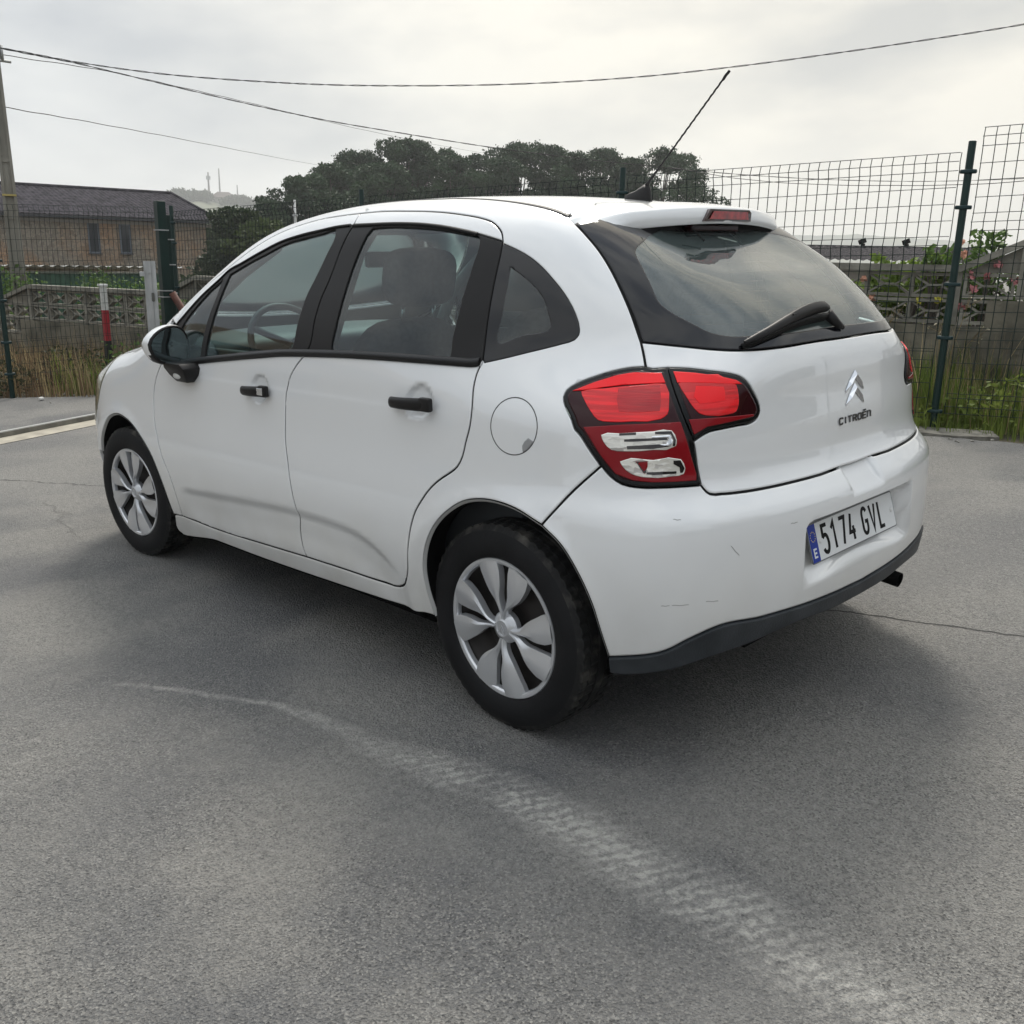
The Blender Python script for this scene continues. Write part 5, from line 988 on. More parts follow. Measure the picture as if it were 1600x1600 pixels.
# ---------- asphalt
def asphalt():
    m=bpy.data.materials.new('asphalt'); m.use_nodes=True; t=m.node_tree; b=t.nodes['Principled BSDF']; lk=t.links.new
    tcn=nn('ShaderNodeTexCoord',t); co=tcn.outputs['Object']
    def noise(sc,det=5,ro=.5,vec=None,st=None):
        n=nn('ShaderNodeTexNoise',t); n.inputs['Scale'].default_value=sc; n.inputs['Detail'].default_value=det; n.inputs['Roughness'].default_value=ro
        if st:
            mpn=nn('ShaderNodeMapping',t); mpn.inputs['Scale'].default_value=st[0]; mpn.inputs['Rotation'].default_value=(0,0,st[1]); lk(co,mpn.inputs[0]); lk(mpn.outputs[0],n.inputs[0])
        else: lk(vec or co,n.inputs[0])
        return n.outputs[0]
    def rng(s,a,b_,c=0,d=1,sm=False):
        n=nn('ShaderNodeMapRange',t); n.clamp=True
        if sm: n.interpolation_type='SMOOTHSTEP'
        for k,v in zip(('From Min','From Max','To Min','To Max'),(a,b_,c,d)): n.inputs[k].default_value=v
        lk(s,n.inputs['Value']); return n.outputs[0]
    def mth(op,a,b_=None,c=None):
        n=nn('ShaderNodeMath',t,operation=op)
        for i,v in enumerate((a,b_,c)):
            if v is None: continue
            if isinstance(v,(int,float)): n.inputs[i].default_value=v
            else: lk(v,n.inputs[i])
        return n.outputs[0]
    def mixc(f,a,b_,mode='MIX'):
        n=nn('ShaderNodeMixRGB',t,blend_type=mode)
        if isinstance(f,(int,float)): n.inputs[0].default_value=f
        else: lk(f,n.inputs[0])
        for i,v in ((1,a),(2,b_)):
            if isinstance(v,tuple): n.inputs[i].default_value=(*v,1)
            else: lk(v,n.inputs[i])
        return n.outputs[0]
    vo=nn('ShaderNodeTexVoronoi',t); vo.inputs['Scale'].default_value=215; lk(co,vo.inputs[0])
    sp=nn('ShaderNodeSeparateColor',t); lk(vo.outputs['Color'],sp.inputs[0])
    vo2=nn('ShaderNodeTexVoronoi',t); vo2.inputs['Scale'].default_value=130; lk(co,vo2.inputs[0])
    sp0=nn('ShaderNodeSeparateXYZ',t); lk(co,sp0.inputs[0]); X_=sp0.outputs[0]
    grain=noise(260,4,.7); mid=noise(38,5,.65); big=noise(1.1,5,.55); huge=noise(.33,3,.5)
    # base: bluish worn tar against brownish dusty areas
    base=mixc(rng(big,.38,.60,sm=True),(.142,.142,.144),(.268,.258,.238)); base=mixc(rng(huge,.40,.60,0,.6),base,(.262,.254,.236))
    base=mixc(rng(mid,.35,.7,0,.45),base,(.085,.085,.086))
    pat=mth('MULTIPLY',rng(noise(1.7,4,.6),.36,.62,.50,1),rng(X_,-3.2,3.5,1,.55)); base=mixc(mth('MULTIPLY',rng(sp.outputs[0],.60,1,0,.8),pat),base,(.36,.35,.325)); base=mixc(mth('MULTIPLY',rng(sp.outputs[1],.60,1,0,.85),pat),base,(.035,.035,.036))
    base=mixc(rng(grain,.57,.72,0,.5),base,(.38,.375,.36)); base=mixc(rng(grain,.43,.29,0,.65),base,(.04,.04,.042))
    st=noise(5,6,.6,st=((1,.22,1),.35)); base=mixc(rng(st,.54,.72,0,.30),base,(.23,.222,.205))
    sep=nn('ShaderNodeSeparateXYZ',t); lk(co,sep.inputs[0]); X,Y=sep.outputs[0],sep.outputs[1]
    # dust left by a turning tyre: distance to a curve y=f(x)
    fcv=nn('ShaderNodeFloatCurve',t); pts=[(-2.6,1.28),(-1.6,1.13),(-1.0,1.06),(-.7,1.065),(-.33,1.05),(.15,1.14),(.5,1.18),(.8,1.30),(1.09,1.455),(1.3,1.60)]
    cm=fcv.mapping; c0=cm.curves[0]
    U=lambda x:(x+2.6)/3.9; Vv=lambda y:(y-.9)/.8
    while len(c0.points)<len(pts): c0.points.new(.5,.5)
    for p,(x,y) in zip(c0.points,pts): p.location=(U(x),Vv(y)); p.handle_type='AUTO'
    cm.update()
    lk(rng(X,-2.6,1.3),fcv.inputs['Value']); fy=mth('MULTIPLY_ADD',fcv.outputs[0],.8,.9); wob=mth('MULTIPLY_ADD',noise(9,3),.05,-.025)
    dy=mth('ADD',mth('SUBTRACT',Y,fy),wob); ad=mth('ABSOLUTE',dy)
    wid=mth('ADD',rng(X,.60,-.10,.020,.085),rng(X,-.4,-1.3,0,.05)); core=mth('SUBTRACT',1,mth('SMOOTH_MIN',mth('DIVIDE',ad,wid),1,.25)); core=mth('MAXIMUM',core,0)
    ends=mth('MULTIPLY',rng(X,1.18,.98),mth('MULTIPLY',rng(X,-2.2,-.85,.0,1),rng(X,.42,-.25,.55,1))); 
    # lug prints inside the track
    wv=nn('ShaderNodeTexWave',t,wave_type='BANDS',bands_direction='X'); wv.inputs['Scale'].default_value=9; wv.inputs['Distortion'].default_value=6; wv.inputs['Detail'].default_value=3; wv.inputs['Detail Scale'].default_value=3
    mpw=nn('ShaderNodeMapping',t); mpw.inputs['Rotation'].default_value=(0,0,.5); lk(co,mpw.inputs[0]); lk(mpw.outputs[0],wv.inputs[0])
    lug=mixc(rng(X,.55,.1,0,.65),(1,1,1),rng(wv.outputs[0],.25,.75,.15,1)); dustn=mth('MULTIPLY',rng(noise(42,6,.75),.34,.62),rng(noise(6,4,.6),.32,.58,.35,1))
    mk=mth('MULTIPLY',mth('MULTIPLY',mth('POWER',core,.5),ends),mth('MULTIPLY',lug,dustn)); base=mixc(mth('MINIMUM',mth('MULTIPLY',mth('MULTIPLY',mk,1.6),rng(noise(3.1,4,.6),.38,.56,.62,1)),.9),base,(.47,.455,.42))
    # wide faint second pass
    ad2=mth('ABSOLUTE',mth('ADD',dy,-.22)); m2=mth('MULTIPLY',rng(ad2,.20,.0,0,.34,sm=True),mth('MULTIPLY',dustn,rng(X,1.2,-.3,.4,1))); base=mixc(m2,base,(.33,.32,.295))
    # cracks
    def crack(p,q,w,amp,dark=.8):
        p=np.array(p);q=np.array(q); d=q-p; Ln=float(np.linalg.norm(d)); d=d/Ln; n=np.array([-d[1],d[0]])
        al=mth('ADD',mth('MULTIPLY',mth('SUBTRACT',X,float(p[0])),float(d[0])),mth('MULTIPLY',mth('SUBTRACT',Y,float(p[1])),float(d[1])))
        pr=mth('ADD',mth('MULTIPLY',mth('SUBTRACT',X,float(p[0])),float(n[0])),mth('MULTIPLY',mth('SUBTRACT',Y,float(p[1])),float(n[1])))
        pr=mth('ADD',pr,mth('MULTIPLY_ADD',noise(5,6,.7),amp,-amp/2)); a=rng(mth('ABSOLUTE',pr),w,w*.25); inside=mth('MULTIPLY',rng(al,-.1,.1),rng(al,Ln+.1,Ln-.1))
        return mth('MULTIPLY',mth('MULTIPLY',a,inside),dark)
    ck=mth('MAXIMUM',crack((-.15,-.62),(-1.6,-1.12),.010,.10),mth('MAXIMUM',crack((5.1,.9),(4.0,.35),.012,.22,.45),crack((3.9,.75),(3.0,.9),.012,.3,.22)))
    base=mixc(ck,base,(.03,.03,.03))
    lk(base,b.inputs['Base Color']); b.inputs['Roughness'].default_value=.82; b.inputs['Specular IOR Level'].default_value=.35
    h=mth('ADD',mth('MULTIPLY',vo.outputs['Distance'],.7),mth('ADD',mth('MULTIPLY',vo2.outputs['Distance'],.9),mth('ADD',mth('MULTIPLY',grain,.5),mth('MULTIPLY',mid,.9))))
    h=mth('SUBTRACT',h,mth('MULTIPLY',ck,3))
    bp=nn('ShaderNodeBump',t); bp.inputs['Strength'].default_value=1; bp.inputs['Distance'].default_value=.006; lk(h,bp.inputs['Height']); lk(bp.outputs[0],b.inputs['Normal'])
    return m
FEN=[(9.75,-2.905),(8.964,-2.392)]
edge=[(-12,-7.6),(-1.65,-5.05),(.27,-4.47),(.79,-4.36),(3.5,-3.80),(6.5,-3.25),(8.2,-2.35),(8.6,-1.1),(9.1,-.56),(9.25,3),(9.4,14),(-12,16)]
e2=[]
for i,(a,b_) in enumerate(zip(edge,edge[1:]+edge[:1])):
    k=max(1,int(math.dist(a,b_)/.12)) if i<8 else 1
    for j in range(k):
        t=j/k; e2.append((a[0]+(b_[0]-a[0])*t+(rnd.uniform(-.035,.035) if i<8 else 0),a[1]+(b_[1]-a[1])*t+(rnd.uniform(-.035,.035) if i<8 else 0)))
b=MB(); n_=len(e2); b.add([(x,y,0) for x,y in e2]+[(x,y,-.06) for x,y in e2],[tuple(range(n_))]+[(i,(i+1)%n_,n_+(i+1)%n_,n_+i) for i in range(n_)])
yard=b.build('asphalt_yard',asphalt()); tag(yard,kind='structure')
if yard.data.polygons[0].normal.z<0: yard.data.flip_normals()
# ---------- earth and land beyond: one sheet to the horizon, in frame E
M_EARTH=noise_col(mat('earth',(.08,.065,.045),.95),(.045,.042,.028),(.12,.10,.065),1.3,8,bump=.5,bscale=14)
def land_h(x,y):
    p=Vector((x,y,0)); D=math.hypot(x,y)
    # plane of the yard seen in E
    gz=-(1.3077+(_g.x*0))  # at camera foot
    n=GR.transposed()@Vector((0,0,1)); z0=-(n.x*x+n.y*y)/n.z-1.3077/n.z
    s=(x*-.303+y*-.953)-9.36*.953  # distance beyond the block wall line (outward)
    s=-( y-(.318*x-9.36))/1.05
    f=min(1,max(0,(s-.5)/22)); f=f*f*(3-2*f)
    far=-4.5-.004*D
    nearclip=min(1,max(0,(D-14)/25)) if s<0 else 0
    z=z0*(1-f)+far*f
    return z-.035 if D<60 else z*(1-min(1,(D-60)/200))+(-9)*min(1,(D-60)/200)
Rr=[0.5,2,3.5,5,6,7,8,9,10,11,12,13,14,15,16,18,20,23,26,30,35,42,50,62,80,110,150,220,350,600,1000,1800,3500]
V=[];na=72
for r in Rr:
    for k in range(na):
        a=2*math.pi*k/na; x,y=r*math.cos(a),r*math.sin(a); V.append((x,y,land_h(x,y)))
Fc=[(i*na+k,(i+1)*na+k,(i+1)*na+(k+1)%na,i*na+(k+1)%na) for i in range(len(Rr)-1) for k in range(na)]+[tuple(range(na))]
gd=mesh('ground',V,Fc,M_EARTH,None,smooth=True); inE(gd); tag(gd,kind='structure')
# ---------- gate rail and concrete strip at the left
M_CONC=noise_col(mat('pale_concrete',(.35,.32,.26),.85),(.26,.235,.19),(.42,.385,.31),6,8,bump=.3,bscale=60)
p0=Vector((6.484,.237,0)); p1=Vector((6.816,-.652,0)); d=(p1-p0).normalized(); n=Vector((-d.y,d.x,0)); n=n if n.x<0 else -n
gr_=empty('gate_track'); tag(gr_,'straight steel gate rail on a pale concrete strip across the asphalt, left of the car','gate rail')
b=MB(); A,B_=p0-d*6,p1+d*2.4
b.add([tuple(A+n*.02+Vector((0,0,.004))),tuple(B_+n*.02+Vector((0,0,.004))),tuple(B_+n*.30+Vector((0,0,.004))),tuple(A+n*.27+Vector((0,0,.004)))],[(0,1,2,3)]); o=b.build('concrete_strip',M_CONC,gr_)
if o.data.polygons[0].normal.z<0: o.data.flip_normals()
c=(A+B_)/2; b=MB(); b.box((0,0,-.006),((B_-A).length,.05,.040)); o=b.build('rail',noise_col(mat('rail_side_steel',(.08,.075,.06),.7),(.10,.095,.08),(.20,.19,.16),8,5),gr_); b=MB(); b.box((0,0,.018),((B_-A).length,.030,.008)); b.build('rail_head',mat('worn_rail_head',(.62,.62,.60),.35,metal=.4),o)
o.location=c+Vector((0,0,.028))+n*.0; o.rotation_euler=(0,0,math.atan2(d.y,d.x))
# ---------- mesh fences
M_GRN=noise_col(mat('dark_green_powder_coat',(.010,.035,.030),.4,spec=.25),(.005,.020,.017),(.008,.028,.023),4,4)
M_WIRE=mat('green_wire',(.008,.020,.016),.5,spec=.25)
def folds(z,top):
    o=top-z; d=0
    for c_ in (.06,.625,1.44,1.93):
        d=max(d,1-abs(o-c_)/.065)
    return .030*max(0,d)
def mesh_panel(p0,p1,zt,zb,sp,r,root):
    p0=Vector(p0);p1=Vector(p1); d=(p1-p0); Ln=d.length; d/=Ln; n=Vector((-d.y,d.x,0)); n=n if n.y>0 or abs(n.y)<.3 and n.x<0 else -n
    up=Vector((_g.x,_g.y,_g.z)); b=MB()
    offs=[0,.06,.12]+[.12+.1125*i for i in range(1,4)]+[.565,.625,.685]+[.685+.1125*i for i in range(1,7)]+[1.44-.06,1.44,1.50]+[1.50+.1125*i for i in range(1,4)]+[1.87,1.93,1.985]
    H=zt-zb; offs=[o for o in offs if o<=H]
    nodes=sorted(set([0]+[o for o in offs]+[.03,.09,.595,.655,1.41,1.47]))
    W_=int(Ln/sp)
    for i in range(W_+1):
        q=p0+d*(Ln-(W_*sp))/2+d*sp*i
        pts=[q+up*(zt-o)+n*folds(zt-o,zt) for o in nodes if o<=H and not(i%1)]
        b.tube(pts,r,4,cap=False)
    for o in offs: b.tube([p0+d*.02+up*(zt-o)+n*(folds(zt-o,zt)+.004),p1-d*.02+up*(zt-o)+n*(folds(zt-o,zt)+.004)],r,4,cap=False)
    m=b.build('mesh_panel',M_WIRE,root,smooth=True); m['kind']='stuff'; return m
def clampm():
    V=[];Fc=[];n=24
    prof=[(.030,-.012),(.052,-.013),(.0555,-.006),(.0555,.006),(.052,.013),(.030,.012)]
    v,f=lathe(prof,n,'z'); me=bpy.data.meshes.new('clamp'); me.from_pydata([(x*1.0,y*.62,z) for x,y,z in v],[],f); me.materials.append(mat('clamp_green_plastic',(.010,.032,.034),.4,spec=.3)); me.polygons.foreach_set('use_smooth',[True]*len(me.polygons)); return me
ME_CL=clampm()
v,f=lathe([(.0,2.035),(.024,2.035),(.0262,2.03),(.026,-.1)],20,'z'); ME_PO=bpy.data.meshes.new('post'); ME_PO.from_pydata(v,[],[q[::-1] for q in f]); ME_PO.materials.append(M_GRN); ME_PO.polygons.foreach_set('use_smooth',[True]*len(ME_PO.polygons)); ME_PO.set_sharp_from_angle(angle=.8)
bm=bmesh.new(); bm.from_mesh(ME_PO); bmesh.ops.recalc_face_normals(bm,faces=bm.faces); bm.to_mesh(ME_PO); bm.free()
def add_post(root,x,y,rz,k=1.0,cl=(.2,.44,.97,1.35,1.89)):
    o=link('post',ME_PO,root); leaned(o,(x,y,0),rz); o.scale=(k,k,1)
    for c_ in cl:
        q=link('clamp',ME_CL,o); q.location=(0,0,2.035-c_); q.scale=(1/k if k>1.3 else 1,1,1)
    return o
fr=empty('mesh_fence'); tag(fr,'long dark green welded mesh fence with round posts running behind the car to the right','fence','green mesh fences round the yard')
RP=[(-4.3,-5.87),(-1.66,-5.235),(.954,-4.595),(3.545,-3.964),(6.522,-3.421),(9.704,-2.877)]
for i,(x,y) in enumerate(RP):
    a,b_=RP[max(i-1,0)],RP[min(i+1,len(RP)-1)]; add_post(fr,x,y,math.atan2(b_[1]-a[1],b_[0]-a[0]))
for i in range(len(RP)-1):
    a,b_=RP[i],RP[i+1]; t=1.965 if i>=2 else 2.118; dz=(.05/math.dist(a,b_)); d_=(Vector((*b_,0))-Vector((*a,0))).normalized()*.045
    mesh_panel(Vector((*a,0))+d_,Vector((*b_,0))-d_,t,.06,.075 if i<4 else .06,.0032,fr)
fl_=empty('mesh_fence'); tag(fl_,'shorter green mesh fence run behind the striped bollard at the left of the yard','fence','green mesh fences round the yard')
add_post(fl_,9.02,-.646,math.pi/2,cl=(.62,1.02,1.45,1.78)); add_post(fl_,9.06,1.9,math.pi/2)
mesh_panel((8.99,-2.30,0),(9.02,-.70,0),1.965,.06,.050,.0024,fl_); mesh_panel((9.02,-.60,0),(9.06,1.86,0),1.965,.06,.050,.0024,fl_)
# thick corner post, galvanised latch post with slot, rust brace: parts of the gate end
gp_=empty('gate_post'); leaned(gp_,(8.964,-2.392,0)); tag(gp_,'thick square dark green corner post with steel bands, behind the galvanised plate','post')
b=MB(); b.box((0,0,1.0),(.10,.10,2.07)); b.build('post_tube',M_GRN,gp_,bevel=.006)
M_GALV=noise_col(mat('galvanised_steel',(.42,.43,.43),.45,metal=.5),(.34,.35,.35),(.50,.51,.51),14,5,stretch=(1,1,.3))
for z in (1.72,1.05,.98): b=MB(); b.box((0,0,z),(.125,.125,.012)); b.build('steel_band',M_GALV,gp_)
b=MB(); b.box((.05,-.085,.94),(.07,.07,1.90)); b.build('second_tube',M_GRN,gp_,bevel=.004)
for z in (1.62,1.34,1.02): b=MB(); b.box((.05,-.10,z),(.09,.10,.012)); b.build('steel_band',M_GALV,gp_)
br_=empty('brace'); leaned(br_,(8.78,-2.52,0)); tag(br_,'rust brown steel brace leaning against the foot of the green corner post','brace')
b=MB(); b.tube([(.10,.09,1.02),(-.12,-.22,.30),(-.22,-.36,-.02)],.042,10); b.build('brace_tube',noise_col(mat('rust_paint',(.09,.03,.018),.7),(.06,.022,.014),(.12,.04,.024),12,5),br_,smooth=True)
lp=empty('latch_post'); leaned(lp,(8.70,-2.12,0),math.radians(-14)); tag(lp,'galvanised steel gate latch post with an oblong slot, in front of the green corner post','post')
b=MB(); bm=None
b.box((0,0,.69),(.006,.075,1.38)); o=b.build('latch_plate',M_GALV,lp); o.location=(0,.04,0)
b=MB(); b.box((.010,-.022,.69),(.006,.060,1.38),R=Matrix.Rotation(-.35,3,'Z')); b.build('side_flange',M_GALV,lp)
b=MB(); b.prism([(.016*math.cos(a)*1,(.034 if math.sin(a)>0 else -.034)+.016*math.sin(a)) for a in np.linspace(0,2*math.pi,21)[:-1]],(-.0035,.0,.99),(0,1,0),(0,0,1),(-1,0,0),.003); b.build('slot',mat('slot_dark',(.10,.10,.09),.8),lp)
b=MB(); b.box((-.005,.098,1.24),(.02,.05,.05)); b.tube([(-.012,.02,1.25),(-.02,.02,1.25)],.012,8); b.build('bolt',M_GALV,lp,bevel=.003)
b=MB(); b.box((-.006,.012,.46),(.004,.012,.86)); b.build('edge_fold',M_GALV,lp)
# bollard
bo=empty('bollard'); leaned(bo,(9.10,-1.73,0)); tag(bo,'slim square bollard banded white, red and black in front of the left mesh fence','bollard')
for z0,z1,c_,nm in ((0,.52,(.012,.012,.014),'black_band'),(.52,.86,(.32,.012,.022),'red_band'),(.86,1.12,(.60,.60,.57),'white_band')):
    b=MB(); b.box((0,0,(z0+z1)/2),(.062,.062,z1-z0)); b.build(nm,noise_col(mat(nm,c_,.5),tuple(v*.85 for v in c_),tuple(v*1.1 for v in c_),20,4),bo)
b=MB(); b.box((0,0,1.132),(.088,.088,.026)); b.build('cap',mat('bollard_cap',(.7,.7,.68),.5),bo,bevel=.004)
# ---------- openwork concrete block wall (frame E)
WD=Vector((-1,-.318,0)).normalized(); WN=Vector((WD.y,-WD.x,0)); WN=WN if WN.y>0 else -WN    # towards the yard
def wp(x): return Vector((x,.318*x-9.36,0))
M_BLK=vary(noise_col(mat('grey_openwork_block',(.16,.15,.13),.95),(.125,.117,.098),(.30,.285,.24),5,8,pos=(.3,.7),bump=.6,bscale=40),.16)
wl=empty('block_wall'); inE(wl,wp(9),0); tag(wl,'low weathered grey wall of openwork concrete blocks with stepped coping, beyond the mesh fence','wall')
W0=wp(9)
Rw_=Matrix((( WD.x,WN.x,0),(WD.y,WN.y,0),(0,0,1))); 
S=lambda x:(wp(x)-W0).dot(WD)     # run along the wall, growing to the right of the picture
steps=[(S(18),S(15.2),-.71),(S(14.55),S(11.95),-.50),(S(11.45),S(8.6),-.29),(S(8.1),S(5.6),-.10),(S(5.2),S(3.12),.035),(S(2.68),S(-.8),.255)]
BW,BH=.395,.215
b=MB(); t_=.026
def blk():
    b=MB(); w,h,dp=BW-.012,BH-.012,.10
    b.box((0,0,h/2-t_/2),(w,dp,t_)); b.box((0,0,-h/2+t_/2),(w,dp,t_)); b.box((-w/2+t_/2,0,0),(t_,dp*.97,h-2*t_)); b.box((w/2-t_/2,0,0),(t_,dp*.97,h-2*t_))
    # two chevrons back to back: > <
    for s in (1,-1):
        for v in (1,-1):
            p=Vector((s*(w/2-t_),0,v*(h/2-t_))); q=Vector((s*w*.13,0,0)); m=(p+q)/2; a=math.atan2(q.z-p.z,q.x-p.x); b.box(m,((q-p).length+.01,dp*(.8+.02*v),.016),R=Matrix.Rotation(-a,3,'Y'))
    b.box((0,0,0),(w*.28,dp*.7,.018))
    me=bpy.data.meshes.new('openwork_block'); me.from_pydata(b.V,[],b.F); me.materials.append(M_BLK); return me
ME_B=blk()
Mw=Rw_.to_4x4()
def inwall(o,s,z,tilt=0,n_=0): o.parent=wl; o.matrix_local=Mw@Matrix.Translation((s,n_,z))@Matrix.Rotation(tilt,4,'Y')
M_BASE=noise_col(mat('rough_wall_base',(.12,.11,.085),.95),(.085,.08,.06),(.21,.19,.145),4,9,bump=.8,bscale=25)
for k,(s0,s1,zt) in enumerate(steps):
    n=max(1,round((s1-s0)/BW)); pit=(s1-s0)/n
    for i in range(n):
        for r_ in range(2):
            o=link('openwork_block',ME_B); inwall(o,s0+pit*(i+.5),zt-.05-BH*(r_+.5)+rnd.uniform(-.004,.004),rnd.uniform(-.01,.01),rnd.uniform(-.006,.006)); o.scale=(pit/BW,1,1) if False else (1,1,1)
        if i and rnd.random()<.0: pass
    b=MB(); b.box(((s0+s1)/2,0,zt-.02),(s1-s0+.03,.17,.055)); cpo=b.build('coping',M_BLK); inwall(cpo,0,0)
    b=MB(); b.box(((s0+s1)/2,.005,zt-.05-2*BH-.55),(s1-s0+.45,.14,1.08)); o=b.build('wall_base',M_BASE); inwall(o,0,0)
    # posts between blocks
    for i in range(0,n+1,3):
        b=MB(); b.box((s0+pit*i,-.002,zt-.05-BH),(.045,.125,2*BH+.0)); o=b.build('wall_pier',M_BLK); inwall(o,0,0)
    if k+1<len(steps):
        a0,a1=s1,steps[k+1][0]; z0,z1=zt,steps[k+1][2]; Lg=math.hypot(a1-a0,z1-z0)
        b=MB(); b.box(((a0+a1)/2,.001,(z0+z1)/2-.02),(Lg+.02,.165,.05),R=Matrix.Rotation(-math.atan2(z1-z0,a1-a0),3,'Y')); o=b.build('sloped_coping',M_BLK); inwall(o,0,0)
        b=MB(); nb=max(1,round((a1-a0)/BW))
        for r_ in range(2):
            for i in range(nb):
                o=link('openwork_block',ME_B); inwall(o,a0+(a1-a0)*(i+.5)/nb,z0-.05-BH*(r_+.5)); 
        # triangular web below the slope
        b=MB(); V=[(a0+.04,-.03,z0-.05),(a1,-.03,z0-.05),(a1,-.03,z1-.05),(a0+.04,.03,z0-.05),(a1,.03,z0-.05),(a1,.03,z1-.05)]; b.add(V,[(0,1,2),(3,5,4),(0,3,4,1),(1,4,5,2),(2,5,3,0)]); o=b.build('slope_web',M_BLK); inwall(o,0,0)
        b=MB(); b.box(((a0+a1)/2,.005,z0-.05-2*BH-.55),(a1-a0,.13,1.07)); o=b.build('wall_base',M_BASE); inwall(o,0,0)
# ---------- foliage helper
def leaves(name,centers,size,mat_,parent=None,up=0.0,aspect=1.0,seed=1,fold=True):
    g=np.random.default_rng(seed); n=len(centers); c=np.asarray(centers,float)
    a=g.normal(size=(n,3)); a[:,2]*=(1-up); a/=np.linalg.norm(a,axis=1,keepdims=True)
    b_=g.normal(size=(n,3)); b_-=a*(a*b_).sum(1)[:,None]; b_/=np.linalg.norm(b_,axis=1,keepdims=True)
    s=(np.asarray(size)*g.uniform(.6,1.3,n))[:,None]; nrm=np.cross(a,b_)
    V=np.stack([c-a*s*aspect,c+b_*s*.5+nrm*s*.12,c+a*s*aspect,c-b_*s*.5+nrm*s*.12],1).reshape(-1,3)
    me=bpy.data.meshes.new(name); me.vertices.add(4*n); me.vertices.foreach_set('co',V.ravel()); me.loops.add(4*n); me.loops.foreach_set('vertex_index',np.arange(4*n,dtype=np.int32))
    me.polygons.add(n); me.polygons.foreach_set('loop_start',np.arange(0,4*n,4,dtype=np.int32)); me.update(calc_edges=True); me.validate()
    return link(name,me,parent,mat_)
def leafmat(name,c1,c2,sc=.8,tr=.25):
    m=mat(name,c1,.6,spec=.25); noise_col(m,c1,c2,sc,5,pos=(.3,.7)); t=m.node_tree; b_=t.nodes['Principled BSDF']
    src=b_.inputs['Base Color'].links[0].from_socket; ts=nn('ShaderNodeBsdfTranslucent',t); t.links.new(src,ts.inputs[0]); mxn=nn('ShaderNodeMixShader',t); mxn.inputs[0].default_value=tr
    o=[n for n in t.nodes if n.type=='OUTPUT_MATERIAL'][0]; t.links.new(b_.outputs[0],mxn.inputs[1]); t.links.new(ts.outputs[0],mxn.inputs[2]); t.links.new(mxn.outputs[0],o.inputs[0]); return m
M_EUC=leafmat('eucalyptus_leaves',(.016,.038,.018),(.046,.088,.034),.35,.12)
M_BUSH=leafmat('bush_leaves',(.018,.032,.014),(.055,.085,.030),.4)
M_BRIGHT=leafmat('bright_leaves',(.07,.12,.02),(.22,.31,.06),2.5,.35)
M_SHR=leafmat('shrub_leaves',(.05,.10,.025),(.15,.24,.06),3,.3)
M_BARK=noise_col(mat('bark',(.10,.085,.07),.9),(.05,.042,.035),(.16,.14,.12),2,6,stretch=(1,1,.2))
def blobs_pts(blobs,per,seed,shell=.55):
    g=np.random.default_rng(seed); out=[]
    for (x,y,z,r,rz) in blobs:
        n=int(per*r*r); d=g.normal(size=(n,3)); d/=np.linalg.norm(d,axis=1,keepdims=True); rr_=(shell+(1-shell)*g.random(n))**.7*(1+.22*np.sin(d[:,0]*5+seed)*np.sin(d[:,1]*6)+.25*(g.random(n)**4))
        p=d*rr_[:,None]; p*=[r,r,rz]; p+=g.normal(size=p.shape)*.06*r; out.append(p+[x,y,z])
    return np.concatenate(out)
def tree(name,base,h,crown_r,nb,per,leaf,m_,seed,label,cat='tree',group=None,low=.35,trunk=.22,flat=.62,dens=1,rf=(.20,.36)):
    g=random.Random(seed); root=empty(name); inE(root,base); tag(root,label,cat,group)
    mb=MB(); th_=h*.95; lean=Vector((g.uniform(-.05,.05),g.uniform(-.05,.05),1)); pts=[Vector((0,0,-.5))+lean*(th_*i/6)*1.0+Vector((g.uniform(-.1,.1),g.uniform(-.1,.1),0))*i*.3 for i in range(6)]
    mb.tube(pts,[trunk*(1-.13*i) for i in range(6)],7)
    bl=[]
    for i in range(nb):
        z=h*(low+(1-low)*g.random()**.75); k=(z/h-low)/(1-low); env=crown_r*(math.sin(math.pi*min(1,.18+.80*k))**.6); a=g.uniform(0,2*math.pi); rr_=env*math.sqrt(g.random())
        r=crown_r*g.uniform(*rf); z=min(z,h-r*flat*.8); p=Vector((rr_*math.cos(a),rr_*math.sin(a),z)); bl.append((p.x,p.y,p.z,r,r*flat))
        if i%2==0: q=pts[min(5,int(5*max(0,z/h-.2)))]; mb.tube([q,(q+p)/2+Vector((0,0,-.2)),p],[trunk*.4,trunk*.28,trunk*.12],5)
    mb.build('trunk',M_BARK,root,smooth=True)
    P=blobs_pts(bl,per,seed); cr_=leaves('crown',P,leaf,m_,root,seed=seed,aspect=.8); return root
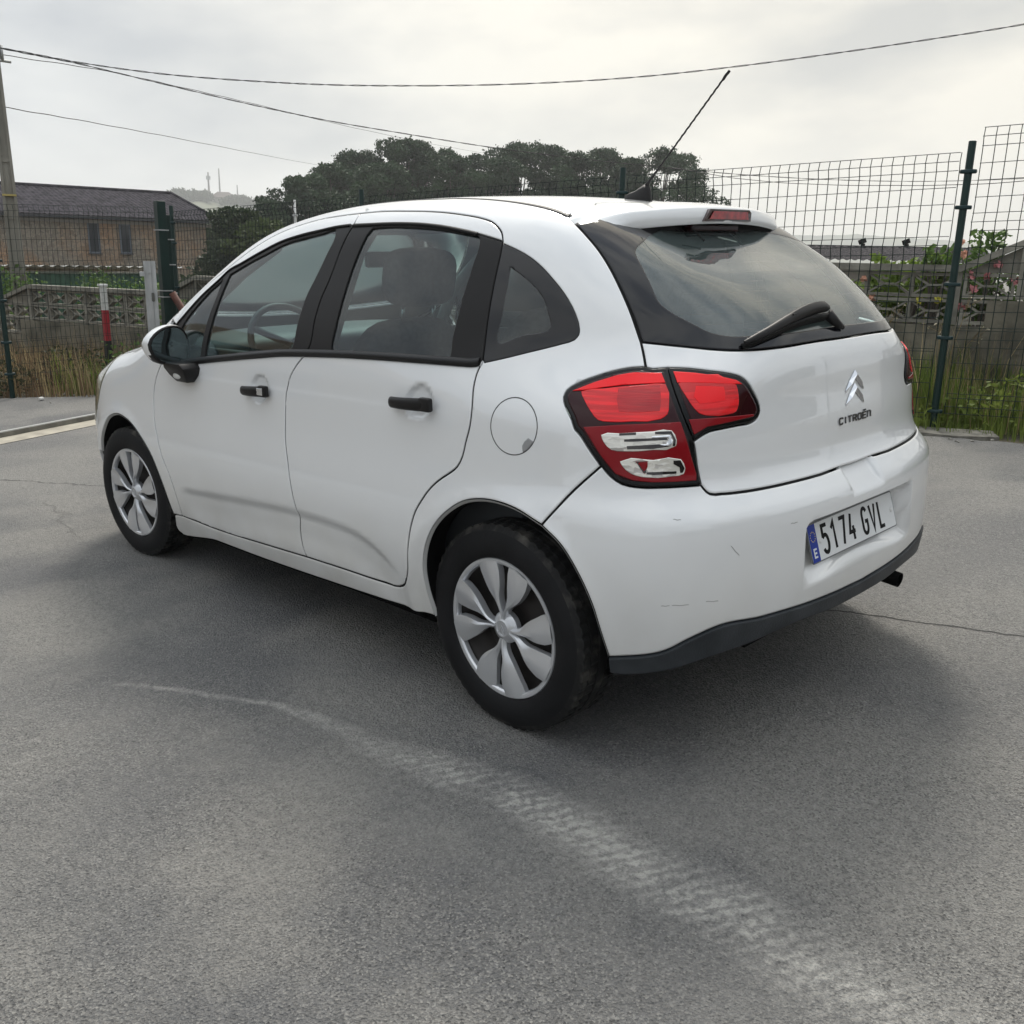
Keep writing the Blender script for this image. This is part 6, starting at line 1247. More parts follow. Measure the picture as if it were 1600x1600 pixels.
# eucalyptus stand, 75 m off: (az, top el, crown radius)
EU=[(-32.2,4.15,2.0,64),(-33.2,4.35,2.2,66),(-34.4,4.9,2.3,72),(-35.5,5.65,2.5,76),(-36.9,5.0,2.3,72),(-38.5,6.35,2.9,76),(-40.2,6.05,2.2,80),(-41.1,5.6,1.8,74),(-42.3,5.75,1.9,82),(-43.6,5.9,2.1,74),(-44.9,6.5,2.6,78),(-46.6,6.4,2.5,80),(-48.2,5.9,2.2,76),(-49.6,6.15,2.4,82),(-51.2,5.7,1.9,76),(-53.0,6.3,2.7,78),(-54.6,5.2,2.3,74)]
labs=['leftmost small dark tree of the far row, above the car door mirror','short bushy tree second from the left end of the far row','dark eucalyptus with a rounded top, third from the left in the far row','first tall eucalyptus of the far row, left of the dip','sloping-topped eucalyptus left of the tallest crown','tall broad eucalyptus with the highest pointed crown left of centre','eucalyptus with two small knobs on top, right of the pointed crown','narrow eucalyptus in the notch of the far row','small round-topped eucalyptus behind the car roof','eucalyptus with an open crown letting the sky through','highest domed eucalyptus of the far row, above the rear door','wide flat-topped eucalyptus beside the highest dome','dark eucalyptus with an even top left of the green fence post','eucalyptus standing behind the fence post above the roof','slim eucalyptus between the fence post and the aerial','open umbrella-shaped eucalyptus with the aerial crossing its crown','ragged end tree of the far row, right of the aerial']
for i,((az,el,cr__,D),lb) in enumerate(zip(EU,labs)):
    zt=D*math.tan(math.radians(el)); zb=-4.8; open_=i in (9,15,16)
    tree('eucalyptus_tree',pe(az,D,zb),zt-zb,cr__*1.45,56 if not open_ else 34,900 if not open_ else 620,.125,M_EUC,100+i,lb,group='eucalyptus trees beyond the fence',low=.30 if not open_ else .40,trunk=.26,rf=(.15,.30))
# understorey that closes the row at its foot
P=blobs_pts([(*pe(-31.5-.62*i,70+4*rnd.random(),rnd.uniform(-3.2,.8)),2.3,2.0) for i in range(38)],150,5); us=leaves('understorey',P,.30,M_EUC,None,seed=9); inE(us); tag(us,'dark undergrowth closing the foot of the far tree row','undergrowth',kind='stuff')
tree('bush_tree',pe(-28.9,42,-3.6),5.35,2.0,34,520,.15,M_BUSH,300,'rounded dark green bush right of the stone house','bush','bushes beside the stone house',low=.1)
tree('bush_tree',pe(-30.3,41,-3.6),4.9,1.9,32,560,.14,leafmat('bamboo_leaves',(.04,.065,.02),(.09,.12,.04),.5),301,'lighter olive bush between the stone house and the far trees','bush','bushes beside the stone house',low=.1)
tree('bush_tree',pe(-31.6,43,-3.6),4.7,1.9,32,520,.15,M_BUSH,302,'low dark bush by the white pole','bush','bushes beside the stone house',low=.1)
tree('bush_tree',pe(-27.9,46,-3.8),4.3,1.8,26,520,.15,M_BUSH,303,'small bush tucked against the corner of the stone house','bush','bushes beside the stone house',low=.1)
tree('bush_tree',pe(-27.2,62,-4.5),6.2,2.6,34,420,.17,M_BUSH,304,'dark bush seen just past the corner of the stone house','bush','bushes beside the stone house',low=.05)
tree('bush_tree',pe(-29.2,58,-4.5),5.6,2.4,30,420,.17,M_BUSH,305,'larger dark bush standing behind the olive one','bush','bushes beside the stone house',low=.05)
# white pole
wpo=empty('white_pole'); inE(wpo,pe(-32.03,38,-4)); tag(wpo,'thin white pole with a small bracket in front of the far trees','pole')
b=MB(); b.tube([(0,0,0),(0,0,4+38*math.tan(math.radians(3.02)))],.045,8); b.build('pole_tube',mat('white_pole_paint',(.55,.55,.53),.5),wpo,smooth=True)
b=MB(); b.box((0,0,5.45),(.30,.06,.06)); b.build('pole_bracket',M_GALV,wpo)
# ---------- stone house
def stonemat():
    m=mat('rubble_stone',(.25,.2,.15),.95); t=m.node_tree; b_=t.nodes['Principled BSDF']; tcn=nn('ShaderNodeTexCoord',t)
    v=nn('ShaderNodeTexVoronoi',t); v.inputs['Scale'].default_value=7; t.links.new(tcn.outputs['Object'],v.inputs[0]); v2=nn('ShaderNodeTexVoronoi',t,feature='DISTANCE_TO_EDGE'); v2.inputs['Scale'].default_value=7; t.links.new(tcn.outputs['Object'],v2.inputs[0])
    r=nn('ShaderNodeValToRGB',t); e=r.color_ramp.elements; e[0].color=(.21,.175,.135,1); e[1].color=(.33,.285,.225,1); sp=nn('ShaderNodeSeparateColor',t); t.links.new(v.outputs['Color'],sp.inputs[0]); t.links.new(sp.outputs[0],r.inputs[0])
    n=nn('ShaderNodeTexNoise',t); n.inputs['Scale'].default_value=.55; n.inputs['Detail'].default_value=5; t.links.new(tcn.outputs['Object'],n.inputs[0])
    r2=nn('ShaderNodeValToRGB',t); e=r2.color_ramp.elements; e[0].position=.46; e[0].color=(1,1,1,1); e[1].position=.64; e[1].color=(1.25,.92,.70,1); t.links.new(n.outputs[0],r2.inputs[0])
    mu=nn('ShaderNodeMixRGB',t,blend_type='MULTIPLY'); mu.inputs[0].default_value=1; t.links.new(r.outputs[0],mu.inputs[1]); t.links.new(r2.outputs[0],mu.inputs[2])
    ed=nn('ShaderNodeMapRange',t); ed.inputs['From Max'].default_value=.06; t.links.new(v2.outputs['Distance'],ed.inputs[0]); mj=nn('ShaderNodeMixRGB',t); t.links.new(ed.outputs[0],mj.inputs[0]); mj.inputs[1].default_value=(.20,.185,.155,1); t.links.new(mu.outputs[0],mj.inputs[2]); t.links.new(mj.outputs[0],b_.inputs['Base Color'])
    bp=nn('ShaderNodeBump',t); bp.inputs['Strength'].default_value=.7; bp.inputs['Distance'].default_value=.05; t.links.new(ed.outputs[0],bp.inputs['Height']); t.links.new(bp.outputs[0],b_.inputs['Normal']); return m
M_STONE=stonemat(); M_TILE=noise_col(mat('dark_roof_tile',(.075,.068,.080),.9,spec=.05),(.022,.020,.025),(.060,.055,.065),3,6)
def tiled(name,L_,Wd,rise,sp,rows,parent,mat_,hipR=0,thick=.05,z0=0,y0=0,amp=.035):
    "wavy tiled slope: runs 0..L along x, up along y; hipR shortens the ridge end"
    ncol=int(L_/sp)*6; V=[];nr=rows*3
    for j in range(nr+1):
        v=j/nr; row=int(v*rows-1e-6); fr_=v*rows-row
        for i in range(ncol+1):
            u=i/ncol; x=u*(L_-hipR*v); w=(x/sp)%1
            z=amp*abs(math.sin(math.pi*w))**.7*(1 if True else 0)+.03*(1-fr_); V.append((x,y0+Wd*v,z0+rise*v+z))
    Fc=[(j*(ncol+1)+i,j*(ncol+1)+i+1,(j+1)*(ncol+1)+i+1,(j+1)*(ncol+1)+i) for j in range(nr) for i in range(ncol)]
    o=mesh(name,V,Fc,mat_,parent); 
    if o.data.polygons[0].normal.z<0: o.data.flip_normals()
    return o
Ah=pe(-16.93,50,0); Bh=pe(-27.94,52.6,0); ud=(Ah-Bh).normalized(); rzh=math.atan2(ud.y,ud.x)
# local frame: x from the near right corner towards the left of the picture, y away from the camera
hs=empty('stone_house'); inE(hs,Vector((Bh.x,Bh.y,0)),rzh); tag(hs,'long rubble stone house with a dark wavy tiled roof behind the left fence','house')
sgn=-1 if (GR.transposed()@Vector((0,0,1))).z and (Matrix.Rotation(rzh,3,'Z')@Vector((0,1,0))).dot(Vector((Bh.x,Bh.y,0)))<0 else 1
LH=16; ze=1.56
b=MB(); b.box((LH/2+.35,sgn*3.6,(-4.2+ze-.08)/2),(LH-.7,6.6,4.2+ze-.08)); b.build('stone_wall',M_STONE,hs)
wt=ze-1.4/2
rf=tiled('roof',LH,sgn*5.0,1.50,.235,11,hs,M_TILE,hipR=0,z0=ze-.02,y0=sgn*-.15); 
rf.location=(0,0,0)
# hip: shear the right end back by moving vertices near x=0
for v in rf.data.vertices:
    k=(v.co.y*sgn+.15)/5.0; v.co.x=v.co.x*(1-.9*k/LH)+.9*k
b=MB(); b.tube([(.9,sgn*4.85,ze+1.53),(LH,sgn*4.85,ze+1.53)],.10,8); b.tube([(.02,sgn*-.15,ze+.06),(.9,sgn*4.85,ze+1.55)],.07,8); b.build('ridge_tiles',M_TILE,rf,smooth=True)
b=MB(); b.add([(0.02,sgn*-.15,ze),(.9,sgn*4.85,ze+1.5),(.0,sgn*9.8,ze)],[(0,1,2)]); b.build('hip_slope',M_TILE,hs)
b=MB(); b.add([(0.9,sgn*4.85,ze+1.5),(LH,sgn*4.85,ze+1.5),(LH,sgn*9.8,ze),(0,sgn*9.8,ze)],[(0,1,2,3)]); b.build('rear_slope',M_TILE,hs)
b=MB(); b.box((LH/2,sgn*-.10,ze-.06),(LH,.14,.13)); b.build('gutter',mat('dark_gutter',(.03,.03,.035),.5),hs)
b=MB(); b.box((LH/2+.2,sgn*.22,ze-.24),(LH-.4,.12,.14)); b.build('eave_band',mat('eave_band_plaster',(.26,.24,.21),.9),hs)
def hx(az): # x along the facade for an azimuth
    d=Vector((math.cos(math.radians(az)),math.sin(math.radians(az)),0)); nrm=Vector((-ud.y,ud.x,0)); t=Bh.dot(nrm)/d.dot(nrm); return (d*t-Bh).dot(ud)
M_WIN=mat('dark_window_glass',(.03,.034,.042),.15,coat=.5); M_WFR=mat('window_frame_blue_grey',(.10,.115,.14),.5)
for az0,az1,e0,e1 in ((-21.12,-21.62,1.40,-.12),(-22.71,-23.21,1.36,-.10),(-24.54,-25.26,-.99,-1.9)):
    x0,x1=hx(az0),hx(az1); z0,z1=52*math.tan(math.radians(e0)),52*math.tan(math.radians(e1)); cx,w=(x0+x1)/2,abs(x0-x1)
    fo=MB(); cz,h=(z0+z1)/2,abs(z0-z1); y=sgn*.30-sgn*.02
    for q in ((cx-w/2,cz,.07,h+.06),(cx+w/2,cz,.07,h+.06)): fo.box((q[0],y,q[1]),(q[2],.10,q[3]))
    for q in (cz-h/2,cz+h/2): fo.box((cx,y,q),(w-.08,.09,.07))
    f_=fo.build('window',M_WFR,hs); b=MB(); b.box((cx,y+sgn*.0,cz),(w-.05,.03,h-.05)); b.build('pane',M_WIN,f_); b=MB(); b.box((cx,y-sgn*.05,cz-h/2-.06),(w+.15,.16,.05)); b.build('sill',mat('window_sill_dark',(.05,.05,.05),.7),f_)
# lean-to stack and green sheet fence in front of the house
sf=empty('green_sheet_fence'); A=pe(-14.5,25,0); B2=pe(-24.9,26.5,0); dd=(B2-A); inE(sf,A,math.atan2(dd.y,dd.x)); tag(sf,'dark green corrugated sheet fence in front of the stone house','fence')
V=[];n_=int(dd.length/.06)
for i in range(n_+1):
    for z in (-1.75,-.56): V.append((dd.length*i/n_,.02*(1 if i%4<2 else -1),z))
mesh('green_sheet',V,[(2*i,2*i+2,2*i+3,2*i+1) for i in range(n_)],noise_col(mat('green_sheet_paint',(.02,.075,.045),.5),(.015,.055,.035),(.03,.095,.055),1.5,5),sf)
b=MB(); b.box((dd.length/2,0,-.545),(dd.length,.08,.035)); b.build('top_rail',mat('sheet_rail',(.10,.12,.09),.7),sf)
ro=empty('lean_to_roof'); inE(ro,pe(-14.5,29,0),math.atan2(dd.y,dd.x)); tag(ro,'pale corrugated lean-to roof edge stacked with boards below the house windows','roof')
Lr=dd.length*1.13
V=[];n_=int(Lr/.05)
for i in range(n_+1):
    for y,z in ((-.0,-.50),(-1.6,-.42)): V.append((Lr*i/n_,y*-1*sgn if False else y,z+.025*math.sin(i*1.1)))
mesh('roof_sheet',V,[(2*i,2*i+2,2*i+3,2*i+1) for i in range(n_)],noise_col(mat('fibre_cement',(.30,.30,.28),.9),(.20,.20,.185),(.42,.42,.40),2,6),ro)
for k,(c_,z,w) in enumerate((((.42,.42,.40),-.46,.05),((.34,.28,.17),-.545,.06),((.36,.36,.34),-.60,.03))):
    b=MB(); b.box((Lr/2-.4*k,.03-.06*k,z),(Lr-1.2*k,.05,w)); b.build('board',noise_col(mat('weathered_board',c_,.9),tuple(v*.6 for v in c_),tuple(v*1.1 for v in c_),4,6,stretch=(.3,1,3)),ro)
# ---------- concrete electricity pole
ep=empty('electricity_pole'); inE(ep,pe(-17.45,18.4,-1.7)); tag(ep,'tall tapered concrete electricity pole at the far left, by the stone house','utility pole')
M_POLE=noise_col(mat('pole_concrete',(.24,.225,.19),.9),(.17,.16,.135),(.30,.285,.245),3,7,stretch=(1,1,.4),bump=.3,bscale=30)
b=MB(); rz_=Matrix.Rotation(math.radians(-17),3,'Z')
H_=5.9
for sx_ in (-1,1):
    V=[]
    for z,w in ((0,.115),(H_,.045)):
        for x,y in ((-.07,sx_*w-.022),(.07,sx_*w-.022),(.07,sx_*w+.022),(-.07,sx_*w+.022)): V.append(rz_@Vector((x,y,z)))
    b.add(V,[(0,1,5,4),(1,2,6,5),(2,3,7,6),(3,0,4,7),(4,5,6,7)])
b.build('flange',M_POLE,ep)
b=MB(); V=[]
for z,w in ((0,.10),(H_,.035)):
    for x,y in ((-.035,-w),(.035,-w),(.035,w),(-.035,w)): V.append(rz_@Vector((x,y,z)))
b.add(V,[(0,1,5,4),(1,2,6,5),(2,3,7,6),(3,0,4,7),(4,5,6,7)]); b.build('web',M_POLE,ep)
for z in (.55,1.3,2.2,3.1): b=MB(); b.box((0,0,z),(.10,.21-.03*z,.07),R=rz_); b.build('rung',M_POLE,ep)
b=MB(); b.tube([(0,-.25,4.62),(0,.25,4.62)],.022,8); b.tube([(0,.1,4.62),(0,.1,4.85)],.03,8); b.tube([(0,-.12,4.62),(0,-.12,4.85)],.03,8); b.build('insulator',M_GALV,ep,smooth=True)
b=MB(); b.box((0,0,2.55),(.16,.21,.03),R=rz_); b.build('band',mat('yellow_band',(.45,.36,.12),.6),ep)
# ---------- cables
M_CAB=mat('cable_black',(.015,.015,.016),.6)
for nm,rad,lb in (('A',.0085,'thick twisted overhead cable sagging across the whole sky'),('B',.009,'second twisted cable falling from the left pole past the tree tops'),('C',.008,'thin cable just under the second one, fading towards the trees'),('D',.010,'lowest thin cable from the pole to the far trees'),('E',.016,'thin cable low in the sky behind the right part of the fence')):
    P=cmr(np.array(CABLES[nm]),8); b=MB(); off=(.006,) if nm in 'CDE' else (.008,-.008)
    for s in off: 
        b.tube([Vector(p)+Vector((0,math.cos(i*1.3)*s,math.sin(i*1.3)*s)) for i,p in enumerate(P)],rad*(1 if len(off)==1 else .62),5,cap=False)
    o=b.build('overhead_cable',M_CAB,None,smooth=True); inE(o); tag(o,lb,'cable','overhead cables')
# ---------- hills
def hill(name,az0,az1,D,prof,depth,m_,zb=-12):
    n=90; V=[]; g=np.random.default_rng(3)
    for i in range(n+1):
        az=az0+(az1-az0)*i/n; e_=np.interp(az,*zip(*sorted(prof))); zt=D*math.tan(math.radians(e_))+g.normal()*D*.0003
        for k,(dd_,f) in enumerate(((-.42,0),(-.30,.16),(-.18,.45),(-.08,.78),(0,1),(.25,.9),(.6,.2))):
            p=pe(az,D*(1+dd_*depth),0); V.append((p.x,p.y,zb+(zt-zb)*f*(1 if f in(0,1) else 1+.05*math.sin(az*3+k*2))))
    Fc=[(i*7+k,i*7+k+1,i*7+8+k,i*7+7+k) for i in range(n) for k in range(6)]
    o=mesh(name,V,Fc,m_,None,smooth=True); inE(o); tag(o,kind='structure'); return o
M_HILL=noise_col(mat('hill_fields',(.08,.11,.05),.9),(.035,.055,.035),(.13,.14,.08),.018,6,pos=(.40,.60))
hill('hill',-14,-60,620,[(-60,1.2),(-50,1.6),(-40,2.2),(-34,2.5),(-31.66,2.72),(-29.9,2.76),(-28,2.95),(-27,2.98),(-25.2,3.05),(-22,2.9),(-14,2.2)],1,M_HILL)
hill('far_hills',-56,-84,1250,[(-84,.9),(-75,1.2),(-72,1.35),(-69.3,1.50),(-67,1.66),(-65,1.74),(-64.1,1.80),(-62,1.70),(-60.7,1.72),(-56,1.5)],.5,M_HILL,zb=-30)
HB=[(-26.9,3.03,9,5),(-27.3,2.98,6,4),(-28.15,3.0,13,7),(-26.3,3.06,7,4),(-29.4,2.78,6,4)]
M_HW=mat('hill_house_wall',(.45,.42,.38),.8); M_HR=mat('hill_house_roof',(.10,.075,.065),.9)
hl_=['small pale house on the hilltop left of the masts','pair-sized pale house next to it on the hilltop','wide house with a big hipped roof under the second mast','flat pale house at the left end of the hill crest','little pale house right of the third mast on the hill']
for (az,el,w,h),lb in zip(HB,hl_):
    D=612; zb=D*math.tan(math.radians(el))-h*.55; r_=empty('hill_house'); inE(r_,pe(az,D,zb),math.radians(az)); tag(r_,lb,'house','houses on the far hill')
    b=MB(); b.box((0,0,h*.25),(w*.8,w,h*.5)); b.build('wall',M_HW,r_)
    b=MB(); q=[(-w*.5,-w*.6,h*.5),(w*.5,-w*.6,h*.5),(w*.5,w*.6,h*.5),(-w*.5,w*.6,h*.5),(0,-w*.25,h),(0,w*.25,h)]; b.add(q,[(0,1,4),(1,2,5,4),(2,3,5),(3,0,4,5),(0,3,2,1)]); b.build('roof',M_HR,r_)
for az,eb,et,rr_,lb in ((-27.4,2.9,4.30,.8,'lattice radio mast on the hill, left of three, with an antenna ring'),(-27.98,3.1,4.52,.6,'tallest thin radio mast on the hill, behind the hipped house'),(-28.92,2.8,3.69,.55,'short dark mast on the hill, right of three')):
    D=615; z0,z1=D*math.tan(math.radians(eb)),D*math.tan(math.radians(et)); r_=empty('radio_mast'); inE(r_,pe(az,D,z0)); tag(r_,lb,'mast','radio masts on the hill')
    b=MB(); b.tube([(0,0,-3),(0,0,z1-z0)],[rr_,rr_*.5],6); b.build('mast_shaft',mat('mast_grey',(.22,.20,.20),.7),r_)
    if rr_==.8: b=MB(); b.tube([(0,0,(z1-z0)*.72),(0,0,(z1-z0)*.86)],1.3,8); b.build('antenna_ring',M_GALV,r_)
for i in range(9):
    az=(-25.7,-26.6,-27.15,-28.6,-29.1,-29.3,-30.2,-30.9,-26.0)[i]; el=2.98 if i<3 or i==8 else 2.76
    P=blobs_pts([(0,0,0,4.5,3.4),(2,3,-1,3.6,2.6)],22,700+i); o=leaves('hill_tree',P,1.0,M_BUSH,None,seed=i); D=600; inE(o,pe(az,D,D*math.tan(math.radians(el))+.5)); tag(o,['dark round tree on the hill crest by the roof ridge','tree beside the flat hill house','tree between two hilltop houses','tree at the foot of the short mast','second tree right of the short mast','small tree on the falling crest','lone tree lower on the crest','tree on the crest next to the far row','leftmost tree on the hill crest'][i],'tree','trees on the far hill')
# ---------- low tiled roof at the right
lb_=empty('low_building'); A=pe(-58.5,26.5,0); B2=pe(-72.0,27.5,0); dd=B2-A; inE(lb_,Vector((B2.x,B2.y,0)),math.atan2(-dd.y,-dd.x)); tag(lb_,'low outbuilding with a dark corrugated tile roof behind the flowering wall','building')
sg2=1 if (Matrix.Rotation(math.atan2(-dd.y,-dd.x),3,'Z')@Vector((0,1,0))).dot(B2)>0 else -1
r2=tiled('roof',dd.length,sg2*3.2,.43,.20,9,lb_,noise_col(mat('weathered_dark_tile',(.08,.075,.08),.9,spec=.05),(.035,.033,.036),(.13,.12,.12),26,3,pos=(.50,.70)),z0=.14,amp=.05)
b=MB(); b.box((dd.length/2,sg2*3.25,.60),(dd.length,.25,.06)); b.build('ridge_cap',mat('black_ridge',(.02,.02,.022),.6),r2)
b=MB(); b.box((dd.length/2,sg2*3.4,-1.2),(dd.length-.4,5.8,2.5)); b.build('wall',mat('outbuilding_wall',(.25,.23,.2),.9),lb_)
for x,z in ((2.0,.70),(3.2,.69)): b=MB(); b.tube([(x,sg2*3.2,.62),(x,sg2*3.2,z)],.06,6); b.tube([(x,sg2*3.2,z),(x+.05,sg2*3.2,z+.12)],.11,6); b.build('vent_cowl',M_DARK,lb_)
# ---------- planting behind the wall
def shrub(base,spread,pts,m_,leaf,label,seed,name='shrub',aspect=.8):
    r_=empty(name); inE(r_,base); tag(r_,label,'plant','plants behind the block wall'); b=MB(); g=random.Random(seed)
    for i in range(7): 
        q=pts[g.randrange(len(pts))]; b.tube([(0,0,-.6),(q[0]*.5,q[1]*.5,q[2]*.4-.2),tuple(q)],[.014,.010,.005],5)
    b.build('stem',M_BARK,r_); leaves('foliage',pts,leaf,m_,r_,seed=seed,aspect=aspect); return r_
g=np.random.default_rng(21)
c0=wp(3.72)-WN*.30; 
def cloud(n,ax,cz,sz,ay=.22,drop=0): 
    return np.stack([g.normal(size=n)*0+g.uniform(-ax,ax,n),g.normal(size=n)*ay,cz+g.uniform(-1,1,n)*sz],1)
def toWall(P): # rotate local x to wall direction
    return np.array([tuple(WD*p[0]-WN*abs(p[1])+Vector((0,0,p[2]))) for p in P])
P=cloud(620,.36,-.12,.22); P[:,2]+=.05*np.sin(P[:,0]*11); s1=shrub(wp(3.50)-WN*.30,0,toWall(P),M_BRIGHT,.055,'bright green broad-leaved plants spilling over the wall left of the fence post',31)
P=cloud(900,.60,-.38,.26); s2=shrub(c0-WN*.05,0,toWall(P),M_BRIGHT,.05,'green leafy growth filling the wall openings left of the fence post',32)
c1=wp(2.95)-WN*.28; P=np.concatenate([cloud(420,.28,-.12,.24),cloud(150,.15,.20,.13,.12)]); s3=shrub(c1,0,toWall(P),M_SHR,.042,'rose bush rising above the sloped coping right of the fence post',33,'rose_bush')
P=cloud(700,.75,-.22,.25); s4=shrub(wp(2.45)-WN*.30,0,toWall(P),M_SHR,.045,'dark rose foliage behind the openings at the far right',34,'rose_bush')
P=cloud(110,.14,.22,.12,.1); s5=shrub(wp(3.30)-WN*.25,0,toWall(P)-np.array([0,0,.14]),M_SHR,.05,'small peach-flowered sprig just right of the fence post',35,'rose_bush')
M_PINK=[mat('pink_petal',(.62,.24,.25),.7),mat('salmon_petal',(.60,.30,.20),.7),mat('yellow_leaf',(.55,.50,.06),.6)]
gl2=np.random.default_rng(5)
for i,p in enumerate(FLOW):
    par=s1 if i<2 or i>=10 else (s5 if i in (8,9) else s3 if i in (2,3,4,7) else s4); base=par.matrix_world.inverted()@(GM@(Vector(p)+WN*.16))
    n=16; d=gl2.normal(size=(n,3)); d/=np.linalg.norm(d,axis=1,keepdims=True); o=leaves('flower',d*.024,.036,M_PINK[2 if i>=10 else (1 if i in(0,1,8,9) else 0)],par,seed=i,aspect=.7); o.location=base
# plants behind left wall
for az,D,w,zc,lb,sd_ in ((-16.6,19,1.0,-.85,'green weeds between the pole and the block wall at the far left',41),(-22.3,22,1.3,-.95,'leafy green plants in front of the green sheet fence',42),(-24.2,18,.6,-.9,'plants beside the corner post behind the wall',43)):
    P=blobs_pts([(rnd.uniform(-w,w),rnd.uniform(-.3,.3),rnd.uniform(-.3,.25),.42,.35) for _ in range(8)],900,sd_,.3); o=shrub(pe(az,D,zc),0,P,M_SHR if sd_!=42 else leafmat('garden_leaves',(.04,.09,.02),(.10,.17,.04),2),.05,lb,sd_)
# ---------- grass and weeds
def blades(name,n,poly,hmin,hmax,w,m_,seed,label,bend=.35,zf=None,dens=None):
    g=np.random.default_rng(seed); poly=np.array(poly); mn,mx_=poly.min(0),poly.max(0); P=np.zeros((0,2))
    while len(P)<n:
        q=g.uniform(mn,mx_,(n*2,2)); q=q[pip(q,poly)]
        if dens is not None: q=q[g.random(len(q))<dens(q)]
        P=np.concatenate([P,q])
    P=P[:n]; cl=.6+.8*np.abs(np.sin(P[:,0]*3.1+1)*np.cos(P[:,1]*2.7)); h=g.uniform(hmin,hmax,n)*cl; a=g.uniform(0,2*math.pi,n); d=np.stack([np.cos(a),np.sin(a)],1); be=(g.random(n)**1.5*bend*h)[:,None]; b2=g.uniform(0,2*math.pi,n); bd=np.stack([np.cos(b2),np.sin(b2)],1); ww=(w*g.uniform(.6,1.4,n))[:,None]
    def ring(f,k): 
        c=P+bd*be*f*f; z=(h*f)[:,None]-.02; return np.concatenate([c-d*ww*k,z],1),np.concatenate([c+d*ww*k,z],1)
    A0,A1=ring(0,1);B0,B1=ring(.5,.8); T=np.concatenate([P+bd*be,h[:,None]],1)
    V=np.stack([A0,A1,B0,B1,T],1).reshape(-1,3); i=np.arange(n)*5
    me=bpy.data.meshes.new(name); me.vertices.add(5*n); me.vertices.foreach_set('co',V.ravel())
    q4=np.stack([i,i+1,i+3,i+2],1); t3=np.stack([i+2,i+3,i+4],1); lp=np.concatenate([q4,t3],1).ravel(); ls=np.stack([np.arange(n)*7,np.arange(n)*7+4],1).ravel()
    me.loops.add(7*n); me.loops.foreach_set('vertex_index',lp.astype(np.int32)); me.polygons.add(2*n); me.polygons.foreach_set('loop_start',ls.astype(np.int32)); me.update(calc_edges=True); me.validate()
    o=link(name,me,None,m_); tag(o,label,'grass',kind='stuff'); return o
M_GR=leafmat('green_grass',(.07,.12,.02),(.22,.27,.06),2.2,.4); M_DRY=leafmat('dry_grass',(.22,.165,.085),(.48,.39,.22),2.5,.4); M_BRN=leafmat('brown_weeds',(.08,.055,.035),(.25,.16,.09),2,.3)
RZ_=[(-2.2,-5.5),(.9,-4.72),(5.2,-3.75),(6.2,-6.2),(1,-8.3),(-2.5,-8.9)]
nearf=lambda q:np.clip(1.15-np.abs(q[:,1]+4.9-.2*q[:,0])*.22,.15,1)
blades('grass',34000,RZ_,.14,.50,.0050,M_GR,51,'rough green grass behind the right mesh fence',dens=nearf)
blades('grass',6500,RZ_,.25,.70,.0030,M_DRY,52,'tall dry straw-coloured grass among the green behind the right mesh fence',bend=.5)
blades('grass',1500,[(-.6,-4.80),(5,-3.45),(5,-3.75),(-.6,-5.0)],.04,.16,.004,M_GR,53,'short grass along the foot of the right fence')
P=np.stack([g.uniform(-.6,4.2,5200),np.zeros(5200),0*np.zeros(5200)],1); P[:,1]=-4.78+.24*P[:,0]-g.random(5200)**1.3*2.4; P[:,2]=g.uniform(.02,.30,5200)*(1+.5*np.sin(P[:,0]*4)); o=leaves('weeds',P,.030,M_GR,None,seed=8); tag(o,'low leafy weeds under the grass behind the right fence','weeds',kind='stuff')
# seed heads
g5=np.random.default_rng(77); bs=[];st=MB()
for i in range(46):
    x=g5.uniform(-.4,3.2); y=-4.9+.24*x-g5.random()*2.2; h=g5.uniform(.6,.98); lx,ly=g5.normal(size=2)*.12; tip=Vector((x+lx,y+ly,h)); st.tube([(x,y,0),(x+lx*.3,y+ly*.3,h*.6),tuple(tip)],[.004,.003,.002],4,cap=False)
    for k in range(5): 
        q=tip+Vector((g5.normal()*.05,g5.normal()*.03,g5.normal()*.04)); st.tube([tuple(tip-Vector((lx*.2,ly*.2,.08))),tuple(q)],.0018,3,cap=False); bs.append(tuple(q))
o=st.build('dry_stalks',M_DRY,None); tag(o,'tall dry branching seed stalks standing among the grass at the right','weeds',kind='stuff')
o=leaves('seed_heads',np.repeat(np.array(bs),3,0)+g5.normal(size=(len(bs)*3,3))*.006,.012,mat('pale_seed_head',(.45,.40,.28),.8),None,seed=3); tag(o,'pale seed heads on the dry stalks at the right','weeds',kind='stuff')
LZ=[(8.5,-3.1),(8.35,-1.2),(9.15,-.6),(9.2,2.0),(15,2.5),(15.5,-3.6),(11,-4.4)]
blades('grass',9000,LZ,.15,.50,.0040,M_DRY,61,'dry tawny grass behind the left mesh fence',bend=.4)
blades('grass',15000,LZ,.10,.45,.0045,M_BRN,62,'brown withered weeds behind the left mesh fence',bend=.6)
blades('grass',1300,[(8.3,-3.0),(8.3,-1.3),(9.0,-1.0),(9.8,-1.5),(10,-3.4)],.10,.42,.006,M_GR,63,'green weeds at the foot of the striped bollard')
P=blobs_pts([(9.4+rnd.uniform(-.3,.6),-1.35+rnd.uniform(-1.2,1.6),rnd.uniform(.02,.30),.26,.2) for _ in range(34)],1500,64,.3); o=leaves('brambles',P,.026,leafmat('bramble_leaves',(.022,.025,.013),(.07,.075,.03),3),None,seed=64); tag(o,'dark tangled brambles at the foot of the left fence','weeds',kind='stuff')
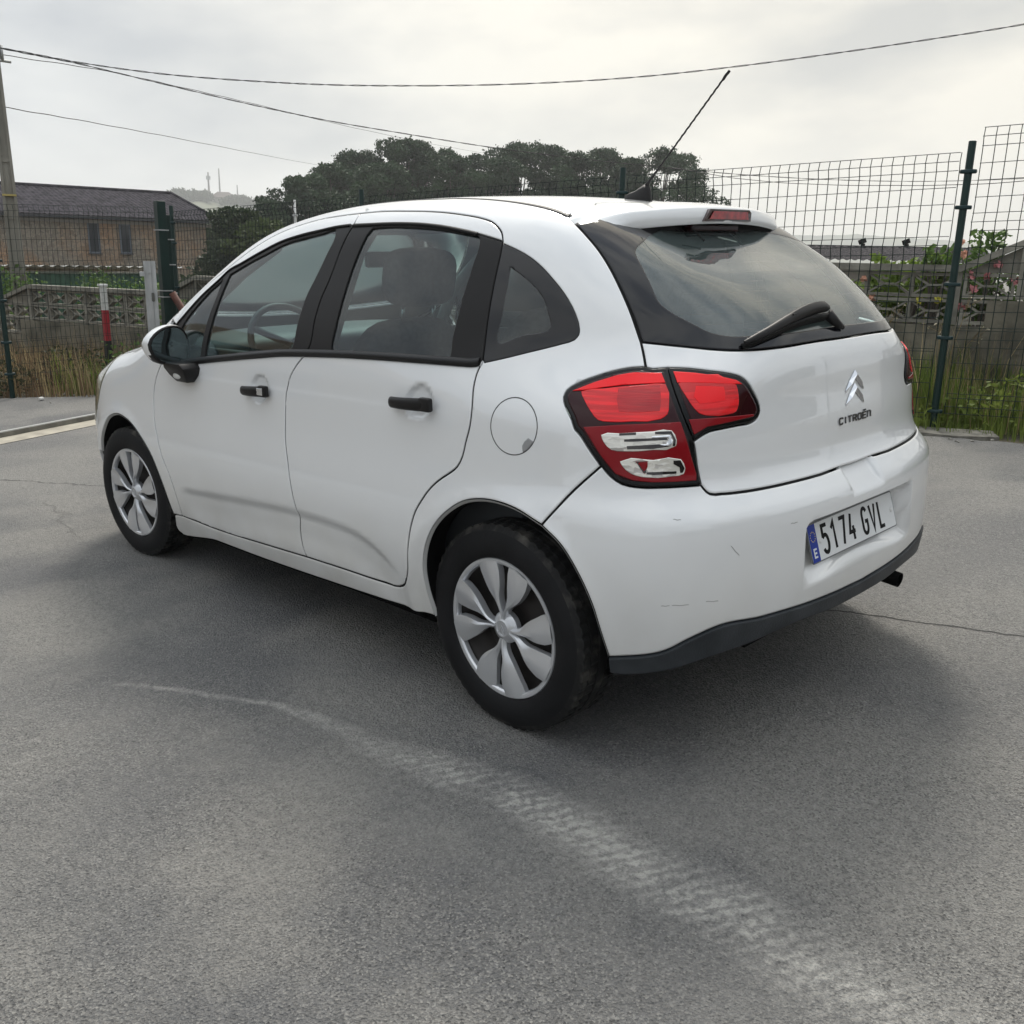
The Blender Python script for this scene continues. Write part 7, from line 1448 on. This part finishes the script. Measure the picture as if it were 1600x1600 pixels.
P=blobs_pts([(9.0+rnd.uniform(-.5,.2),-2.1+rnd.uniform(-.5,.5),rnd.uniform(.05,.35),.24,.24) for _ in range(12)],1600,65,.3); o=leaves('green_weeds',P,.028,M_SHR,None,seed=65); tag(o,'fresh green weeds beside the bollard and front wing of the car','weeds',kind='stuff')
blades('grass',9000,[(4,-4.2),(9.6,-3.2),(14,-4.6),(9,-7),(5.5,-6.2)],.15,.55,.006,M_GR,66,'grass between the middle of the fence and the block wall')
# loose stones, litter
g6=np.random.default_rng(12); b=MB()
for i in range(150):
    if i<60: x=g6.uniform(-.3,1.6); y=-4.42+.22*(x-.5)+g6.normal()*.10
    elif i<90: x=8.6+g6.normal()*.2; y=g6.uniform(-1.6,.3)
    else: x=g6.uniform(-1.5,4); y=g6.uniform(-3.5,2.2)
    r=g6.uniform(.004,.016) if i<90 else g6.uniform(.0015,.004); v,f=rbox(x,y,r*.3,r*2,r*1.5,r,.8,6,4); b.add(v,f)
o=b.build('pebbles',vary(noise_col(mat('pebble',(.3,.28,.24),.9),(.18,.17,.15),(.5,.48,.42),30,3),.3),None); tag(o,'small loose stones on the asphalt and along the fence foot','stones',kind='stuff')
v,f=rbox(8.55,-.78,.02,.06,.05,.035,.7,8,6); b=MB(); b.add(v,f); tag(b.build('stone',mat('white_stone',(.65,.64,.60),.8),None),'small white stone lying on the asphalt before the left fence','stone')
# flat broken slab by the right post
b=MB(); V=[(.55,-4.66,.03),(1.15,-4.50,.03),(1.1,-4.36,.02),(.72,-4.38,.015),(.45,-4.52,.015)]; b.add(V+[(x,y,-.02) for x,y,z in V],[(0,4,3,2,1),(0,1,6,5),(1,2,7,6),(2,3,8,7),(3,4,9,8),(4,0,5,9)]); tag(b.build('concrete_footing',noise_col(mat('rough_footing',(.16,.15,.13),.95),(.09,.085,.07),(.22,.21,.18),12,6,bump=.6,bscale=40),None),'rough broken concrete footing round the base of the right fence post','footing')
# ---------- house across the yard (seen mirrored in the side windows)
ow=empty('ochre_house',(13.5,10,0),math.radians(120)); tag(ow,'ochre rendered house with a brown hipped roof across the yard, out of the frame','house')
b=MB(); b.box((0,0,1.6),(15,6,3.2)); b.build('wall',mat('ochre_render',(.26,.19,.10),.9),ow)
b=MB(); q=[(-8,-3.6,3.2),(8,-3.6,3.2),(8,3.6,3.2),(-8,3.6,3.2),(-4.4,0,4.7),(4.4,0,4.7)]; b.add(q,[(0,1,5,4),(1,2,5),(2,3,4,5),(3,0,4),(0,3,2,1)]); b.build('roof',mat('brown_tile',(.12,.085,.05),.8),ow)
b=MB(); b.box((3.4,-.4,4.9),(.7,.7,1.2)); b.build('chimney',mat('chimney_render',(.2,.16,.1),.9),ow)
for x in (-5,-1.5,2,5.5): b=MB(); b.box((x,3.01,1.7),(1.1,.08,1.2)); b.box((x,-3.01,1.7),(1.1,.08,1.2)); b.build('window',M_WIN,ow)

# ---------- the damp air that fades the hills
hz=MB(); hz.box((1200,-1500,0),(5200,5200,2)); 
V=[(x,y,z) for z in (-70,110) for x,y in ((-300,300),(1420,300),(1420,-1450),(-300,-1450))]
ha=mesh('haze',V,[(0,1,2,3),(7,6,5,4),(0,4,5,1),(1,5,6,2),(2,6,7,3),(3,7,4,0)]); inE(ha); tag(ha,kind='stuff')
hm=bpy.data.materials.new('haze'); hm.use_nodes=True; t=hm.node_tree; t.nodes.clear(); o=nn('ShaderNodeOutputMaterial',t); pv=nn('ShaderNodeVolumePrincipled',t); pv.inputs['Color'].default_value=(.95,.97,1,1); pv.inputs['Anisotropy'].default_value=.5; pv.inputs['Density'].default_value=.00075; t.links.new(pv.outputs[0],o.inputs['Volume']); ha.data.materials.append(hm)

# ---------- unseen greenery and house, added behind the camera to give the paint reflections
hh=empty('added_hedge',(-15,-4,0)); tag(hh,'unseen clipped dark green bushes, added behind the viewpoint for the reflections','added_hedge')
g9=np.random.default_rng(90); P=np.stack([g9.uniform(-1,1,9000),g9.uniform(-15,14,9000),g9.uniform(0,2.3,9000)],1); leaves('foliage',P,.13,M_BUSH,hh,seed=90)
b=MB(); b.box((.2,-.5,1.05),(1.4,29,2.1)); b.build('twigs',mat('hedge_core',(.02,.028,.014),.9),hh)
nb_=empty('added_house',(-24,-6,0)); tag(nb_,'beige rendered house added for the reflections, out of the frame','house')
b=MB(); b.box((0,0,2.4),(8,13,4.8)); b.build('wall',mat('beige_render',(.30,.26,.19),.9),nb_)
b=MB(); q=[(-4.6,-7.2,4.8),(4.6,-7.2,4.8),(4.6,7.2,4.8),(-4.6,7.2,4.8),(0,-4,6.6),(0,4,6.6)]; b.add(q,[(0,1,4),(1,2,5,4),(2,3,5),(3,0,4,5),(0,3,2,1)]); b.build('roof',mat('terracotta_roof',(.14,.075,.05),.8),nb_)
for y in (-4,0,4): b=MB(); b.box((4.01,y,2.6),(.08,1.2,1.3)); b.build('window',M_WIN,nb_)
